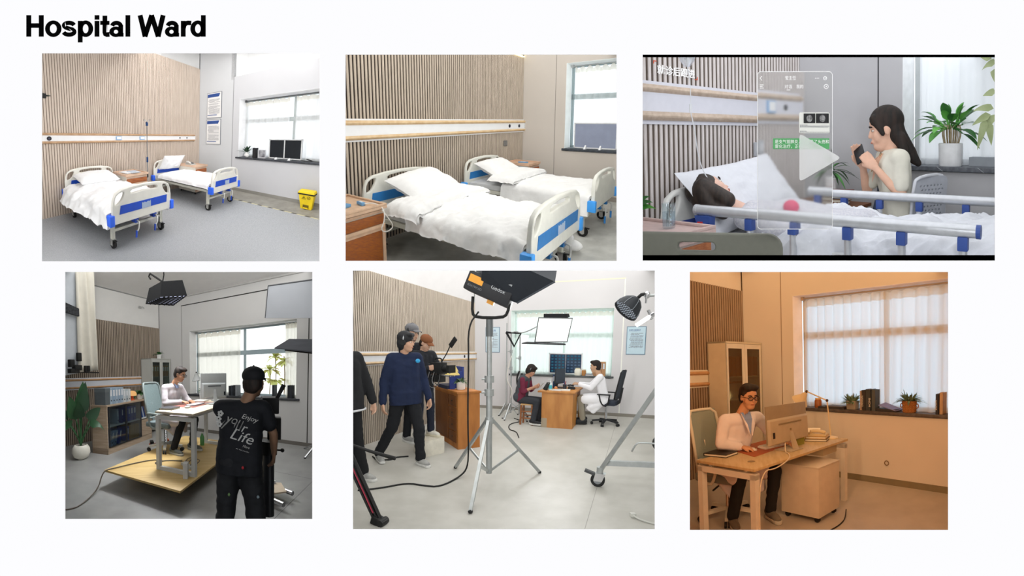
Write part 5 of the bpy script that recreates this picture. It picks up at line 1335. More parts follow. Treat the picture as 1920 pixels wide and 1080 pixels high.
    emit('bottle', MB().lathe([(.02, -.02), (.05, .02), (.062, .06), (.062, .14), (.03, .17)], (.3, -2.06, 1.83), 18), glassy('bottle_glass', 'd8dce4', .55, .08), t, smooth='auto')
    emit('line', MB().tube([(.3, -2.06, 1.82), (.3, -2.03, 1.7), (.3, -2.03, 1.55), (.3, -2.03, 1.48)], .003, 5, 1), mat('tube_clear', 'd9dce2', .3), t)
    emit('drip_chamber', MB().cyl((.3, -2.03, 1.48), (.3, -2.03, 1.54), .012), mat('tube_clear', 'd9dce2', .3), t)
    emit('line', MB().tube([(.3, -2.03, 1.48), (.3, -1.99, 1.35), (.3, -1.97, 1.2), (.33, -1.95, 1.05), (.4, -1.93, .95)], .004, 5, 2), mat('tube_clear', 'd9dce2', .3), t)
    # video overlay chat panel, made up here as a glass pane
    # the panel's own frame: top left corner, right, up and depth directions, 2.4 mm per board pixel
    k = .0024206; X = Vector((.8718, .4899, -.0029)) * k; Y = Vector((-.0226, .0461, .9987)) * k; fw = Vector((-.4894, .8706, -.0513)); org = Vector((1.5746, -2.945, 1.6082))
    def pp(a, b, d=0): return org + X * (a - 1420) - Y * (b - 134) - fw * d
    fr = lambda u, v, d=.004: (pp(u, v, d), X.normalized(), Y.normalized())
    t = thing('message_panel', 'video overlay panel with a Chinese chat screen, built as clear rounded glass', 'overlay panel', tuple(pp(1490, 430)))
    m = bpy.data.materials.new('panel_glass'); m.use_nodes = True; nt = m.node_tree; nt.nodes.clear()
    ou = nt.nodes.new('ShaderNodeOutputMaterial'); rf = nt.nodes.new('ShaderNodeBsdfRefraction'); rf.inputs['Roughness'].default_value = .16; rf.inputs['IOR'].default_value = 1.12
    df = nt.nodes.new('ShaderNodeBsdfDiffuse'); df.inputs[0].default_value = lin('c8c8c4'); mx = nt.nodes.new('ShaderNodeMixShader'); mx.inputs[0].default_value = .10
    nt.links.new(rf.outputs[0], mx.inputs[1]); nt.links.new(df.outputs[0], mx.inputs[2]); nt.links.new(mx.outputs[0], ou.inputs[0])
    cx, cy = (1420 + 1561) / 2, (134 + 430) / 2; w, h = 141 * k, 296 * k
    emit('pane', plate_mb(rrect(-w / 2, w / 2, -h / 2, h / 2, 7 * k), (), .003, .0005, fr(cx, cy, 0), res=0), m, t)
    emit('rim', plate_mb(rrect(-w / 2, w / 2, -h / 2, h / 2, 7 * k), [rrect(-w / 2 + k * .9, w / 2 - k * .9, -h / 2 + k * .9, h / 2 - k * .9, 6 * k)], .006, .0002, fr(cx, cy, 0), res=0), mat('panel_rim', 'f2f2f2', .4, var=0), t)
    wm = mat('ui_white', 'ffffff', .5, var=0)
    for s, u, v, sz, wd in (('安主任', 1472, 149.5, 8.5, 20), ('对话', 1471, 165.5, 8, 14), ('我的', 1493, 165.5, 8, 13)):
        emit('lettering', text_mb(s, sz * k, fr(u, v), width=wd * k, th=.0005), wm, t)
    emit('tab_underline', MB().hexa([pp(1475, 169.5, .004), pp(1482, 169.5, .004), pp(1482, 168.5, .004), pp(1475, 168.5, .004)], [pp(1475, 169.5, .005), pp(1482, 169.5, .005), pp(1482, 168.5, .005), pp(1475, 168.5, .005)]), wm, t)
    ring = lambda u, v, r: [pp(u + r * math.cos(a * .524), v + r * math.sin(a * .524), .005) for a in range(13)]
    ics = [MB().tube([pp(1429, 143, .005), pp(1425, 147, .005), pp(1429, 151, .005)], .6 * k, 4), MB().tube(ring(1547, 147, 3), .5 * k, 4), MB().tube(ring(1549, 162.5, 4), .5 * k, 4), MB().ell(pp(1547, 147, .005), 1.2 * k, n=6, k=4), MB().ell(pp(1549, 162.5, .005), 1.1 * k, n=6, k=4)]
    ics += [MB().tube([pp(1425, vv, .005), pp(1425 + l, vv, .005)], .5 * k, 4) for vv, l in ((159.5, 7), (162.5, 5), (165.5, 7))] + [MB().ell(pp(uu, 147, .005), .9 * k, n=6, k=4) for uu in (1529, 1532, 1535)]
    for ic in ics: emit('icon', ic, wm, t)
    def card(name, u0, v0, u1, v1, m, d, par, r=2):
        return emit(name, plate_mb(rrect(u0 * k, u1 * k, -v1 * k, -v0 * k, r * k), (), .002, .0003, (pp(0, 0, d), X / k, Y / k), res=0), m, par)
    c = card('photo_card', 1498.5, 211, 1555.5, 250, mat('card_paper', 'e6e6e0', .6, var=.01), .005, t, 3)
    for a, b_ in ((1507, 1528.5), (1530, 1554)):
        x = card('scan', a, 213, b_, 231, mat('scan_black', '0c0c0e', .4), .007, c, .6)
        emit('scan_image', MB().ell(pp((a + b_) / 2, 222.5, .009), (5.5 * k, 1.0 * k, 7 * k), Matrix(((X.normalized()), (fw), (Y.normalized()))).transposed()), mat('scan_grey', '9a9a9a', .6, c2='4a4a4a', scale=90), x)
    tl = MB()
    rnd = random.Random(2)
    for vv in (234.5, 236.5, 238.5, 246, 248):
        uu = 1500
        while uu < (1512 if vv in (234.5, 246) else 1553):
            l = rnd.uniform(1, 3); tl.hexa([pp(uu, vv + .5, .007), pp(uu + l, vv + .5, .007), pp(uu + l, vv - .4, .007), pp(uu, vv - .4, .007)], [pp(uu, vv + .5, .0075), pp(uu + l, vv + .5, .0075), pp(uu + l, vv - .4, .0075), pp(uu, vv - .4, .0075)]); uu += l + .8
    emit('report_lines', tl, mat('poster_ink', '70707a', .7), c)
    gb = card('message_bubble', 1449.5, 259.5, 1555, 279.5, mat('bubble_green', '52a463', .6, var=.02), .005, t, .8)
    for s, v, wd in (('是支气管肺炎，医生开了头孢和', 268.5, 101), ('雾化治疗，正在输液', 277.5, 66)):
        emit('message_text', text_mb(s, 8 * k, fr(1453, v, .0065), width=wd * k, th=.0005), wm, gb)
    # video play button, made up here as a frosted triangle
    tri = [(1499, 250), (1577, 296), (1499, 341)]
    pts = []
    for i in range(3):
        a, b_, c_ = [Vector(tri[(i + j) % 3]) for j in (-1, 0, 1)]
        p, q = b_ + (a - b_).normalized() * 8, b_ + (c_ - b_).normalized() * 8
        for s in (0, .33, .67, 1): e = (p * (1 - s) + b_ * s) * (1 - s) + (b_ * (1 - s) + q * s) * s; pts.append((e.x * k, -e.y * k))
    og = pp(0, 0, .012)
    emit('play_symbol', plate_mb(pts, (), .003, .0004, (og, X / k, Y / k), res=0), glassy('play_frost', 'ffffff', .66, kind='frost'), label='translucent white video play button over the overlay message panel', cat='video overlay')
    # added lamps, all out of view
    u0, v0, u1, v1 = R.rect
    area('added_top_light', u0 + 10, u1 - 10, v0 - 4, v0 - 4, 2.2, 6.2, 11, (.97, .98, 1))
    rim(3, 3, 4, 0, (.97, .98, 1))
room3()
# ================================================================ room 4: filming at the office desk (lower row, first picture)
def room4():
    global R
    R = ROOMS[4]
    rub = mat('rubber_black', '141414', .6); blk = mat('black_cloth', '17181b', .8); chrome = mat('chrome', 'c8c8ca', .2, metal=.9)
    wall = mat('r4_wall', 'c9c8c6', .85, var=.02, scale=4); white = mat('r4_white', 'd9dde4', .5, var=.01)
    slat = mat('r4_slat', 'a99b8b', .6, c2='988a7a', scale=25, stretch=(8, 8, .6)); gap = mat('r4_gap', '3c3128', .9)
    slat_wall(-3.3, 2.862, .05, (slat, gap, mat('r4_wall_up', 'd6d5d2', .85, var=.01)), frac=.55, depth=.012, top=3.62)
    wood = mat('r4_rail_wood', 'c39a70', .5, c2='b1875c', stretch=(1, .1, 1), scale=60)
    head_rail(-3.6, -.1, (1.225, 1.245, 1.29, 1.415, 1.462, 1.487), (wood, white, white, rub), 'wood trimmed white wall rail behind the bookcase in the filming set')
    emit('floor', MB().box(0, 7, -7, .1, -.1, 0), mat('r4_floor', '9a9a98', .28, c2='8a8a88', scale=10, spec=.6), kind='structure')
    fj = emit('floor_joint', MB().box(4.9, 4.906, -7, 0, 0, .0008).box(2.0, 7, -1.9, -1.894, 0, .0008), mat('floor_line', '6a6a68', .6), kind='structure')
    emit('ceiling', MB().box(0, 7, -5, .2, 3.64, 3.74), mat('r4_ceiling', 'f2f1ef', .9, var=.01), kind='structure')
    emit('trim_1', MB().box(0, 7, -.04, .0, 3.60, 3.64), mat('r4_trim', 'b9b8b5', .8), kind='structure')
    jd = mat('r4_joint', '2c2a28', .8)
    window_wall(6.0, 3.64, 1.106, 3.974, 1.0, 2.679, .3, wall, [((.835, 0), (.835, 3.388), .012, mat('r4_joint2', '77756f', .8)), ((.835, 3.388), (4.22, 3.388), .024, jd), ((4.22, 0), (4.22, 3.388), .02, jd)], .08, mat('r4_base', '6f6b64', .6), rev=mat('r4_reveal', 'e0e0de', .8))
    sill(1.05, 4.05, 1.0, -.05, .3, mat('sill_stone4', '4a4c50', .35, c2='3a3c40', scale=60), 'dark window sill with plants and books behind the filmed desk')
    window_unit(4, 1.106, 3.974, 1.0, 2.679, .31, mat('r4_frame', '9fb0b6', .5), [2.585], [2.07], emis('r4_sky', (1, 1, .99), 1.7))
    cu = glassy('r4_curtain', 'e6e4dc', .22, kind='cloth')
    curtain(1.19, 2.53, 1.0, 2.63, .24, 7, 'sheer white curtain drawn over the window half nearest the cabinet', cu, seed=3, scallop=.02)
    curtain(3.66, 3.95, 1.0, 2.64, .22, 4, 'narrow gathered white curtain at the right end of the set window', cu, seed=6, amp=.05, scallop=.01)
    curtain_rod(1.15, 3.96, 2.65, .22, mat('rod_light', 'a8acac', .4, metal=.4), 'pale curtain rod above the filming set window')
    # shrub outside
    t = thing('shrub_outside', 'yellow green broad leaved shrub growing outside the open window half', 'shrub', (3.2, .75, .9))
    ly = [glassy('leaf_yellow', 'd0d680', .05, kind='cloth'), glassy('leaf_olive', 'b8b070', .05, kind='cloth')]
    for x, zt in ((3.05, 1.75), (3.2, 2.05), (3.42, 1.95)):
        emit('stem', MB().tube([(x, .75, .8), (x + .03, .75, 1.4), (x, .75, zt)], .012, 6, 1), mat('stem_brown', '9a8055', .7), t)
        leaves_plant(t, (x, .75, zt - .12), 14, .34, .14, (-30, 75), .6, ly, int(x * 100), spread=.01)
        leaves_plant(t, (x, .75, 1.35), 9, .30, .13, (-20, 40), .6, ly, int(x * 130), spread=.01)
    # cabinet
    cb = mat('r4_cabinet', 'b9bab4', .5, var=.02)
    glass_cabinet('tall pale cabinet with two glass doors in the corner behind the doctor', .05, .44, -.80, -.03, 1.965, cb, 'd0d8d4')
    for i in range(8): binder(ORD[i] + ' tan file from the left in the corner glass cabinet', TR(.36, -.74 + i * .088 + (.06 if i > 3 else 0), 1.478, math.pi / 2), .075, .26, .30, 'b98c60', 'files in the corner glass cabinet', holes=False)
    t = thing('small_sculpture', 'dark twig ornament inside the corner glass cabinet', 'ornament', (.3, -.25, 1.14))
    emit('stem', MB().tube([(.3, -.5, 1.14), (.3, -.48, 1.24), (.3, -.52, 1.36)], .012, 6, 1), rub, t); emit('twig', MB().tube([(.3, -.48, 1.22), (.3, -.56, 1.27), (.3, -.62, 1.26)], .012, 6).tube([(.3, -.5, 1.26), (.3, -.42, 1.31)], .012, 6), rub, t)
    gp = [mat('r4_leaf', '4a7a45', .45, c2='2f5a30', scale=14), mat('r4_leaf2', '35602f', .45, c2='274a26', scale=14)]
    wp = mat('pot_white4', 'e2e2de', .4)
    t = thing('potted_plant', 'small green plant in a white cup on top of the corner cabinet', 'potted plant', (.25, -.30, 1.965))
    pot(t, (.25, -.30, 1.965), [(.055, 0), (.065, .12), (.06, .12)], wp, soil=(.058, .11)); leaves_plant(t, (.25, -.30, 2.08), 14, .22, .07, (10, 70), .7, gp, 3)
    # bookcase
    P0, P1 = Vector((1.33, -2.89, 0)), Vector((.93, -1.30, 0))
    rz = math.atan2(P1.y - P0.y, P1.x - P0.x); B = TR(P0.x, P0.y, 0, rz); L = (P1 - P0).length; Hh = .97; D = .38
    bw = mat('bookcase_wood', 'b9a48e', .55, c2='a8937c', stretch=(1, 1, 8), scale=20)
    t = thing('bookcase', 'low light wood bookcase with black glass doors along the slat wall', 'bookcase', tuple((P0 + P1) / 2))
    emit('carcass', MB(B).box(0, L, D - .015, D, 0, Hh).box(0, .025, 0, D, 0, Hh).box(L - .025, L, 0, D, 0, Hh).box(0, L, 0, D, 0, .12).box(1.17, 1.2, 0, D, .12, Hh), bw, t)
    emit('top_board', MB(B).box(-.01, L + .01, -.015, D, Hh - .03, Hh), bw, t)
    emit('shelf', MB(B).box(.025, L - .025, .01, D, .52, .54), mat('shelf_white', 'd8d6d0', .6), t)
    emit('drawer_front', MB(B).box(1.2, L - .02, -.005, .015, .13, .50), bw, t)
    df = mat('door_black', '2a2b2e', .4)
    for a, b_ in ((.035, .60), (.61, 1.17)):
        d = emit('glass_door', MB(B).box(a, a + .02, -.02, -.004, .13, .94).box(b_ - .02, b_, -.02, -.004, .13, .94).box(a, b_, -.02, -.004, .13, .15).box(a, b_, -.02, -.004, .92, .94), df, t)
        emit('pane', MB(B).box(a + .02, b_ - .02, -.014, -.010, .15, .92), glassy('smoke_glass', 'c8cfd2', .9, .06), d)
    bg = 'files in the low glass bookcase'
    for x, z, c, w, lean, lab in ((.16, .13, '9fb4cc', .06, .25, 'pale blue file leaning in the lower bay of the bookcase'), (.27, .13, '9fb4cc', .06, .25, 'second pale blue file leaning in the lower bay of the bookcase'), (.40, .13, '4058a8', .06, .25, 'royal blue file leaning in the lower bay of the bookcase'),
                                  (.38, .55, 'a9bccc', .05, 0, 'pale file standing alone in the upper bay of the bookcase'), (.53, .55, '3a4c98', .05, 0, 'thin blue file at the door edge of the upper bay'),
                                  (.68, .55, '3c50b0', .07, 0, 'first blue file in the upper middle bay'), (.77, .55, '4a60c0', .07, 0, 'second blue file in the upper middle bay'), (.87, .55, '3c50b0', .09, 0, 'third blue file in the upper middle bay'), (.98, .55, '3448a0', .09, 0, 'fourth blue file in the upper middle bay'),
                                  (.70, .13, '3c50a8', .08, 0, 'blue file beside the tan archive boxes')):
        binder(lab, B @ TR(x, .03, z, 0) @ Matrix.Rotation(lean, 4, 'Y'), w, .26, .31, c, bg)
    for i in range(4): binder(('first', 'second', 'third', 'fourth')[i] + ' tan archive box in the lower middle bay of the bookcase', B @ TR(.80 + i * .095, .03, .13), .09, .26, .31, 'c79a5c', bg, holes=False, tag_=False)
    for i in range(4): binder(ORD[i] + ' pamphlet leaning in the open bay of the bookcase', B @ TR(1.28 + i * .055, .05, .545) @ Matrix.Rotation(-.35, 4, 'Y'), .02, .24, .27, ('2c4a90', '3a62b0', 'c8d4e4', '24407c')[i], 'pamphlets in the open bay', holes=False, tag_=False)
    t = thing('file_box', 'dark grey box at the end of the file row on the bookcase', 'box', tuple(B @ Vector((.08, .2, Hh)))); emit('box', MB(B).box(.02, .16, .04, .30, Hh, Hh + .32), mat('grey_box', '5c6468', .6), t); emit('lid', MB(B).box(.015, .165, .035, .305, Hh + .25, Hh + .325), mat('grey_box2', '666e72', .6), t)
    for i in range(8): binder(ORD[i] + ' file from the grey box in the row on the bookcase', B @ TR(.21 + i * .088, .05, Hh), .08, .26, .32 if i < 5 else .27, ('a3b6c8', '8fa6bf', 'a3b6c8', '97abc2', 'a3b6c8', 'd0d6da', 'b8c4cc', 'd9dcdc')[i], 'files on top of the bookcase')
    p = B @ Vector((1.08, .16, Hh))
    t = thing('mushroom_lamp', 'orange based mushroom table lamp glowing on the bookcase', 'lamp', tuple(p))
    emit('base', MB().lathe([(.06, 0), (.062, .01), (.03, .025), (.028, .09), (.05, .12)], tuple(p), 20), mat('lamp_orange', 'd0562a', .4), t, smooth='auto')
    emit('shade', MB().lathe([(.03, .10), (.10, .105), (.105, .13), (.09, .18), (.05, .21), (.0, .215)], tuple(p), 20), emis('shade_amber', 'f0b878', .9), t, smooth='auto')
    p = B @ Vector((1.42, .18, Hh))
    t = thing('potted_plant', 'bushy green plant in a white pot at the far end of the bookcase', 'potted plant', tuple(p))
    pot(t, tuple(p), [(.06, 0), (.075, .11), (.07, .11)], wp, soil=(.066, .1)); leaves_plant(t, tuple(p + Vector((0, 0, .12))), 26, .26, .07, (-10, 75), .8, gp, 9)
    # big plant
    t = thing('potted_plant', 'tall broad leaved plant in a round white pot left of the bookcase', 'potted plant', (1.13, -3.34, 0))
    pot(t, (1.13, -3.34, 0), [(.07, 0), (.13, .04), (.165, .12), (.16, .2), (.12, .26), (.10, .265), (.09, .22)], mat('pot_cream', 'e2dfd2', .4), soil=(.1, .235))
    G = [mat('big_leaf', '2f5a38', .4, c2='1d3f26', scale=8), mat('big_leaf2', '3f7046', .4, c2='27502e', scale=8)]
    for k, (dx, dy, h_, L_, W_, dr, up) in enumerate(((.10, .05, .75, .62, .15, .1, 1), (-.05, .1, .7, .70, .17, .15, 1), (-.25, -.05, .6, .5, .18, .7, 1), (.05, -.2, .6, .55, .16, .2, 1), (.3, .25, .45, .45, .13, 1.1, .3), (-.45, -.3, .6, .5, .17, 1.0, .5), (.15, -.1, .62, .40, .13, .2, 1), (-.1, -.35, .45, .42, .15, 1.1, .4), (.2, .3, .55, .5, .14, .5, .9), (-.3, .2, .7, .5, .15, .6, .8))):
        b0 = Vector((1.13, -3.34, .24)); q = b0 + Vector((dx * .45, dy * .45, h_ * .85))
        l = emit('leaf', MB().leaf(q, (dx, dy, .75 * up), (.7, -.45, .8) if up < .4 else (.85, -.53, .2), L_, W_ * 1.5, dr, n=8), G[k % 2], t, smooth=True, fixn=False)
        emit('stalk', MB().tube([b0, b0 + Vector((dx * .12, dy * .12, h_ * .35)), q], .012, 6, 1), G[1], t, smooth=True)
    # platform, desk, chair
    ply = mat('plywood', 'c9ac72', .5, c2='bd9e62', stretch=(1, 6, 1), scale=8)
    A, Bp = Vector((2.671, -3.931, 0)), Vector((3.998, -3.873, 0)); dv = Vector((-.205, .979, 0)) * 2.44
    t = thing('plywood_platform', 'plywood sheet on a low dolly frame carrying desk and chair', 'platform', (3.0, -2.6, 0))
    q = [A, Bp, Bp + dv, A + dv]
    emit('sheet', MB().hexa([p + Vector((0, 0, .225)) for p in q], [p + Vector((0, 0, .25)) for p in q]), ply, t)
    c = (q[0] + q[2]) / 2
    for s in (.3, .7):
        a, b_ = q[0].lerp(q[1], s), q[3].lerp(q[2], s)
        emit('rail', MB().bar(a.lerp(b_, .35) + Vector((0, 0, .18)), a.lerp(b_, .95) + Vector((0, 0, .18)), .06, .08), mat('dolly_steel', '5a5c60', .4, metal=.6), t)
        for e in (.4, .9):
            p = a.lerp(b_, e); emit('wheel', MB().cyl(p + Vector((-.03, 0, .07)), p + Vector((.03, 0, .07)), .07), rub, t)
    dq = [(3.25, -3.50), (3.87, -3.45), (3.49, -1.72), (2.88, -1.77)]
    dtop = mat('r4_desktop', 'c9bda8', .5, c2='bcae98', stretch=(8, 1, 1), scale=10); dfr = mat('r4_deskframe', 'd0d0cc', .45)
    desk('pale office desk with white loop legs standing on the plywood', dq, .25, 1.07, (dtop, dfr), floor=.25)
    office_chair('grey mesh office chair the filmed doctor sits on', 2.62, -2.62, .25, .05, mesh='7d8e8e', frame='8a9492', seat='6e7a7c', base='c9c9c4', sh=.46, back_h=.58)
    # desk items
    def flat(name, lab, cat_, x, y, z, w, d, h, rz_, c, bev=.004, grp=None):
        return emit(name, MB().cbox((x, y, z + h / 2), (w, d, h), rz_), mat('flat_' + c, c, .5, var=.04), bevel=bev, label=lab, cat=cat_, group=grp)
    z = 1.07
    flat('desk_mat', 'dark red desk pad under the filmed doctor hands', 'desk pad', 3.20, -2.55, z, .38, .85, .004, .21, '8a5448')
    book('black notebook at the near corner of the filmed desk', (3.27, -3.22, z), (.2, .27, .025), .25, '22242a', 'notebook')
    flat('keyboard', 'grey keyboard on the red desk pad', 'keyboard', 3.28, -2.62, z + .004, .14, .40, .02, .21, 'a9a9ac')
    flat('mouse', 'light computer mouse near the desk front edge', 'mouse', 3.42, -3.0, z + .0, .06, .10, .03, .2, 'd8d8d4', .012)
    Mm = TR(3.36, -2.16, z, math.pi + .21)
    monitor('grey monitor seen from behind on the filmed desk', TR(3.42, -2.32, z, math.pi - .55), .46, .40, (mat('monitor_grey', 'a4a8a8', .4), mat('monitor_dark', '22252a', .3)))
    desk_lamp('grey bell shaded lamp on a jointed arm at the desk end', (3.17, -1.87, z), [(3.17, -1.87, z), (3.17, -1.87, 1.47), (2.72, -1.85, 1.58)], (2.71, -1.85, 1.575), (.15, 0, -1), .10, mat('lamp_grey', '9a9c9a', .4), rub)
    t = thing('potted_plant', 'leafy plant with a peach flower in a white pot behind the monitor', 'potted plant', (2.80, -1.78, z))
    pot(t, (2.80, -1.75, z), [(.06, 0), (.075, .12), (.07, .12)], wp, soil=(.066, .11)); leaves_plant(t, (2.80, -1.75, z + .13), 14, .2, .08, (0, 75), .7, gp, 12); emit('flower', MB().ell((2.88, -1.8, z + .17), (.04, .04, .035)), mat('peach', 'e0b090', .6), t, smooth=True)
    flat('paper_stack', 'stack of papers lying behind the keyboard', 'papers', 2.97, -2.06, z, .22, .3, .02, .3, 'd8d4cc')
    # things under the desk
    t = thing('power_strip', 'white power strip with tangled leads on the plywood', 'power strip', (3.55, -3.25, .25))
    emit('strip', MB().cbox((3.52, -3.15, .27), (.26, .06, .04), -.35), mat('strip_white', 'cfcfc8', .5), t, bevel=.006)
    for i in range(3): emit('lead', MB().tube([(3.45 + .07 * i, -3.13 - .02 * i, .29), (3.47 + .07 * i, -3.05, .36), (3.55 + .05 * i, -3.0, .33), (3.6, -3.1, .27)], .007, 6, 1), mat('lead_tan', '7a6c5c', .6), t, smooth=True)
    flat('adapter_box', 'white adapter box leaning on the desk leg', 'adapter', 3.78, -3.50, .25, .06, .10, .2, .5, 'd4d4d0')
    cable('tan lead snaking from desk over the plywood to the floor', [(3.3, -3.0, .262), (3.1, -3.1, .262), (3.0, -3.3, .262), (3.15, -3.35, .262), (3.05, -3.15, .262), (2.9, -3.2, .262), (2.8, -3.5, .262), (2.76, -3.8, .265), (2.72, -3.95, .262), (2.70, -4.0, .2), (2.75, -4.1, .05), (2.9, -4.4, .01), (2.95, -4.6, .01), (2.7, -4.8, .01), (2.2, -4.95, .01)], .008, mat('lead_dark', '5a5044', .6))
    t = thing('clamp_tool', 'orange and black bar clamp lying on the plywood edge', 'clamp', (2.32, -2.45, .25))
    emit('bar', MB().bar((2.2, -2.62, .28), (2.45, -2.2, .28), .025, .03), mat('tool_orange', 'd8562a', .45), t); emit('jaw', MB().cbox((2.23, -2.58, .3), (.06, .16, .08), .9), rub, t); emit('jaw', MB().cbox((2.38, -2.32, .31), (.05, .1, .07), .9), mat('tool_orange', 'd8562a', .45), t)
    t = thing('bottle', 'green drink bottle standing on the plywood under the desk', 'bottle', (2.95, -2.05, .25))
    emit('body', MB().lathe([(.035, 0), (.04, .01), (.04, .15), (.018, .2), (.018, .22)], (2.95, -2.0, .25), 16), mat('bottle_green', '5a9a5a', .3), t, smooth='auto'); emit('cap', MB().cyl((2.95, -2.0, .47), (2.95, -2.0, .49), .02), mat('strip_white', 'cfcfc8', .5), t)
    # doctor
    loc = (2.66, -2.62, .25); rz_ = .06
    J = joints(SIT, **loc_pts(loc, rz_, 1, head=(2.93, -2.58, 1.555), neck=(2.80, -2.6, 1.40), chest=(2.75, -2.6, 1.2), pelvis=(2.66, -2.6, .80), shR=(2.78, -2.80, 1.34), shL=(2.80, -2.42, 1.33), elR=(2.84, -2.86, 1.10), elL=(2.9, -2.36, 1.12),
                               wrR=(3.07, -2.70, 1.12), wrL=(3.09, -2.52, 1.12), hpL=(2.68, -2.52, .79), hpR=(2.68, -2.70, .79), knR=(3.08, -2.72, .80), knL=(3.12, -2.44, .80), anR=(2.93, -2.76, .34), anL=(3.0, -2.36, .34)))
    J['hdR'] = Vector((.9, .4, -.1)); J['hdL'] = Vector((.9, -.4, -.1))
    coat = mat('coat_grey', 'd2ccd0', .85, var=.03)
    t, Mp, hp, Rh = person('doctor in a white coat and glasses seated at the filmed desk', loc, rz_, J, 'b88a6c', top=coat, legs=mat('trouser_black', '16171b', .8), shoe=(mat('shoe_grey', '6a6e68', .7), mat('sole_pale', 'b9b8ae', .6)), hair=(mat('hair_black', '16120f', .7), 'short'),
                           head_rot=(.1, .35), hem='coat_sit', top_name='lab_coat', glasses=rub, curl=(.8, .8))
    emit('shirt_collar', MB(Mp).hexa([J['neck'] + Vector(v) for v in ((.07, -.03, -.07), (.07, .03, -.07), (.04, .045, .0), (.04, -.045, .0))], [J['neck'] + Vector(v) for v in ((.09, -.03, -.07), (.09, .03, -.07), (.06, .045, .005), (.06, -.045, .005))]), mat('shirt_blue', '8fa2c4', .7), t)
    # cameraman
    loc = (4.93, -4.2, 0); rz_ = 2.0
    J = joints(STAND, **loc_pts(loc, rz_, 1, head=(5.03, -4.13, 1.50), neck=(4.98, -4.19, 1.355), chest=(4.95, -4.2, 1.17), pelvis=(4.93, -4.2, .88), shL=(4.80, -4.29, 1.30), shR=(5.11, -4.12, 1.30), elL=(4.78, -4.10, 1.10), elR=(5.17, -4.05, 1.08),
                                 wrL=(4.95, -3.95, 1.06), wrR=(5.145, -3.98, .90), hpL=(4.86, -4.24, .86), hpR=(5.0, -4.17, .86), knL=(4.82, -4.22, .48), knR=(5.04, -4.12, .48), anL=(4.80, -4.27, .09), anR=(5.09, -4.13, .09)))
    J['toeL'] = J['toeR'] = Vector((1, 0, 0)); J['hdR'] = Vector((.5, 0, -.9))
    tee = mat('tee_navy', '12151c', .85, var=.05)
    tp, Mp, hp, Rh = person('cameraman in a printed black tee and cap seen from behind', loc, rz_, J, '8a6a54', top=tee, sleeves=.62, legs=mat('cargo_black', '1a1b1f', .85, c2='24262b', scale=20), shoe=(mat('boot_black', '1a1a1c', .6), rub), hair=(mat('hair_black', '16120f', .7), 'capped'),
                           head_rot=(-.35, .05), girth=1.06, trouser_w=1.28, face=False, wrinkle=.007, hem='long')
    baseball_cap(tp, Mp, hp, Rh, mat('cap_black', '15171c', .85))
    # print on the back of the tee
    tgt = LAST['top']
    bd = Vector((-math.cos(rz_), -math.sin(rz_), 0)); rt = Vector((-math.sin(rz_ + math.pi), math.cos(rz_ + math.pi), 0))
    ch = Mp @ J['chest']
    ink = mat('print_white', 'a9aaa8', .8, var=.03)
    for s, sz, dx, dz, w in (('Enjoy', .05, .02, .09, .12), ('your', .10, -.12, .03, .19), ('Life', .11, -.07, -.06, .17), ('More', .028, .03, -.125, .05), ('the way you like', .012, -.02, -.14, .1)):
        ang = -.28; xd = (rt * math.cos(ang) + Vector((0, 0, 1)) * math.sin(ang)); yd = Vector((0, 0, 1)) * math.cos(ang) - rt * math.sin(ang)
        mb = text_mb(s, sz, (ch + bd * .3 + rt * dx + Vector((0, 0, dz)), xd, yd), width=w, th=.0, shear=.25)
        emit('shirt_print', stick(mb, tgt, -bd, .005, .1), ink, tp, fixn=False)
    for dx, dz in ((-.13, .12), (-.14, .04), (-.145, .08)):
        fl_ = MB()
        for a in range(5):
            q0 = ch + bd * .3 + rt * (dx + .014 * math.cos(a * 1.257)) + Vector((0, 0, dz + .014 * math.sin(a * 1.257)))
            fl_.add([q0 + rt * .01 * math.cos(b_ * .785) + Vector((0, 0, .01 * math.sin(b_ * .785))) for b_ in range(8)], [tuple(range(8))])
        emit('flower_print', stick(fl_, tgt, -bd, .006, .1), ink, tp, fixn=False)
    for dx, z_, c in ((-.07, .60, '6a8a5a'), (-.1, .22, 'b9a88a'), (.04, .83, 'b03038'), (.16, .60, '7a8a92')):
        pz = Mp @ Vector((0, 0, z_)) + rt * dx + bd * .125
        emit('patch', MB().ell(pz, (.011, .011, .014)), mat('patch_' + c, c, .7), tp)
    # camera rig beside the cameraman
    t = thing('camera_rig', 'black camera on a pedestal column beside the cameraman', 'camera', (5.05, -3.85, 0))
    col_m = mat('pedestal_grey', '2e3034', .4, metal=.3)
    emit('column', MB().cyl((5.06, -3.9, .3), (5.06, -3.9, .95), .055, .05, 20), col_m, t, smooth='auto')
    emit('collar', MB().cyl((5.06, -3.9, .86), (5.06, -3.9, .98), .075, n=20), rub, t, smooth='auto')
    emit('lock_knob', MB().tube([(5.06, -3.9, .9), (5.16, -3.86, .9)], .008, 6).ell((5.17, -3.855, .9), .018), rub, t)
    emit('camera_body', MB().cbox((5.06, -3.88, 1.30), (.14, .2, .14), .5), rub, t, bevel=.01)
    emit('side_case', MB().cbox((5.07, -3.8, 1.08), (.12, .1, .2), .4), rub, t, bevel=.01)
    emit('pan_handle', MB().tube([(5.07, -3.93, 1.20), (5.13, -3.92, 1.34), (5.195, -3.9, 1.48)], [.012, .016, .02], 8), rub, t, smooth=True)
    t = thing('dolly_plate', 'wooden dolly plate on silver tubes at the cameraman feet', 'dolly', (4.75, -2.9, .1))
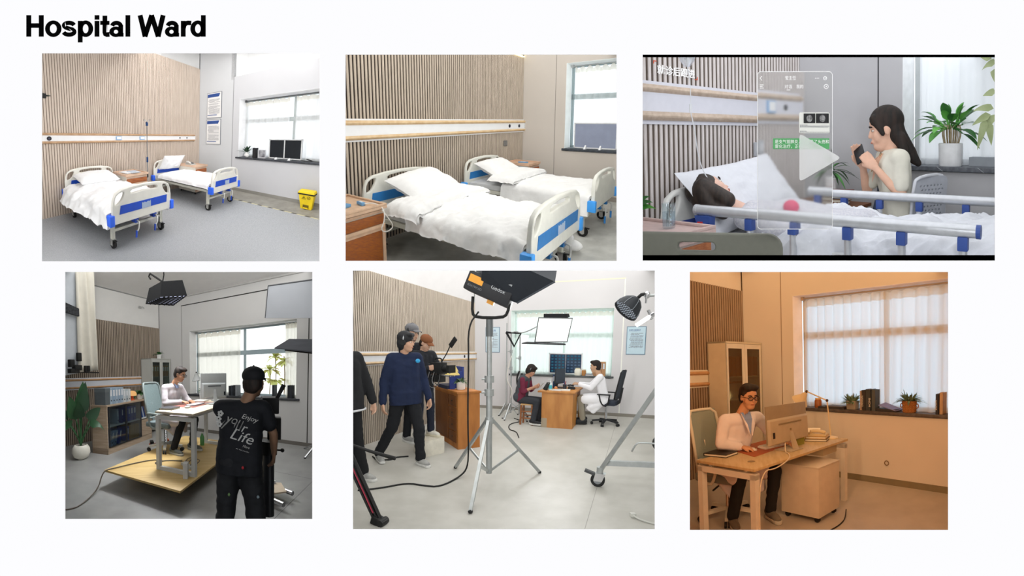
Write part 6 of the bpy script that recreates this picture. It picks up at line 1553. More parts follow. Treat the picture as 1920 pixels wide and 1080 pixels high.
    emit('plate', MB().hexa([(4.50, -2.80, .12), (4.70, -2.66, .12), (4.86, -2.90, .12), (4.70, -3.12, .12)], [(4.50, -2.80, .14), (4.70, -2.66, .14), (4.86, -2.90, .14), (4.70, -3.12, .14)]), mat('dolly_wood', 'cdbba2', .5), t)
    for a, b_ in (((4.3, -2.6, .09), (4.90, -2.80, .09)), ((4.25, -2.95, .09), (4.93, -3.17, .09))): emit('tube', MB().cyl(a, b_, .03, n=14), chrome, t, smooth='auto')
    emit('latch', MB().cbox((4.62, -2.76, .16), (.08, .03, .04), .4), chrome, t)
    # softbox above
    t = thing('softbox_lamp', 'black softbox with an egg crate grid hanging over the desk', 'softbox', (2.55, -2.5, 2.75))
    f4 = [Vector(v) for v in ((2.53, -2.95, 2.70), (3.03, -3.12, 2.70), (3.38, -2.93, 2.70), (2.79, -2.56, 2.70))]
    cen = sum(f4, Vector()) / 4; b4 = [cen + (p - cen) * .8 + Vector((0, 0, .24)) for p in f4]
    emit('skirt', MB().add([tuple(v) for v in f4 + b4], [(i, (i + 1) % 4, 4 + (i + 1) % 4, 4 + i) for i in range(4)] + [(4, 5, 6, 7)]), blk, t)
    for i in range(1, 8):
        s = i / 8
        emit('grid_strip', MB().bar(f4[0].lerp(f4[1], s), f4[3].lerp(f4[2], s), .014, .012), blk, t)
        if i < 6: s = i / 6; emit('grid_strip', MB().bar(f4[0].lerp(f4[3], s), f4[1].lerp(f4[2], s), .014, .012), blk, t)
    up = Vector((0, 0, .06)); mid = [p.lerp(q_, .08) for p, q_ in zip(f4, b4)]
    emit('diffuser', MB().add([tuple(v) for v in mid], [(0, 1, 2, 3)]), emis('softbox_glow', (.86, .88, 1), 1.0), t, fixn=False)
    emit('label_mark', text_mb('GODOX', .035, ((2.62, -2.945, 2.83), (.947, -.32, 0), (-.05, -.1, 1)), th=.001), mat('label_grey', '9aa4a8', .6), t)
    emit('hanger', MB().tube([(2.95, -2.9, 2.94), (2.78, -2.9, 3.06), (2.60, -2.9, 3.18)], .016, 6), rub, t)
    emit('cord', MB().tube([(2.86, -2.9, 2.95), (2.9, -2.9, 3.1), (2.88, -2.9, 3.64)], .01, 6), rub, t)
    emit('hook', MB().tube([(2.60, -2.9, 3.18), (2.57, -2.9, 3.14), (2.61, -2.9, 3.09)], .014, 6), rub, t)
    lamp_from('softbox_light', R.warp(np.array([tuple(p - up) for p in (f4[0], f4[1], f4[3], f4[2])])), 2.2, (.95, .97, 1), 1.8)
    # reflector, flag, cloth
    t = thing('reflector_panel', 'white reflector panel in a taped frame hung at the upper right', 'reflector', (4.3, -1.5, 2.4))
    rq = [(3.94, -1.5, 2.50), (4.72, -1.5, 2.41), (4.72, -1.5, 2.99), (3.99, -1.5, 3.03)]
    emit('sheet', MB().hexa([Vector(v) for v in rq], [Vector(v) + Vector((0, .02, 0)) for v in rq]), mat('reflector_white', 'b4b8be', .8, var=.03, scale=6), t)
    emit('frame', MB().tube([rq[0], rq[3]], .008, 6).tube([rq[3], rq[2]], .012, 6), mat('frame_grey', '55575a', .5), t)
    t = thing('black_flag', 'black slanted flag board at the right picture edge', 'flag', (4.7, -2.2, 1.9))
    emit('board', MB().hexa([(4.40, -2.2, 1.92), (5.05, -2.2, 1.82), (5.05, -2.0, 2.0), (4.54, -2.0, 2.05)], [(4.40, -2.19, 1.935), (5.05, -2.19, 1.84), (5.05, -1.99, 2.02), (4.54, -1.99, 2.065)]), mat('flag_black', '2e3138', .7), t)
    emit('rod', MB().cyl((4.5, -2.05, 1.9), (5.1, -2.15, 1.8), .01), rub, t)
    light_stand('chrome light stand feet by the right wall', (4.55, -.5, 0), .5, .42, mat('stand_chrome', 'b9bbbd', .25, metal=.8), .2, ang=2.4, brace=False)
    t = thing('hanging_cloth', 'ivory cloth hanging in front of the slat wall', 'cloth', (.9, -2.95, 1.6))
    emit('cloth', MB().grid(lambda u, v: (.9 + .04 * math.sin(u * 17 + v) + .02 * math.sin(u * 31) * v, -3.2 + .45 * u + (.06 * math.sin(3 * u) * (1 - v)), 1.61 + 2.2 * v + .05 * u), 40, 16, .01, (1, 0, 0)), mat('cloth_ivory', 'd6d2c6', .85), t, smooth=True)
    emit('hem_bar', MB().bar((.92, -3.22, 1.615), (.92, -2.75, 1.60), .02, .02), rub, t)
    emit('pale_board', MB().hexa([(.85, -3.8, 1.5), (.85, -3.15, 1.6), (.83, -3.15, 1.6), (.83, -3.8, 1.5)], [(.85, -3.8, 3.7), (.85, -3.15, 3.7), (.83, -3.15, 3.7), (.83, -3.8, 3.7)]), mat('board_blue', 'c4cad0', .7), label='pale blue board standing behind the hanging ivory cloth', cat='board')
    emit('battery_pack', MB().hexa([(.95, -3.5, 2.70), (.95, -3.19, 2.66), (1.0, -3.19, 2.66), (1.0, -3.5, 2.70)], [(.95, -3.5, 2.88), (.95, -3.19, 2.80), (1.0, -3.19, 2.80), (1.0, -3.5, 2.88)]), mat('mesh_black', '1e2024', .8, c2='3a3c40', scale=120), label='black mesh pack hanging on the pale board', cat='pack')
    t = thing('camera_gear', 'dark camera gear piled below the hanging cloth', 'camera gear', (1.0, -3.3, 1.6))
    for q in ((.98, -3.38, 1.78, .08, .1, .14), (1.0, -3.28, 1.70, .1, .16, .1), (.98, -3.22, 1.9, .06, .09, .16), (1.0, -3.1, 1.68, .05, .05, .12), (1.0, -3.04, 1.68, .05, .05, .12), (1.0, -3.35, 1.64, .1, .2, .08)):
        emit('piece', MB().cbox(q[:3], q[3:], .2), rub, t, bevel=.01)
    t = thing('pipe', 'grey bent hook on the upper wall', 'hook', (0, -.8, 3.3)); emit('arm', MB().tube([(0.0, -.75, 3.35), (.06, -.7, 3.36), (.08, -.66, 3.32)], .012, 6), mat('hook_grey', 'a8a8a4', .5), t); emit('wall_plate', MB().box(0, .02, -.79, -.71, 3.32, 3.38), mat('hook_grey', 'a8a8a4', .5), t)
    # sill things
    for x, c, h_ in ((2.36, '22262c', .24), (2.42, '3a4048', .25), (2.49, '2c3036', .26), (2.55, '8a8f94', .26)): book(('black', 'slate', 'charcoal', 'grey')[[2.36, 2.42, 2.49, 2.55].index(x)] + ' upright book on the set window sill left of the cameraman', (x, .1, 1.0), (h_, .18, .05), 0, c, ry=-math.pi / 2, group='books on the set window sill')
    for x, c in ((3.48, '2c3036'), (3.83, '20242a'), (3.88, '2f3338')): book(('charcoal', 'black', 'dark grey')[[3.48, 3.83, 3.88].index(x)] + ' upright book on the sill right of the cameraman', (x, .1, 1.0), (.28, .18, .045), 0, c, ry=-math.pi / 2, group='books on the set window sill')
    t = thing('potted_plant', 'tiny green plant on the set window sill beside the lamp arm', 'potted plant', (2.1, .1, 1.0)); pot(t, (2.1, .1, 1.0), [(.04, 0), (.05, .08), (.045, .08)], wp); leaves_plant(t, (2.1, .1, 1.08), 16, .13, .03, (10, 80), .5, gp, 5)
    # unseen top light and fill strips added for this room
    u0, v0, u1, v1 = R.rect
    area('added_top_light', u0 + 10, u1 - 10, v0 - 4, v0 - 4, 3.5, 9.0, 6.2, (1, .99, .97))
    rim(1.6, 1.8, .9, .8, (1, 1, 1))
room4()
# ================================================================ room 5: film crew and consultation (lower row, middle picture)
def room5():
    global R
    R = ROOMS[5]
    rub = mat('rubber_black', '141414', .6); blk = mat('black_cloth', '17181b', .8); chrome = mat('chrome', 'c8c8ca', .2, metal=.9); steel = mat('stand_steel', 'b4b8b8', .3, metal=.7, var=.05)
    wall = mat('r5_wall', 'd9d7d8', .85, var=.02, scale=4); white = mat('r5_white', 'e4e6ea', .5, var=.01)
    slat = mat('r5_slat', 'cabdae', .6, c2='b9ac9c', scale=25, stretch=(8, 8, .6)); gap = mat('r5_gap', '33281f', .9)
    slat_wall(-5.2, 2.929, .05, (slat, gap, mat('r5_wall_up', 'dedcdc', .85, var=.01)), frac=.58, depth=.012)
    wood = mat('r5_rail_wood', 'd2b896', .5, c2='c2a47e', stretch=(1, .1, 1), scale=60)
    head_rail(-5.4, .0, (1.345, 1.362, 1.41, 1.51, 1.56, 1.583), (wood, white, white, rub), 'white and wood wall rail behind the film crew', sockets=[(-.75, 1.46, .035)])
    sw = thing('wall_switch', 'grey switch plate low on the slats above the wooden chest', 'switch', (0, -1.5, 1.1))
    emit('plate', MB().box(.001, .014, -1.56, -1.44, 1.07, 1.19), mat('switch_grey', '6a6866', .5), sw, bevel=.004); emit('rocker', MB().box(.014, .02, -1.54, -1.46, 1.09, 1.17), mat('switch_grey2', '7c7a78', .5), sw)
    emit('floor', MB().box(0, 8, -9, .1, -.1, 0), mat('r5_floor', 'bfbdb6', .42, c2='b2b0a8', scale=9, spec=.5), kind='structure')
    emit('floor_joint', MB().box(3.925, 3.931, -9, 0, 0, .0008), mat('floor_line5', '98968f', .6), kind='structure')
    jl = mat('r5_joint', 'f6f6ee', .7)
    window_wall(6.0, 4.6, 1.063, 3.719, 1.0, 2.684, .3, wall, [((.98, 0), (.98, 3.376), .012, mat('r5_joint2', 'b4b2b0', .8)), ((.98, 3.376), (3.951, 3.376), .026, mat('r5_joint3', 'efe8cc', .7)), ((3.951, 0), (3.951, 3.376), .026, jl)], .08, mat('r5_base', '8f8a80', .6), rev=mat('r5_reveal', 'e6f2ee', .8))
    sill(1.03, 3.78, 1.0, -.05, .3, mat('sill_stone5', '5c6060', .35, c2='4a4e4e', scale=60), 'grey window sill behind the consultation desk')
    window_unit(5, 1.063, 3.719, 1.0, 2.684, .31, mat('r5_frame', 'cfe2dc', .5), [2.45], [2.05], emis('r5_sky', (.96, 1, .99), 1.5))
    cu = glassy('r5_curtain', 'eef4f2', .15, kind='cloth')
    curtain(1.15, 2.42, 1.0, 2.64, .23, 8, 'pale green white curtain behind the hanging panel light', cu, seed=11, group='curtains behind the consultation')
    curtain(2.48, 3.70, 1.0, 2.64, .23, 8, 'pale green white curtain behind the consulting doctor', cu, seed=14, group='curtains behind the consultation')
    poster('poster', 'pale blue health poster on the wall beside the dome light', 4.042, 4.487, 1.552, 2.228, 0, False, 14, bg='c4dbe6', frame='5f7f96', seed=6, title='疾病防治健康知识')
    poster('poster', 'pale blue health poster half hidden behind the lamp pole', .33, .745, 1.57, 2.255, 0, False, 14, bg='c9dbe4', frame='6f8ba0', seed=9, title='健康教育')
    # panels on the sill
    t = thing('x_ray_viewer', 'lit x-ray film viewer full of scan thumbnails on the sill', 'x-ray viewer', (2.54, .1, 1.0))
    fm = mat('alu_frame', 'd9dadb', .35, metal=.4)
    emit('frame', MB().box(2.10, 2.985, .1, .14, 1.02, 1.05).box(2.10, 2.985, .1, .14, 1.54, 1.57).box(2.10, 2.13, .1, .14, 1.02, 1.57).box(2.955, 2.985, .1, .14, 1.02, 1.57).box(2.1, 2.98, .125, .14, 1.02, 1.56), fm, t)
    em1 = emis('film_blue', '3f7f9a', .55); em2 = mat('film_dark', '1c3450', .3)
    for k, (a, b) in enumerate(((2.13, 2.54), (2.55, 2.955))):
        f = emit('film', MB().box(a, b, .11, .125, 1.05, 1.54), mat('film_base', '14304c', .3), t)
        for i in range(4):
            for j in range(6):
                x = a + .03 + i * (b - a - .03) / 4; z = 1.075 + j * .078
                emit('scan', MB().ell((x + .035, .108, z + .025), (.032, .004, .022), n=10, k=6), em1 if (k == 0 or j > 3) else mat('film_mid', '41607e', .4), f)
    for x, c, lab in ((3.29, 'b98a62', 'first'), (3.37, 'c49468', 'second'), (3.45, 'b98a62', 'third'), (3.53, 'c49468', 'fourth')): binder(lab + ' wood coloured file from the doctor on the consultation sill', TR(x, .02, 1.0), .075, .2, .36, c, 'wood coloured files on the sill', holes=False)
    t = thing('storage_jar', 'white plastic jar on the sill beside the x-ray viewer', 'jar', (2.87, .05, 1.0)); emit('jar', MB().lathe([(.075, 0), (.085, .01), (.085, .14), (.06, .17)], (2.88, .05, 1.0), 18), mat('jar_white', 'eceadc', .4), t, smooth='auto'); emit('lid', MB().cyl((2.88, .05, 1.165), (2.88, .05, 1.19), .062, n=16), mat('jar_cream', 'd8cfae', .4), t)
    t = thing('storage_jar', 'amber glass jar with a white lid behind the doctor hands', 'jar', (3.03, .03, 1.0)); emit('jar', MB().lathe([(.05, 0), (.055, .01), (.055, .12), (.045, .14)], (3.04, .03, 1.0), 18), mat('jar_amber', 'b07a40', .3), t, smooth='auto'); emit('lid', MB().cyl((3.04, .03, 1.14), (3.04, .03, 1.17), .05, n=16), mat('jar_white', 'eceadc', .4), t)
    book('blue folder lying on the sill behind the doctor', (3.17, .05, 1.0), (.2, .16, .04), .2, '2c4a80')
    # consultation desk
    ow = mat('desk_oak', 'c68a4a', .4, c2='b0743a', stretch=(1, 1, .25), scale=30)
    t = thing('wooden_desk', 'orange oak desk where the doctor and patient sit', 'desk', (2.77, -1.5, 0))
    emit('front_panel', MB().box(2.44, 3.10, -2.03, -2.0, 0, .75), ow, t); emit('desktop', MB().box(2.36, 3.15, -2.08, -.9, .75, .785), ow, t, bevel=.004)
    emit('side_panel', MB().box(3.07, 3.10, -2.0, -1.45, 0, .75), ow, t); emit('inner_panel', MB().box(2.44, 2.47, -2.0, -.95, 0, .75), ow, t); emit('drawer_rail', MB().box(3.06, 3.10, -1.45, -.95, .6, .75), mat('desk_oak_dark', '7a4a24', .5), t)
    emit('worn_corner', MB().box(2.44, 2.56, -2.034, -2.03, 0, .2), mat('desk_bare', 'a89a84', .8), t); emit('back_leg', MB().box(3.06, 3.10, -.98, -.94, 0, .6), ow, t)
    z = .785
    Mm = TR(2.68, -1.3, z, -.25)
    monitor('black monitor on the consultation desk', Mm, .5, .34, (mat('monitor_black', '22262c', .4), mat('monitor_slate', '3a4450', .3)))
    t = thing('pump_bottle', 'clear hand gel bottle with blue label on the oak desk', 'bottle', (2.56, -1.85, z)); emit('bottle', MB().lathe([(.035, 0), (.04, .01), (.04, .14), (.015, .17), (.012, .2)], (2.58, -1.85, z), 16), mat('gel_white', 'dfe8ea', .3), t, smooth='auto'); emit('label', MB().cyl((2.58, -1.85, z + .03), (2.58, -1.85, z + .11), .0415, n=16), mat('gel_blue', '4fb8c8', .5), t); emit('pump', MB().tube([(2.58, -1.85, z + .2), (2.58, -1.85, z + .24), (2.54, -1.87, z + .235)], .008, 6), mat('gel_white', 'dfe8ea', .3), t)
    t = thing('tablet', 'black tablet propped up at the desk corner', 'tablet', (2.43, -1.75, z)); emit('body', MB().hexa([(2.38, -1.72, z), (2.50, -1.95, z), (2.53, -1.93, z), (2.41, -1.70, z)], [(2.46, -1.66, z + .15), (2.58, -1.89, z + .17), (2.59, -1.88, z + .17), (2.47, -1.65, z + .15)]), rub, t); emit('stand', MB().bar((2.5, -1.78, z), (2.52, -1.78, z + .1), .03, .01), rub, t)
    for lab, x, y, w, d, c, a in (('white papers spread on the oak desk', 2.86, -1.80, .28, .2, 'e8e6e0', .1), ('crumpled white sheet on the oak desk beside the gel bottle', 2.74, -1.88, .2, .14, 'dcdfe0', -.3)):
        emit('papers', MB().cbox((x, y, z + .01), (w, d, .02), a), mat('flat_' + c, c, .6), label=lab, cat='papers', bevel=.003)
    t = thing('pen_cup', 'dark cup full of pens on the oak desk', 'pen cup', (2.80, -1.45, z)); emit('cup', MB().lathe([(.04, 0), (.045, .1), (.04, .1)], (2.82, -1.45, z), 14), mat('cup_dark', '2c3038', .5), t, smooth='auto')
    for k in range(4): emit('pen', MB().cyl((2.82, -1.45, z + .05), (2.80 + .015 * k, -1.46 + .01 * k, z + .17), .005), mat('pen_%d' % k, ('2a4a9a', '222222', 'b03030', '3a3a3a')[k], .4), t)
    t = thing('desk_phone', 'black desk telephone before the doctor hands', 'telephone', (2.95, -1.45, z)); emit('base', MB().hexa([(2.90, -1.55, z), (3.05, -1.55, z), (3.05, -1.38, z), (2.90, -1.38, z)], [(2.91, -1.54, z + .06), (3.04, -1.54, z + .04), (3.04, -1.39, z + .04), (2.91, -1.39, z + .06)]), rub, t); emit('handset', MB().tube([(2.90, -1.56, z + .09), (2.97, -1.57, z + .1), (3.04, -1.56, z + .08)], .018, 8), rub, t)
    emit('orange', MB().ell((2.68, -1.75, z + .04), .038), mat('fruit_orange', 'd88a50', .5), smooth=True, label='orange fruit shaped ornament beside the tablet', cat='ornament')
    binder('dark blue file standing at the back of the oak desk', TR(2.55, -1.32, z), .06, .2, .3, '24406a', None)
    # stool
    sm = mat('stool_wood', '9a6034', .5, c2='84502a', stretch=(1, 1, .3), scale=30)
    t = thing('wooden_stool', 'small wooden stool under the seated crew member', 'stool', (2.08, -1.82, 0))
    emit('seat', MB().cbox((2.08, -1.82, .455), (.30, .26, .03), .2), mat('stool_top', 'c9a06a', .5), t, bevel=.004)
    for dx, dy in ((-.12, -.10), (.12, -.10), (-.12, .10), (.12, .10)): emit('leg', MB().bar((2.08 + dx * 1.15, -1.82 + dy * 1.15, 0), (2.08 + dx, -1.82 + dy, .44), .035), sm, t)
    for z_, dy in ((.15, -.11), (.3, -.11), (.18, .11)): emit('stretcher', MB().bar((1.96, -1.82 + dy, z_), (2.2, -1.82 + dy, z_), .025), sm, t)
    office_chair('black mesh office chair on casters under the consulting doctor', 3.72, -1.25, 0, math.pi - .15, mesh='3a3f46', frame='1a1b1e', seat='2c3340', base='1a1b1e', sh=.5, back_h=.6)
    # seated crew member
    loc = (1.93, -1.78, .02); rz = -.1
    J = joints(SIT, head=(.20, 0, 1.13), neck=(.10, 0, 1.0), chest=(.05, 0, .82), shL=(.08, .18, .95), shR=(.08, -.18, .95), elL=(.12, .22, .70), elR=(.11, -.22, .70), wrL=(.31, .06, .80), wrR=(.31, -.06, .80), knL=(.42, .10, .50), knR=(.40, -.14, .50), anL=(.36, .1, .09), anR=(.32, -.14, .09))
    J['hdL'] = Vector((.8, -.5, .3)); J['hdR'] = Vector((.8, .5, .3)); J['pnL'] = Vector((0, -1, .3)); J['pnR'] = Vector((0, 1, .3))
    t, Mp, hp, Rh = person('seated crew member in a dark vest over a plum shirt using a phone', loc, rz, J, 'b98a70', top=mat('plum_shirt', '6a2038', .8), legs=mat('trouser_slate', '33363c', .85), shoe=(mat('shoe_black', '202226', .6), mat('sole_white', 'd0d0cc', .6)), hair=(mat('hair_black', '16120f', .7), 'messy'), head_rot=(0, .55), sc=1.03, curl=(.7, .7), sleeves=.98)
    vest = blob_mb([('e', J['chest'] + Vector((-.02, 0, .03)), (.13, .19, .2)), ('e', (J['chest'] + J['pelvis']) / 2 + Vector((-.03, 0, 0)), (.14, .17, .2)), ('e', J['pelvis'] + Vector((-.05, 0, .04)), (.15, .19, .13)), ('c', J['shL'] + Vector((0, -.03, .0)), J['shR'] + Vector((0, .03, 0)), .075, .075)], .011, 5)
    crumple(vest, .008); emit('vest', apply_M(vest, Mp), mat('vest_slate', '43484e', .85, var=.1), t, smooth=True)
    headset(t, Mp, hp, Rh, mat('headset_grey', '8a8d90', .4), rub)
    p = thing('phone', 'pale mobile phone in the seated crew member hands', 'phone', (2.36, -1.82, .88)); Mx = Mp @ Matrix.Translation((.44, 0, .84)) @ Matrix.Rotation(-.9, 4, 'Y'); emit('case', MB(Mx).box(-.07, .07, -.035, .035, -.005, .005), mat('phone_pale', 'd8d8d8', .3), p, bevel=.003); emit('screen', MB(Mx).box(-.065, .065, -.03, .03, .005, .007), mat('phone_screen', '2a3038', .15), p)
    # consulting doctor
    loc = (3.66, -1.28, .02); rz = math.pi + .1; sc = 1.1
    J = joints(SIT, head=(.19, 0, 1.15), neck=(.10, 0, 1.0), chest=(.06, 0, .82), shL=(.09, .18, .95), shR=(.09, -.18, .95), elL=(.26, .23, .74), elR=(.26, -.22, .76), wrL=(.50, .10, .80), wrR=(.5, -.08, .80), knL=(.46, .13, .50), knR=(.46, -.13, .50), anL=(.40, .12, .09), anR=(.40, -.12, .09))
    J['hdL'] = Vector((1, -.2, .2)); J['hdR'] = Vector((1, .2, .2))
    t, Mp, hp, Rh = person('doctor in a long white coat seated at the oak desk', loc, rz, J, 'c09a7c', top=mat('coat_white', 'eeeef2', .85, var=.02), legs=mat('trouser_khaki', '8f8878', .85), shoe=(mat('shoe_black', '202226', .6), rub), hair=(mat('hair_black', '16120f', .7), 'short'), head_rot=(0, .1), sc=sc, curl=(.8, .8), hem='coat_sit', top_name='lab_coat', extra_top=[('c', (.06, s * .12, .44), (.2, s * .13, .27), .075, .05) for s in (-1, 1)] + [('c', (.12, s * .13, .42), (.30, s * .13, .33), .06, .04) for s in (-1, 1)])
    # tall wooden chest with things on it
    N = Vector((1.614, -4.352, 0)); rz = math.atan2(.79, -.86); B = TR(N.x, N.y, 0, rz)
    cw = mat('chest_wood', 'b9783a', .45, c2='9a5f2a', stretch=(1, 1, .25), scale=24); cd = mat('chest_front', '7a4a20', .5, c2='653b18', stretch=(1, 1, .3), scale=24)
    t = thing('wooden_chest', 'tall orange wooden chest of drawers beside the camera operator', 'chest', tuple(B @ Vector((.58, -.2, 0))))
    emit('carcass', MB(B).box(0, 1.17, -.39, 0, 0, .92), cw, t); emit('top', MB(B).box(-.02, 1.2, -.41, .02, .92, .955), cw, t, bevel=.004)
    for i in range(4): d = emit('drawer', MB(B).box(.05, .40, .0, .015, .10 + i * .2, .28 + i * .2), cd, t, bevel=.003); emit('knob', MB(B).ell((.22, .02, .19 + i * .2), .012), mat('knob_dark', '3a2a18', .4), d)
    emit('door', MB(B).box(.44, 1.13, 0, .015, .10, .88), cd, t, bevel=.003)
    t = thing('table_lamp', 'yellow pleated shade table lamp on the wooden chest', 'lamp', (1.35, -3.92, .955))
    emit('base', MB().lathe([(.06, 0), (.06, .012), (.015, .03)], (1.36, -3.93, .955), 18), mat('brass_cream', 'd8c89a', .4), t, smooth='auto'); emit('stem', MB().tube([(1.36, -3.93, .97), (1.38, -3.93, 1.05), (1.33, -3.93, 1.12), (1.31, -3.93, 1.2)], .01, 8, 1), mat('brass_cream', 'd8c89a', .4), t)
    emit('shade', MB().lathe([(.135, 1.195), (.05, 1.36), (.045, 1.36), (.128, 1.197)], (1.31, -3.93, 0), 18), emis('shade_yellow', 'f0d88a', .85), t)
    t = thing('potted_plant', 'bushy plant in a white pot at the front of the wooden chest', 'potted plant', (1.47, -3.95, .955)); pot(t, (1.50, -4.0, .955), [(.06, 0), (.07, .01), (.075, .13), (.07, .13)], mat('pot_white5', 'e6e6e2', .4), soil=(.068, .12)); leaves_plant(t, (1.50, -4.0, 1.09), 34, .15, .035, (-5, 85), .6, [mat('r5_leaf', '5f7a52', .5, c2='435c3a', scale=14), mat('r5_leaf2', '40573a', .5)], 7, name='leaf')
    t = thing('blue_case', 'blue document case standing open on the wooden chest', 'case', (1.25, -3.85, .955)); bm_ = mat('case_blue', '2c3f8a', .5, var=.05); Bx = B @ Matrix.Translation((.72, -.12, .955)); emit('back', MB(Bx).box(-.3, .25, -.16, -.13, 0, .38), bm_, t); emit('base', MB(Bx).box(-.28, .22, -.13, .14, 0, .06), mat('case_navy', '1c2844', .5), t); emit('lid', MB(Bx).box(-.3, -.27, -.16, .1, 0, .3), bm_, t)
    # apple box
    t = thing('apple_box', 'white wooden box the camera operator stands on', 'box', (1.33, -4.7, 0))
    Q = [(1.352, -4.951), (1.495, -4.593), (1.20, -4.40), (1.03, -4.74)]
    emit('box', MB().hexa([Vector((x, y, 0)) for x, y in Q], [Vector((x, y, .25)) for x, y in Q]), mat('box_white', 'd9d4c6', .7, var=.05, scale=40), t, bevel=.004); emit('top_board', MB().hexa([Vector((x, y, .25)) for x, y in Q], [Vector((x, y, .262)) for x, y in Q]), mat('box_white2', 'cfc8b8', .7), t)
    # navy sweater man
    loc = (1.32, -5.36, 0); rz = -.55; sc = 1.07
    J = joints(STAND, head=(.06, 0, 1.605), shL=(.01, .175, 1.405), shR=(.0, -.175, 1.405), elL=(.0, .26, 1.13), elR=(-.05, -.26, 1.13), wrL=(.13, .27, .88), wrR=(-.02, -.30, .84), knL=(.10, .13, .50), anL=(.10, .14, .09), knR=(-.14, -.14, .50), anR=(-.42, -.22, .10), toeR=(1, -.1, -.1))
    navy = mat('sweater_navy', '172340', .9, var=.06)
    t, Mp, hp, Rh = person('standing man in a navy sweater with headphones looking right', loc, rz, J, 'c49a80', top=navy, legs=mat('trouser_dark', '14161b', .85), shoe=(mat('sneaker_grey', 'a8a8a4', .7, c2='8a8a88', scale=40), mat('sole_white', 'd0d0cc', .6)), hair=(mat('hair_black2', '1b1b1f', .65), 'messy'), head_rot=(.75, .08), girth=1.16, trouser_w=1.12, sc=sc, hem='long', wrinkle=.007)
    headset(t, Mp, hp, Rh, mat('headset_white', 'b9bcc0', .4), rub)
    emit('badge', MB(Mp).ell((.165, .10, 1.375), (.012, .034, .026)), mat('badge_blue', '2f9ad0', .5), t, smooth=True)
    # grey cap man
    loc = (1.02, -4.72, .18); sc = 1.06
    J = joints(STAND, elL=(.1, .24, 1.12), wrL=(.28, .15, 1.1), elR=(.1, -.24, 1.12), wrR=(.28, -.12, 1.1))
    t, Mp, hp, Rh = person('man in a grey cap and headset peering over the navy sweater man', loc, -.25, J, 'c8a088', top=mat('jacket_black', '1a1b20', .85), legs=mat('trouser_dark', '14161b', .85), shoe=(mat('sneaker_grey', 'a8a8a4', .7), mat('sole_white', 'd0d0cc', .6)), hair=(mat('hair_black', '16120f', .7), 'capped'), head_rot=(.1, .15), sc=sc, body_vox=.01)
    baseball_cap(t, Mp, hp, Rh, mat('cap_grey', '6f6f72', .85)); headset(t, Mp, hp, Rh, rub)
    # camera operator
    loc = (1.20, -4.70, .262); sc = .97
    J = joints(STAND, head=(.08, 0, 1.50), neck=(.0, 0, 1.38), chest=(0, 0, 1.22), shL=(.02, .18, 1.33), shR=(.02, -.18, 1.33), elL=(.12, .24, 1.08), wrL=(.26, .12, 1.15), elR=(.1, -.26, 1.08), wrR=(.26, -.10, 1.13), knL=(.05, .1, .48), anL=(.04, .1, .09), anR=(-.02, -.12, .09))
    J['hdL'] = Vector((.9, -.4, .1)); J['hdR'] = Vector((.9, .4, .1))
    t, Mp, hp, Rh = person('camera operator in a brown cap and dark jacket holding the camera', loc, -.35, J, 'c8a088', top=mat('jacket_charcoal', '22242a', .85, var=.1), legs=mat('trouser_navy', '1a2030', .85), shoe=(mat('sneaker_white', 'd4d0c4', .7), mat('sole_cream', 'd8d0b8', .6)), hair=(mat('hair_black', '16120f', .7), 'capped'), head_rot=(.15, .5), sc=sc, hem='long', curl=(.9, .9))
    baseball_cap(t, Mp, hp, Rh, mat('cap_brown', '7a4a2c', .85))
    c = Mp @ Vector((.36, 0, 1.12))
    t = thing('video_camera', 'black cinema camera rig with cables in the operator hands', 'camera', tuple(c))
    Mx = Matrix.Translation(c) @ Matrix.Rotation(-.3, 4, 'Z')
    emit('body', MB(Mx).box(-.10, .12, -.07, .07, -.08, .09), rub, t, bevel=.01); emit('lens', MB(Mx).cyl((.12, 0, 0), (.26, 0, 0), .045, .05, 16), rub, t, smooth='auto'); emit('matte_box', MB(Mx).box(.24, .29, -.07, .07, -.055, .055), rub, t)
    emit('top_handle', MB(Mx).tube([(-.06, 0, .09), (-.06, 0, .15), (.08, 0, .15), (.08, 0, .09)], .012, 6, 1), rub, t); emit('monitor_arm', MB(Mx).tube([(.1, -.02, .1), (.2, -.02, .22), (.28, -.02, .34)], .008, 6), rub, t); emit('monitor', MB(Mx).cbox((.33, -.02, .38), (.16, .02, .07), 0, 0, -.8), rub, t, bevel=.004)
    emit('battery', MB(Mx).box(-.17, -.10, -.05, .05, -.06, .07), mat('gear_grey', '3a3c42', .5), t); emit('rod', MB(Mx).cyl((-.12, .04, -.1), (.3, .04, -.1), .008).cyl((-.12, -.04, -.1), (.3, -.04, -.1), .008), chrome, t); emit('lower_rig', MB(Mx).box(-.08, .1, -.06, .06, -.2, -.09), rub, t, bevel=.01)
    for k in range(4): emit('cable_loop', MB(Mx).tube([(-.1 + .05 * k, -.08, -.05), (-.12 + .05 * k, -.12, -.2), (-.02 + .05 * k, -.11, -.3 + .02 * k), (.1, -.09, -.22), (.12, -.08, -.08)], .005, 5, 2), mat('cable_grey%d' % (k % 2), ('8a8a8c', '1c1c1e')[k % 2], .5), t, smooth=True)
    # man at the left edge
    loc = (1.06, -6.22, 0); sc = 1.08
    J = joints(STAND, elL=(.05, .26, 1.13), wrL=(.12, .28, .90), elR=(-.05, -.27, 1.12), wrR=(.06, -.28, .88), anL=(.05, .15, .09), anR=(-.1, -.14, .09), head=(-.3, .12, 1.6), neck=(-.12, .05, 1.46))
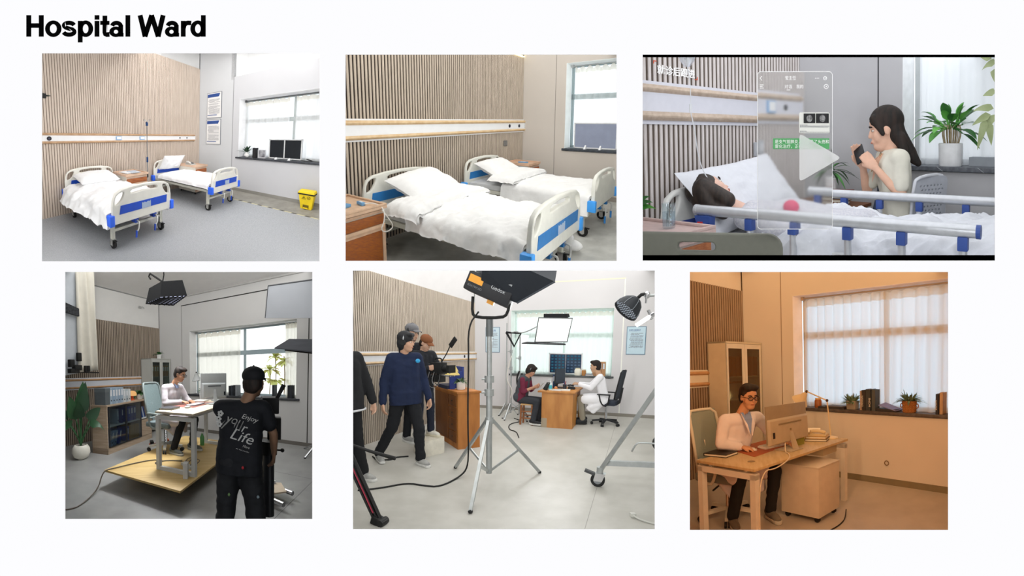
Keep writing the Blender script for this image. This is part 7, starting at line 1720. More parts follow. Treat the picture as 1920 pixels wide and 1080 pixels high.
    t, Mp, hp, Rh = person('person in loose black clothes cropped by the left picture edge', loc, -.2, J, 'c8a088', top=mat('sweat_black', '17181b', .9), legs=mat('trouser_black5', '0f1013', .9), shoe=(mat('sneaker_grey', 'a8a8a4', .7), mat('sole_white', 'd0d0cc', .6)), hair=(mat('hair_black', '16120f', .7), 'short'), sc=sc, girth=1.2, trouser_w=1.2, hem='long', face=False, body_vox=.012)
    emit('white_hem', MB(Mp).tube([(.14 * math.cos(a * .3142), .245 * math.sin(a * .3142), .83) for a in range(21)], .012, 6), mat('hem_white', 'd4d6da', .8), t, smooth=True)
    # the big lamp in front
    c = (2.655, -5.60)
    st = light_stand('tall silver light stand carrying the big black lamp', (c[0], c[1], 0), 1.95, .72, steel, .80, ang=0, r=.03, knuckles=(1.28, 1.12), brace=False)
    for o in [o for o in st.children if o.name.startswith('leg')]:
        for ch in list(o.children): bpy.data.objects.remove(ch)
        bpy.data.objects.remove(o)
    for fx, fy in ((2.021, -5.255), (2.808, -6.488), (3.155, -5.04)):
        l = emit('leg', MB().bar((c[0] + (fx - c[0]) * .06, c[1] + (fy - c[1]) * .06, .78), (fx, fy, .02), .035, .035), steel, st); emit('rubber_foot', MB().ell((fx, fy, .02), (.026, .026, .02)), rub, l)
        emit('brace', MB().bar((c[0], c[1], .14), (c[0] + (fx - c[0]) * .55, c[1] + (fy - c[1]) * .55, .36), .015, .03), steel, l)
    emit('collar', MB().cyl((c[0], c[1], .74), (c[0], c[1], .82), .05, n=14), steel, st)
    emit('upper_clamp', MB().cyl((c[0], c[1], 1.78), (c[0], c[1], 1.98), .042, n=14), mat('clamp_grey', '6a6e70', .4, metal=.4), st)
    t = thing('studio_lamp', 'big black studio lamp with a softbox on the tall stand', 'studio lamp', (2.68, -5.62, 2.0))
    Mx = Matrix.Translation((2.72, -5.66, 2.30)) @ Matrix.Rotation(.15, 4, 'Z') @ Matrix.Rotation(.42, 4, 'Y')
    emit('yoke', MB().tube([(2.46, -5.64, 2.24), (2.45, -5.64, 2.05), (2.50, -5.64, 2.0), (2.82, -5.64, 1.99), (2.89, -5.64, 2.03), (2.92, -5.64, 2.2)], .018, 8, 1), rub, t, smooth=True)
    emit('housing', MB(Mx).box(-.30, .25, -.13, .13, -.12, .10), mat('lamp_black', '1c1d21', .5), t, bevel=.02)
    emit('handle', MB(Mx).cyl((-.1, -.15, .12), (.22, -.15, .12), .022, n=10), mat('lamp_silver', 'a8acb0', .3, metal=.6), t)
    emit('amber_panel', MB(Mx).box(-.27, -.10, -.136, -.13, -.02, .06), mat('amber', 'd8942a', .4), t)
    emit('brand_text', text_mb('Godox', .06, ((.0, -.133, .0), (1, 0, 0), (0, 0, 1)), th=.002, M=Mx), mat('logo_grey', 'b8bcc0', .5), t)
    emit('model_text', text_mb('KNOWLED', .035, ((-.26, -.133, -.07), (1, 0, 0), (0, 0, 1)), th=.002, M=Mx), mat('logo_dim', '6a6c70', .5), t)
    emit('plug', MB(Mx).box(.0, .08, -.06, .0, -.16, -.12), mat('amber', 'd8942a', .4), t)
    emit('softbox_skirt', MB().hexa([Vector(v) for v in ((2.45, -5.5, 2.42), (2.6, -5.75, 2.30), (3.02, -5.7, 2.14), (2.95, -5.35, 2.3))], [Vector(v) for v in ((2.3, -5.2, 2.75), (2.75, -6.0, 2.65), (3.45, -5.75, 2.34), (3.3, -4.9, 2.7))]), mat('softbox_navy', '1b2028', .75), t)
    emit('rib', MB().tube([(3.02, -5.7, 2.14), (3.45, -5.75, 2.34)], .01, 6), mat('rib_grey', '3a4048', .5), t)
    cable('black power lead from the studio lamp down to the floor', [(2.56, -5.7, 2.06), (2.45, -5.75, 1.9), (2.44, -5.72, 1.5), (2.42, -5.7, 1.1), (2.40, -5.66, .7), (2.38, -5.6, .4), (2.32, -5.5, .12), (2.24, -5.55, .01), (2.18, -5.97, .01), (1.98, -6.0, .01), (1.74, -5.99, .01), (1.55, -6.25, .01), (1.35, -6.4, .01)], .011, rub)
    cable('black leads running behind the crew feet', [(1.1, -5.0, .01), (.95, -5.1, .01), (.9, -5.3, .01), (1.0, -5.2, .01), (.8, -5.35, .01), (.6, -5.2, .01)], .012, rub)
    cable('thin dark lead trailing across the floor behind the light stand', [(2.3, -3.2, .01), (2.1, -2.7, .01), (1.9, -2.6, .01), (1.7, -2.0, .01), (1.9, -1.6, .01), (1.6, -1.3, .01)], .01, rub)
    # lights over the desk
    t = thing('panel_light', 'bright white panel light hanging over the consultation desk', 'panel light', (2.75, -2.5, 1.8))
    q = [Vector(v) for v in ((2.392, -2.5, 1.79), (3.025, -2.5, 1.797), (3.114, -2.5, 2.236), (2.46, -2.5, 2.26))]
    emit('diffuser', MB().hexa(q, [v + Vector((0, .03, .0)) for v in q]), emis('panel_white', (1, 1, .98), 1.6), t)
    emit('frame', MB().tube(q + [q[0]], .013, 6), mat('frame_dark', '4a4e50', .5), t)
    emit('top_hood', MB().hexa([Vector(v) for v in ((2.55, -2.48, 2.26), (3.02, -2.48, 2.25), (3.04, -2.35, 2.28), (2.53, -2.35, 2.30))], [Vector(v) for v in ((2.55, -2.48, 2.33), (3.0, -2.48, 2.32), (3.02, -2.35, 2.34), (2.53, -2.35, 2.35))]), blk, t)
    emit('lower_flag', MB().hexa([Vector(v) for v in ((2.15, -2.6, 1.755), (3.02, -2.6, 1.735), (2.95, -2.4, 1.735), (2.2, -2.4, 1.755))], [Vector(v) for v in ((2.15, -2.6, 1.775), (3.02, -2.6, 1.755), (2.95, -2.4, 1.775), (2.2, -2.4, 1.80))]), blk, t)
    emit('arm', MB().tube([(2.4, -2.4, 2.1), (2.2, -2.3, 2.02), (2.0, -2.2, 1.98), (1.75, -1.7, 2.05), (1.45, -1.2, 2.03)], .012, 6, 1), steel, t, smooth=True)
    lamp_from('panel_light_lamp', R.warp(np.array([(2.42, -2.53, 1.80), (3.02, -2.53, 1.80), (2.48, -2.53, 2.24), (3.08, -2.53, 2.24)])), 1.2, (1, 1, 1), None, True)
    s1 = light_stand('chrome stand with clamps behind the seated crew member', (1.47, -1.2, 0), 2.03, .42, steel, .35, ang=.5, r=.018, knuckles=(1.6, 1.2), brace=False)
    light_stand('second chrome stand carrying the small triangular light', (1.72, -1.3, 0), 1.95, .40, steel, .33, ang=1.3, r=.018, knuckles=(1.45,), brace=False)
    light_stand('thin chrome stand pole beside the half hidden poster', (1.22, -.8, 0), 2.3, .3, steel, .3, ang=.2, r=.014, brace=False)
    t = thing('small_light', 'small triangular black framed light left of the panel light', 'light', (1.6, -1.3, 1.8))
    tri = [Vector(v) for v in ((1.36, -1.25, 2.05), (1.72, -1.25, 2.02), (1.56, -1.25, 1.72))]
    emit('frame', MB().tube(tri + [tri[0]], .028, 6), blk, t); emit('diffuser', MB().hexa([Vector(v) for v in ((1.62, -1.2, 1.72), (1.84, -1.2, 1.72), (1.90, -1.2, 1.98), (1.72, -1.2, 2.0))], [Vector(v) for v in ((1.62, -1.17, 1.72), (1.84, -1.17, 1.72), (1.90, -1.17, 1.98), (1.72, -1.17, 2.0))]), emis('small_white', (1, 1, 1), 1.1), t)
    cable('white lead draped from the chrome stands', [(1.5, -1.25, 1.5), (1.42, -1.3, 1.2), (1.4, -1.3, .9), (1.55, -1.3, .7), (1.5, -1.3, .5)], .012, mat('cable_white', 'e8e4dc', .5))
    emit('cable_bundle', MB().tube([(1.72, -1.32, 1.15), (1.66, -1.34, 1.0), (1.68, -1.34, .78), (1.78, -1.34, .76), (1.84, -1.34, .9), (1.78, -1.32, 1.1)], .02, 8, 2), rub, smooth=True, label='coiled black cable hung on the chrome stand', cat='cable')
    # dome light and tube light at the right
    t = thing('dome_light', 'black dome light with a honeycomb face at the upper right', 'dome light', (4.15, -5.5, 2.0))
    ax = Vector((-.62, -.35, -.75)).normalized(); c0 = Vector((4.262, -5.45, 2.165))
    emit('dome', MB().lathe([(.02, -.02), (.06, .0), (.105, .05), (.135, .12), (.142, .17), (.137, .17), (.12, .12), (.0, .05)], c0, 24, ax), mat('dome_black', '22262c', .6), t, smooth='auto')
    cen = c0 + ax * .165; e1 = ax.cross(Vector((0, 0, 1))).normalized(); e2 = ax.cross(e1)
    emit('face', MB().cyl(cen - ax * .02, cen - ax * .015, .135, n=24), emis('dome_glow', (.85, .9, .95), .9), t)
    for i in range(-4, 5):
        for j in range(-4, 5):
            p = e1 * (i + .5 * (j % 2)) * .031 + e2 * j * .027
            if p.length < .125: emit('cell', MB().tube([cen + p + (e1 * math.cos(a * 1.047) + e2 * math.sin(a * 1.047)) * .016 for a in range(7)], .0035, 4), blk, t)
    for k in range(8):
        a = k * .785; d = e1 * math.cos(a) + e2 * math.sin(a)
        emit('seam', MB().tube([c0 + d * .06, c0 + ax * .05 + d * .107, c0 + ax * .12 + d * .137, c0 + ax * .17 + d * .144], .003, 4), mat('seam_grey', '8a9096', .5), t)
    emit('bracket', MB().tube([c0 - ax * .02, c0 + Vector((.05, 0, .05)), (4.36, -5.45, 2.22)], .018, 8), rub, t)
    emit('boom_arm', MB().cyl((4.34, -5.45, 2.20), (4.75, -5.45, 2.215), .016, n=10), steel, t); emit('clamp', MB().ell((4.37, -5.45, 2.21), (.03, .03, .04)).cyl((4.36, -5.48, 2.12), (4.36, -5.48, 2.2), .01), chrome, t)
    t = thing('tube_light', 'small bright tube light clamped at the right edge', 'tube light', (4.38, -4.9, 1.95))
    emit('tube', MB().cyl((4.27, -4.9, 1.93), (4.43, -4.9, 2.04), .024, n=12), emis('tube_white', (1, 1, 1), 2.2), t); emit('cap', MB().cyl((4.43, -4.9, 2.04), (4.47, -4.9, 2.065), .027, n=12), chrome, t); emit('clip', MB().cyl((4.45, -4.9, 2.0), (4.40, -4.9, 2.11), .02), chrome, t)
    # wheeled stand at the right
    t = thing('rolling_stand', 'silver rolling stand with a braked caster in the right foreground', 'rolling stand', (4.0, -5.25, 0))
    emit('diagonal_leg', MB().bar((3.955, -5.25, .20), (4.75, -5.55, 1.65), .045, .045), steel, t); emit('base_bar', MB().bar((4.0, -5.22, .29), (4.9, -5.22, .35), .05, .06), steel, t)
    emit('knuckle', MB().cyl((3.95, -5.25, .15), (3.95, -5.25, .24), .04, n=14), steel, t)
    w = emit('caster_fork', MB().hexa([(3.88, -5.29, .07), (3.98, -5.29, .07), (3.98, -5.23, .07), (3.88, -5.23, .07)], [(3.90, -5.30, .17), (4.02, -5.30, .17), (4.02, -5.22, .17), (3.90, -5.22, .17)]), chrome, t)
    emit('wheel', MB().cyl((3.93, -5.28, .085), (3.93, -5.24, .085), .085, n=22), rub, w, smooth='auto'); emit('hub', MB().cyl((3.93, -5.285, .085), (3.93, -5.235, .085), .05, n=16), mat('hub_grey', '8a8e92', .4), w)
    emit('brake', MB().cbox((3.83, -5.26, .17), (.12, .06, .03), 0, 0, .3), mat('brake_dark', '4a4c4e', .5), w)
    t = thing('stand_foot', 'bent chrome stand foot with a dark weight at the right edge', 'stand foot', (4.4, -3.5, 0)); emit('tube', MB().tube([(4.30, -3.5, .02), (4.36, -3.5, .15), (4.42, -3.5, .18), (4.8, -3.5, .18)], .014, 8, 1), steel, t, smooth=True); emit('weight', MB().ell((4.72, -3.4, .17), (.12, .08, .13)), mat('sandbag', '2e302e', .8), t, smooth=True)
    # tripod foot lower left
    t = thing('tripod', 'black tripod leg with a red stripe in the lower left corner', 'tripod', (1.95, -7.0, 0))
    for dx in (-.05, 0, .05): emit('leg_tube', MB().cyl((1.62 + dx, -7.0, .95), (2.10 + dx * .8, -7.0, .03), .016, n=8), rub, t)
    emit('red_stripe', MB().tube([(1.70, -7.02, .80), (2.06, -7.02, .11)], .007, 6), mat('stripe_red', 'a02840', .5), t); emit('foot_joint', MB().cbox((2.11, -7.0, .03), (.14, .08, .08), 0, 0, .3), rub, t, bevel=.01); emit('lock', MB().cyl((2.15, -7.05, .03), (2.15, -6.95, .03), .035, n=14), rub, t)
    emit('spreader', MB().tube([(1.6, -7.0, .78), (1.95, -6.9, .66), (2.2, -6.85, .60)], [.012, .016, .02], 8), rub, t, smooth=True)
    t = thing('white_plug', 'white plug on a lead lying on the right floor', 'plug', (4.34, -6.0, 0)); emit('plug', MB().cbox((4.34, -6.0, .02), (.05, .05, .04), .4), mat('strip_white', 'cfcfc8', .5), t, bevel=.006); emit('lead', MB().tube([(4.35, -6.02, .02), (4.42, -6.08, .01), (4.6, -6.12, .01), (4.8, -6.1, .01)], .008, 6, 1), mat('strip_white', 'cfcfc8', .5), t)
    u0, v0, u1, v1 = R.rect
    area('added_top_light', u0 + 10, u1 - 10, v0 - 4, v0 - 4, 3.2, 10.6, 9.5, (1, .995, .98))  # overhead panel added out of view to light the set
    rim(4, 4, 2.5, 0, (1, .99, .98))
room5()
# ================================================================ room 6: doctor at the computer in warm light (lower row, last picture)
def room6():
    global R
    R = ROOMS[6]
    rub = mat('rubber_black', '141414', .6); chrome = mat('chrome', 'c8c8ca', .2, metal=.9)
    wall = mat('r6_wall', 'd6d0c6', .85, var=.02, scale=4); white = mat('r6_white', 'e2dccc', .5, var=.01)
    slat = mat('r6_slat', 'a2907c', .6, c2='937f6a', scale=25, stretch=(8, 8, .6)); gap = mat('r6_gap', '5a4634', .8)
    slat_wall(-1.6, 2.846, .048, (slat, gap, mat('r6_wall_up', 'dad4ca', .85, var=.01)), frac=.6, depth=.012)
    wood = mat('r6_rail_wood', 'c39a70', .5, c2='b1875c', stretch=(1, .1, 1), scale=60)
    head_rail(-1.9, -.1, (1.325, 1.345, 1.40, 1.505, 1.56, 1.581), (wood, white, white, rub), 'wood and cream wall rail beside the warm lit cabinet')
    emit('floor', MB().box(0, 7, -5, .1, -.1, 0), mat('r6_floor', 'b4aca2', .3, c2='a8a096', scale=9, spec=.5), kind='structure')
    window_wall(5.0, 3.9, .999, 4.05, 1.0, 2.666, .25, wall, [((.775, 0), (.775, 3.9), .012, mat('r6_joint', '8f7c66', .8))], .085, mat('r6_base', '7d7258', .6), rev=mat('r6_reveal', 'f2eeee', .8))  # reveal whitened, light from the window put into the colour
    sill(.95, 4.1, 1.0, -.04, .26, mat('sill_stone6', '5a5350', .35, c2='48423f', scale=60), 'dark window sill with plants and books in the warm office')
    window_unit(6, .999, 4.05, 1.0, 2.666, .27, mat('r6_frame', 'd0ccc4', .5), [2.40], [2.10], emis('r6_sky', (.78, .90, 1.0), 2.0))
    cu = glassy('r6_curtain', 'e6e4e0', .11, kind='cloth')
    curtain(1.08, 2.42, 1.0, 2.63, .19, 9, 'sheer curtain half nearest the glass cabinet in the warm office', cu, seed=21, group='warm office curtains', scallop=.012)
    curtain(2.40, 4.0, 1.0, 2.63, .19, 9, 'sheer curtain half at the right of the warm office', cu, seed=24, group='warm office curtains', scallop=.012)
    curtain_rod(1.06, 4.0, 2.645, .16, mat('rod_tan', 'a89a8a', .4, metal=.3), 'thin curtain rail across the warm office window')
    # cabinet
    cb = mat('r6_cabinet', 'cfc6b0', .5, var=.02)
    glass_cabinet('tall cream cabinet with two glass doors behind the warm lit doctor', .03, .40, -.83, -.03, 1.99, cb, 'd0d4d0', door_frame=mat('r6_cabdoor', 'd8d2c4', .5))
    for i in range(8): binder(ORD[i] + ' brown file from the left in the cream cabinet', TR(.33, -.77 + i * .088 + (.05 if i > 3 else 0), 1.478, math.pi / 2), .075, .25, .30, 'a8703c', 'files in the cream cabinet', holes=False, tag_=False)
    t = thing('trophy', 'grey trophy shape inside the cream cabinet', 'trophy', (.25, -.2, 1.138)); emit('cup', MB().lathe([(.04, 0), (.02, .03), (.02, .12), (.05, .2), (.045, .2)], (.25, -.22, 1.138), 14), mat('trophy_grey', '7a7468', .4), t, smooth='auto'); emit('foot', MB().cyl((.25, -.22, 1.138), (.25, -.22, 1.15), .05), mat('trophy_grey', '7a7468', .4), t)
    # desk
    dtop = mat('r6_desktop', 'c9b48c', .45, c2='bca478', stretch=(8, 1, 1), scale=10); dfr = mat('r6_deskframe', 'd8d4ca', .45)
    t = thing('office_desk', 'light wood desk on white square legs in the warm office', 'desk', (2.03, -1.7, 0))
    emit('desktop', MB().box(1.66, 2.38, -2.54, -.84, .725, .75), dtop, t, bevel=.003)
    for x in (1.69, 2.345):
        for y in (-2.50, -.88): emit('leg', MB().box(x - .03, x + .03, y - .03, y + .03, 0, .69), dfr, t)
    for y in (-2.50, -.88): emit('leg_crossbar', MB().box(1.66, 2.375, y - .03, y + .03, .645, .70), dfr, t)
    for x in (1.80, 2.24): emit('side_beam', MB().box(x - .02, x + .02, -2.5, -.88, .695, .725), dfr, t)
    emit('cable_tray', MB().box(2.03, 2.28, -1.25, -.93, .60, .70), mat('tray_cream', 'b9ac90', .5), t, bevel=.02)
    emit('grommet', MB().cyl((2.16, -2.33, .75), (2.16, -2.33, .753), .035, n=18), mat('grommet_tan', '8a7452', .5), t)
    t = thing('drawer_pedestal', 'white mobile drawer pedestal under the warm lit desk', 'pedestal', (2.25, -1.47, 0))
    pm = mat('pedestal_white', 'cdc4b4', .5)
    emit('body', MB().box(2.02, 2.50, -1.70, -1.27, .06, .58), pm, t, bevel=.004); emit('top', MB().box(2.015, 2.505, -1.705, -1.265, .58, .595), pm, t, bevel=.004)
    for i in range(3): emit('drawer', MB().box(2.01, 2.02, -1.69, -1.28, .07 + i * .17, .23 + i * .17), pm, t)
    for x in (2.07, 2.45):
        for y in (-1.65, -1.32): emit('caster', MB().cyl((x, y - .015, .03), (x, y + .015, .03), .03), rub, t)
    office_chair('grey mesh chair with white frame under the warm lit doctor', 1.55, -2.02, 0, .1, mesh='8f9a90', frame='d8d4c4', seat='7a807c', base='d8d4c4', sh=.48, back_h=.56)
    z = .75
    emit('desk_pad', MB().hexa([Vector(v) for v in ((1.60, -2.02, z), (2.06, -2.17, z), (1.95, -1.22, z), (1.56, -1.2, z))], [Vector(v) for v in ((1.60, -2.02, z + .004), (2.06, -2.17, z + .004), (1.95, -1.22, z + .004), (1.56, -1.2, z + .004))]), mat('pad_orange', 'a85a34', .6), label='orange brown desk pad under keyboard and mouse', cat='desk pad')
    book('black notebook with cream pages on the near desk corner', (1.70, -2.26, z), (.27, .20, .03), .15, '26221c', 'notebook')
    t = thing('keyboard', 'white keyboard on the orange brown desk pad', 'keyboard', (1.92, -1.65, z)); Mx = TR(1.90, -1.62, z + .004, math.pi / 2 - .12) @ Matrix.Rotation(.05, 4, 'X'); emit('case', MB(Mx).box(-.22, .22, -.065, .065, 0, .022), mat('kb_white', 'dcd8d2', .4), t, bevel=.006)
    for r_ in range(4): emit('key_row', MB(Mx).box(-.21, .21, -.055 + r_ * .028, -.033 + r_ * .028, .022, .028), mat('kb_keys', 'cfcac2', .4), t)
    t = thing('mouse', 'white computer mouse under the doctor right hand', 'mouse', (1.84, -1.93, z)); emit('shell', blob_mb([('e', (1.84, -1.94, z + .012), (.055, .032, .022))], .006, 2), mat('kb_white', 'dcd8d2', .4), t, smooth=True); emit('wheel', MB().cyl((1.875, -1.943, z + .03), (1.875, -1.937, z + .03), .006), mat('grommet_tan', '8a7452', .5), t)
    mg = (mat('monitor_warm', 'b0a48e', .4), mat('monitor_dark', '22252a', .3))
    t = thing('monitor', 'large grey monitor seen from behind on the warm desk', 'monitor', (2.12, -1.68, z))
    Mx = Matrix.Translation((2.115, -1.685, .845)) @ Matrix.Rotation(math.pi, 4, 'Z') @ Matrix.Rotation(.04, 4, 'Y')
    W = .70
    emit('panel', MB(Mx).box(-.005, .012, -W / 2, W / 2, .0, .385), mat('monitor_taupe', '968a76', .4), t, bevel=.003)
    emit('screen', MB(Mx).box(.012, .014, -W / 2 + .01, W / 2 - .01, .01, .375), mg[1], t)
    emit('rear_housing', MB(Mx).hexa([(-.005, -W / 2, -.015), (-.005, W / 2, -.015), (-.005, W / 2, .255), (-.005, -W / 2, .255)], [(-.04, -W / 2 + .02, .0), (-.04, W / 2 - .02, .0), (-.035, W / 2 - .02, .235), (-.035, -W / 2 + .02, .235)]), mg[0], t, bevel=.008)
    emit('vent_strip', MB(Mx).box(-.041, -.035, -.2, .2, .185, .20), mat('vent_taupe', '85785f', .5), t)
    emit('ports', MB(Mx).box(-.042, -.034, .27, .30, .06, .12), mg[1], t)
    emit('logo', MB(Mx).cyl((-.042, .0, .12), (-.036, .0, .12), .014, n=14), mat('vent_taupe', '85785f', .5), t)
    s = emit('stand_neck', MB().hexa([(2.19, -1.71, z + .01), (2.23, -1.71, z + .01), (2.23, -1.65, z + .01), (2.19, -1.65, z + .01)], [(2.14, -1.70, z + .19), (2.16, -1.70, z + .19), (2.16, -1.66, z + .19), (2.14, -1.66, z + .19)]), mg[0], t)
    emit('stand_foot', MB().box(2.03, 2.25, -1.82, -1.60, z, z + .012), mg[0], t, bevel=.004)
    cable('white monitor lead curling over the warm desk edge', [(2.16, -1.80, .84), (2.20, -1.86, .76), (2.28, -1.9, .755), (2.38, -2.02, .75), (2.40, -2.15, .72), (2.40, -2.3, .70), (2.40, -2.42, .72), (2.385, -2.48, .6), (2.38, -2.49, .3), (2.38, -2.49, .05)], .006, mat('cable_cream', 'd8cdb8', .5))
    cable('dark lead on the floor under the pedestal', [(2.6, -1.3, .06), (2.62, -1.35, .01), (2.68, -1.5, .01), (2.7, -1.7, .01), (2.66, -1.9, .01)], .006, rub)
    t = thing('tape_box', 'olive box standing behind the monitor foot', 'box', (2.16, -1.42, z)); emit('box', MB().box(2.05, 2.10, -1.5, -1.36, z, z + .09), mat('box_olive', '8a8a3c', .5), t); emit('lid', MB().box(2.045, 2.105, -1.505, -1.355, z + .085, z + .1), mat('box_olive2', '9a984c', .5), t)
    # phone books and papers at the desk end
    for i, (x, y, w, d, h_, c, lab) in enumerate(((2.10, -1.08, .26, .24, .03, '6a5a3c', 'brown book at the bottom of the pile beside the lamp'), (2.10, -1.08, .24, .22, .03, 'b89a62', 'tan book on the pile beside the lamp'))):
        book(lab, (x, y, z + .03 * i), (w, d, h_), .35, c)
    t = thing('telephone', 'cream desk telephone lying on the book pile', 'telephone', (2.12, -1.1, z + .06)); Mx = TR(2.12, -1.08, z + .06, .35); emit('base', MB(Mx).hexa([(-.1, -.08, 0), (.1, -.08, 0), (.1, .08, 0), (-.1, .08, 0)], [(-.09, -.07, .035), (.09, -.07, .02), (.09, .07, .02), (-.09, .07, .035)]), mat('phone_cream', 'cdb98c', .45), t, bevel=.004); emit('handset', MB(Mx).tube([(-.09, -.06, .05), (-.03, -.065, .062), (.04, -.065, .055), (.09, -.06, .04)], .02, 8, 1), mat('phone_cream2', 'd8c8a0', .45), t, smooth=True)
    t = thing('paper_pile', 'cream papers and open folder behind the telephone', 'papers', (1.9, -.98, z))
    emit('sheet', MB().cbox((1.90, -.98, z + .04), (.26, .22, .08), .2), mat('paper_cream', 'e0d2b0', .7), t, bevel=.004); emit('sheet', MB().cbox((1.92, -1.0, z + .09), (.28, .2, .012), .5, .1), mat('paper_cream2', 'efe4c8', .7), t)
    desk_lamp('cream bell lamp with brass joints at the end of the warm desk', (2.18, -.90, z), [(2.18, -.90, z), (2.115, -.88, 1.205), (1.80, -.85, 1.305)], (1.79, -.85, 1.29), (-.75, -.05, -.9), .115, mat('lamp_cream', 'd9c7a0', .4), mat('brass_dark', '4a3520', .4, metal=.5), glow=('ffe0a0', 5))
    point_lamp('desk_lamp_bulb', (1.69, -.86, 1.16), .06, (1, .75, .42), .008)
    # doctor
    loc = (1.56, -2.0, 0); sc = 1.06; rz = -.12
    pts = loc_pts(loc, rz, sc, head=(1.83, -1.97, 1.315), neck=(1.72, -1.98, 1.145), chest=(1.66, -1.98, .95), pelvis=(1.55, -1.98, .56), shR=(1.67, -2.17, 1.08), shL=(1.80, -1.80, 1.08), elR=(1.68, -2.24, .86), elL=(1.86, -1.62, .86), wrR=(1.76, -2.03, .80), wrL=(1.98, -1.58, .80),
                    hpR=(1.60, -2.08, .53), hpL=(1.60, -1.88, .53), knR=(1.86, -2.16, .52), knL=(2.02, -1.80, .52), anR=(1.78, -2.2, .10), anL=(1.98, -1.84, .10))
    J = joints(SIT, **pts)
    J['hdR'] = Vector((.75, .55, -.15)); J['hdL'] = Vector((.95, .1, -.1)); J['toeR'] = Vector((.9, -.45, 0)); J['toeL'] = Vector((1, -.3, 0))
    coat = mat('coat_warm', 'e6e0e6', .85, var=.02)
    t, Mp, hp, Rh = person('smiling doctor in glasses and white coat working at the computer', loc, rz, J, 'cf9c78', top=coat, legs=mat('trouser_black', '16171b', .8), shoe=(mat('shoe_grey6', '6f6a60', .7), mat('sole_pale', 'b9b8ae', .6)), hair=(mat('hair_black', '16120f', .7), 'short'),
                            head_rot=(-.22, .12), sc=sc, hem='coat_sit', top_name='lab_coat', girth=1.06, glasses=mat('glasses_black', '15110e', .3), curl=(.5, .45), body_vox=.006, wrinkle=.006)
    nk = J['neck']
    emit('shirt', MB(Mp).hexa([nk + Vector(v) for v in ((.105, -.045, -.05), (.128, .0, -.20), (.105, .045, -.05), (.075, .0, .0))], [nk + Vector(v) for v in ((.118, -.045, -.05), (.142, .0, -.20), (.118, .045, -.05), (.09, .0, .0))]), mat('shirt_blue6', '8ba0cc', .7), t)
    for s in (-1, 1):
        emit('lapel', MB(Mp).hexa([nk + Vector(v) for v in ((.07, s * .06, .005), (.125, s * .055, -.10), (.145, s * .012, -.21), (.122, s * .028, -.1))], [nk + Vector(v) for v in ((.085, s * .065, .008), (.14, s * .06, -.10), (.156, s * .012, -.21), (.136, s * .03, -.1))]), coat, t)
        emit('collar', MB(Mp).hexa([nk + Vector(v) for v in ((.08, s * .01, -.025), (.10, s * .045, -.06), (.06, s * .06, .01), (.06, s * .03, .01))], [nk + Vector(v) for v in ((.095, s * .01, -.025), (.118, s * .045, -.06), (.07, s * .066, .012), (.07, s * .03, .015))]), mat('shirt_blue6', '8ba0cc', .7), t)
    # sill things
    gp = [mat('r6_leaf', '6f8468', .5, c2='52664c', scale=14), mat('r6_leaf2', '849a78', .5, c2='66805c', scale=14)]
    t = thing('potted_plant', 'round bushy plant in a grey cube pot on the warm office sill', 'potted plant', (1.96, .1, 1.0)); emit('pot', MB().hexa([(1.895, .03, 1.0), (2.025, .03, 1.0), (2.025, .15, 1.0), (1.895, .15, 1.0)], [(1.885, .02, 1.12), (2.035, .02, 1.12), (2.035, .16, 1.12), (1.885, .16, 1.12)]), mat('pot_grey6', '9a9284', .6), t, bevel=.004); leaves_plant(t, (1.96, .08, 1.10), 80, .17, .035, (0, 88), .35, gp, 31, spread=.05)
    t = thing('potted_plant', 'feathery plant in a woven basket pot on the warm office sill', 'potted plant', (2.81, .08, 1.0)); bk = mat('basket_tan', 'a8723c', .7, c2='8a5a2a', scale=200)
    pot(t, (2.81, .08, 1.0), [(.085, 0), (.09, .03), (.095, .13), (.1, .15), (.09, .15)], bk, 'basket')
    for k in range(5): emit('weave_band', MB().tube([(2.81 + (.089 + .002 * k) * math.cos(a * .3142), .08 + (.089 + .002 * k) * math.sin(a * .3142), 1.015 + k * .03) for a in range(21)], .006, 5), bk, t)
    for s in (-1, 1): emit('basket_handle', MB().tube([(2.81 + s * .095, .08, 1.12), (2.81 + s * .125, .08, 1.10), (2.81 + s * .12, .08, 1.06), (2.81 + s * .092, .08, 1.06)], .007, 6, 1), bk, t)
    leaves_plant(t, (2.81, .07, 1.14), 80, .23, .035, (10, 88), .6, gp, 33, spread=.05)
    gn = 'books on the warm office sill'
    for x, w, h_, c, lab in ((2.15, .035, .27, 'a8927c', 'pale thin upright book beside the cube pot'), (2.20, .06, .28, '2a2624', 'black upright book with light lettering on the sill'), (2.275, .07, .295, '33383a', 'charcoal upright book on the sill'), (2.345, .05, .29, '4a5052', 'slate upright book at the end of the sill row'), (3.22, .04, .255, '22222a', 'dark upright book near the right picture edge'), (3.27, .04, .275, 'b89a7a', 'tan upright book at the right picture edge')):
        b = book(lab, (x, .1, 1.0), (h_, .18, w), 0, c, ry=-math.pi / 2, group=gn)
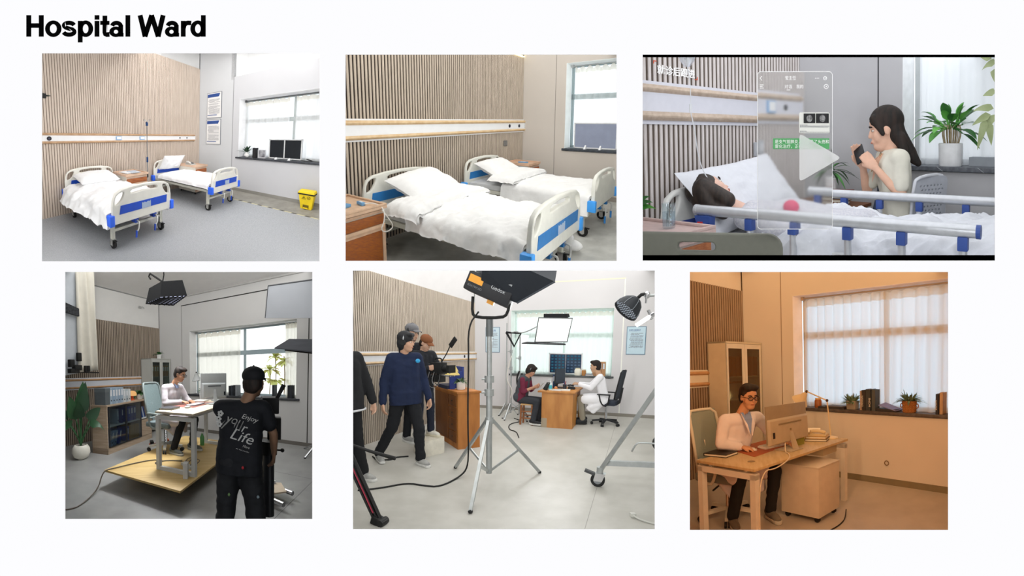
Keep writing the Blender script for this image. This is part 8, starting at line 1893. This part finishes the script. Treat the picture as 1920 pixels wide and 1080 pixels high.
    for s, x, zz in (('HOME', 2.30, 1.05), ('DESIGN', 2.185, 1.05), ('BOOK', 3.215, 1.05)):
        o_ = emit('spine_lettering', text_mb(s, .045, ((x - .02, .0085, zz), (0, 0, 1), (-1, 0, 0)), th=.0005), mat('spine_white', 'd8d4c8', .6), label='light ' + s + ' lettering on a dark book spine', cat='lettering')
    t = thing('folder', 'blue folder lying open on dark books on the warm sill', 'folder', (2.55, .06, 1.0)); emit('lower_book', MB().cbox((2.52, .08, 1.02), (.3, .18, .03), -.1), mat('cover_dark6', '2c2a2c', .5), t); emit('cover', MB().hexa([(2.40, .0, 1.075), (2.66, -.03, 1.015), (2.70, .13, 1.02), (2.44, .16, 1.10)], [(2.40, .0, 1.085), (2.66, -.03, 1.025), (2.70, .13, 1.03), (2.44, .16, 1.11)]), mat('folder_blue', '7a80b4', .5), t)
    t = thing('folder', 'dark folders lying flat on the sill behind the lamp', 'folder', (1.65, .06, 1.0)); emit('lower', MB().cbox((1.66, .07, 1.015), (.42, .2, .03), .05), mat('cover_dark6', '2c2a2c', .5), t); emit('upper', MB().cbox((1.72, .06, 1.036), (.3, .18, .012), -.1), mat('cover_grey6', '55504e', .5), t)
    t = thing('jar', 'amber jar on the sill behind the lamp shade', 'jar', (1.38, .08, 1.0)); emit('body', MB().lathe([(.05, 0), (.055, .01), (.055, .1), (.04, .12)], (1.38, .08, 1.0), 16), mat('jar_amber6', '9a5a2a', .3), t, smooth='auto'); emit('lid', MB().cyl((1.38, .08, 1.12), (1.38, .08, 1.14), .045), mat('jar_lid6', 'd8b070', .5), t)
    emit('wall_socket_ring', MB().tube([(2.53 + .03 * math.cos(a * .524), -.02, .30 + .03 * math.sin(a * .524)) for a in range(13)], .006, 5), mat('ring_brown', '7a6248', .5), label='small ring hanging on the wall behind the pedestal', cat='ring')
    u0, v0, u1, v1 = R.rect
    warm = (1, .62, .30)
    area('added_top_light', u0 + 10, u1 - 10, v0 - 4, v0 - 4, 2.6, 6.6, 4.6, warm)  # added warm panel above the opening, never seen
    rim(3, 4, 6, 0, (1, .62, .32))
room6()

bpy.data.scenes.remove(bench)
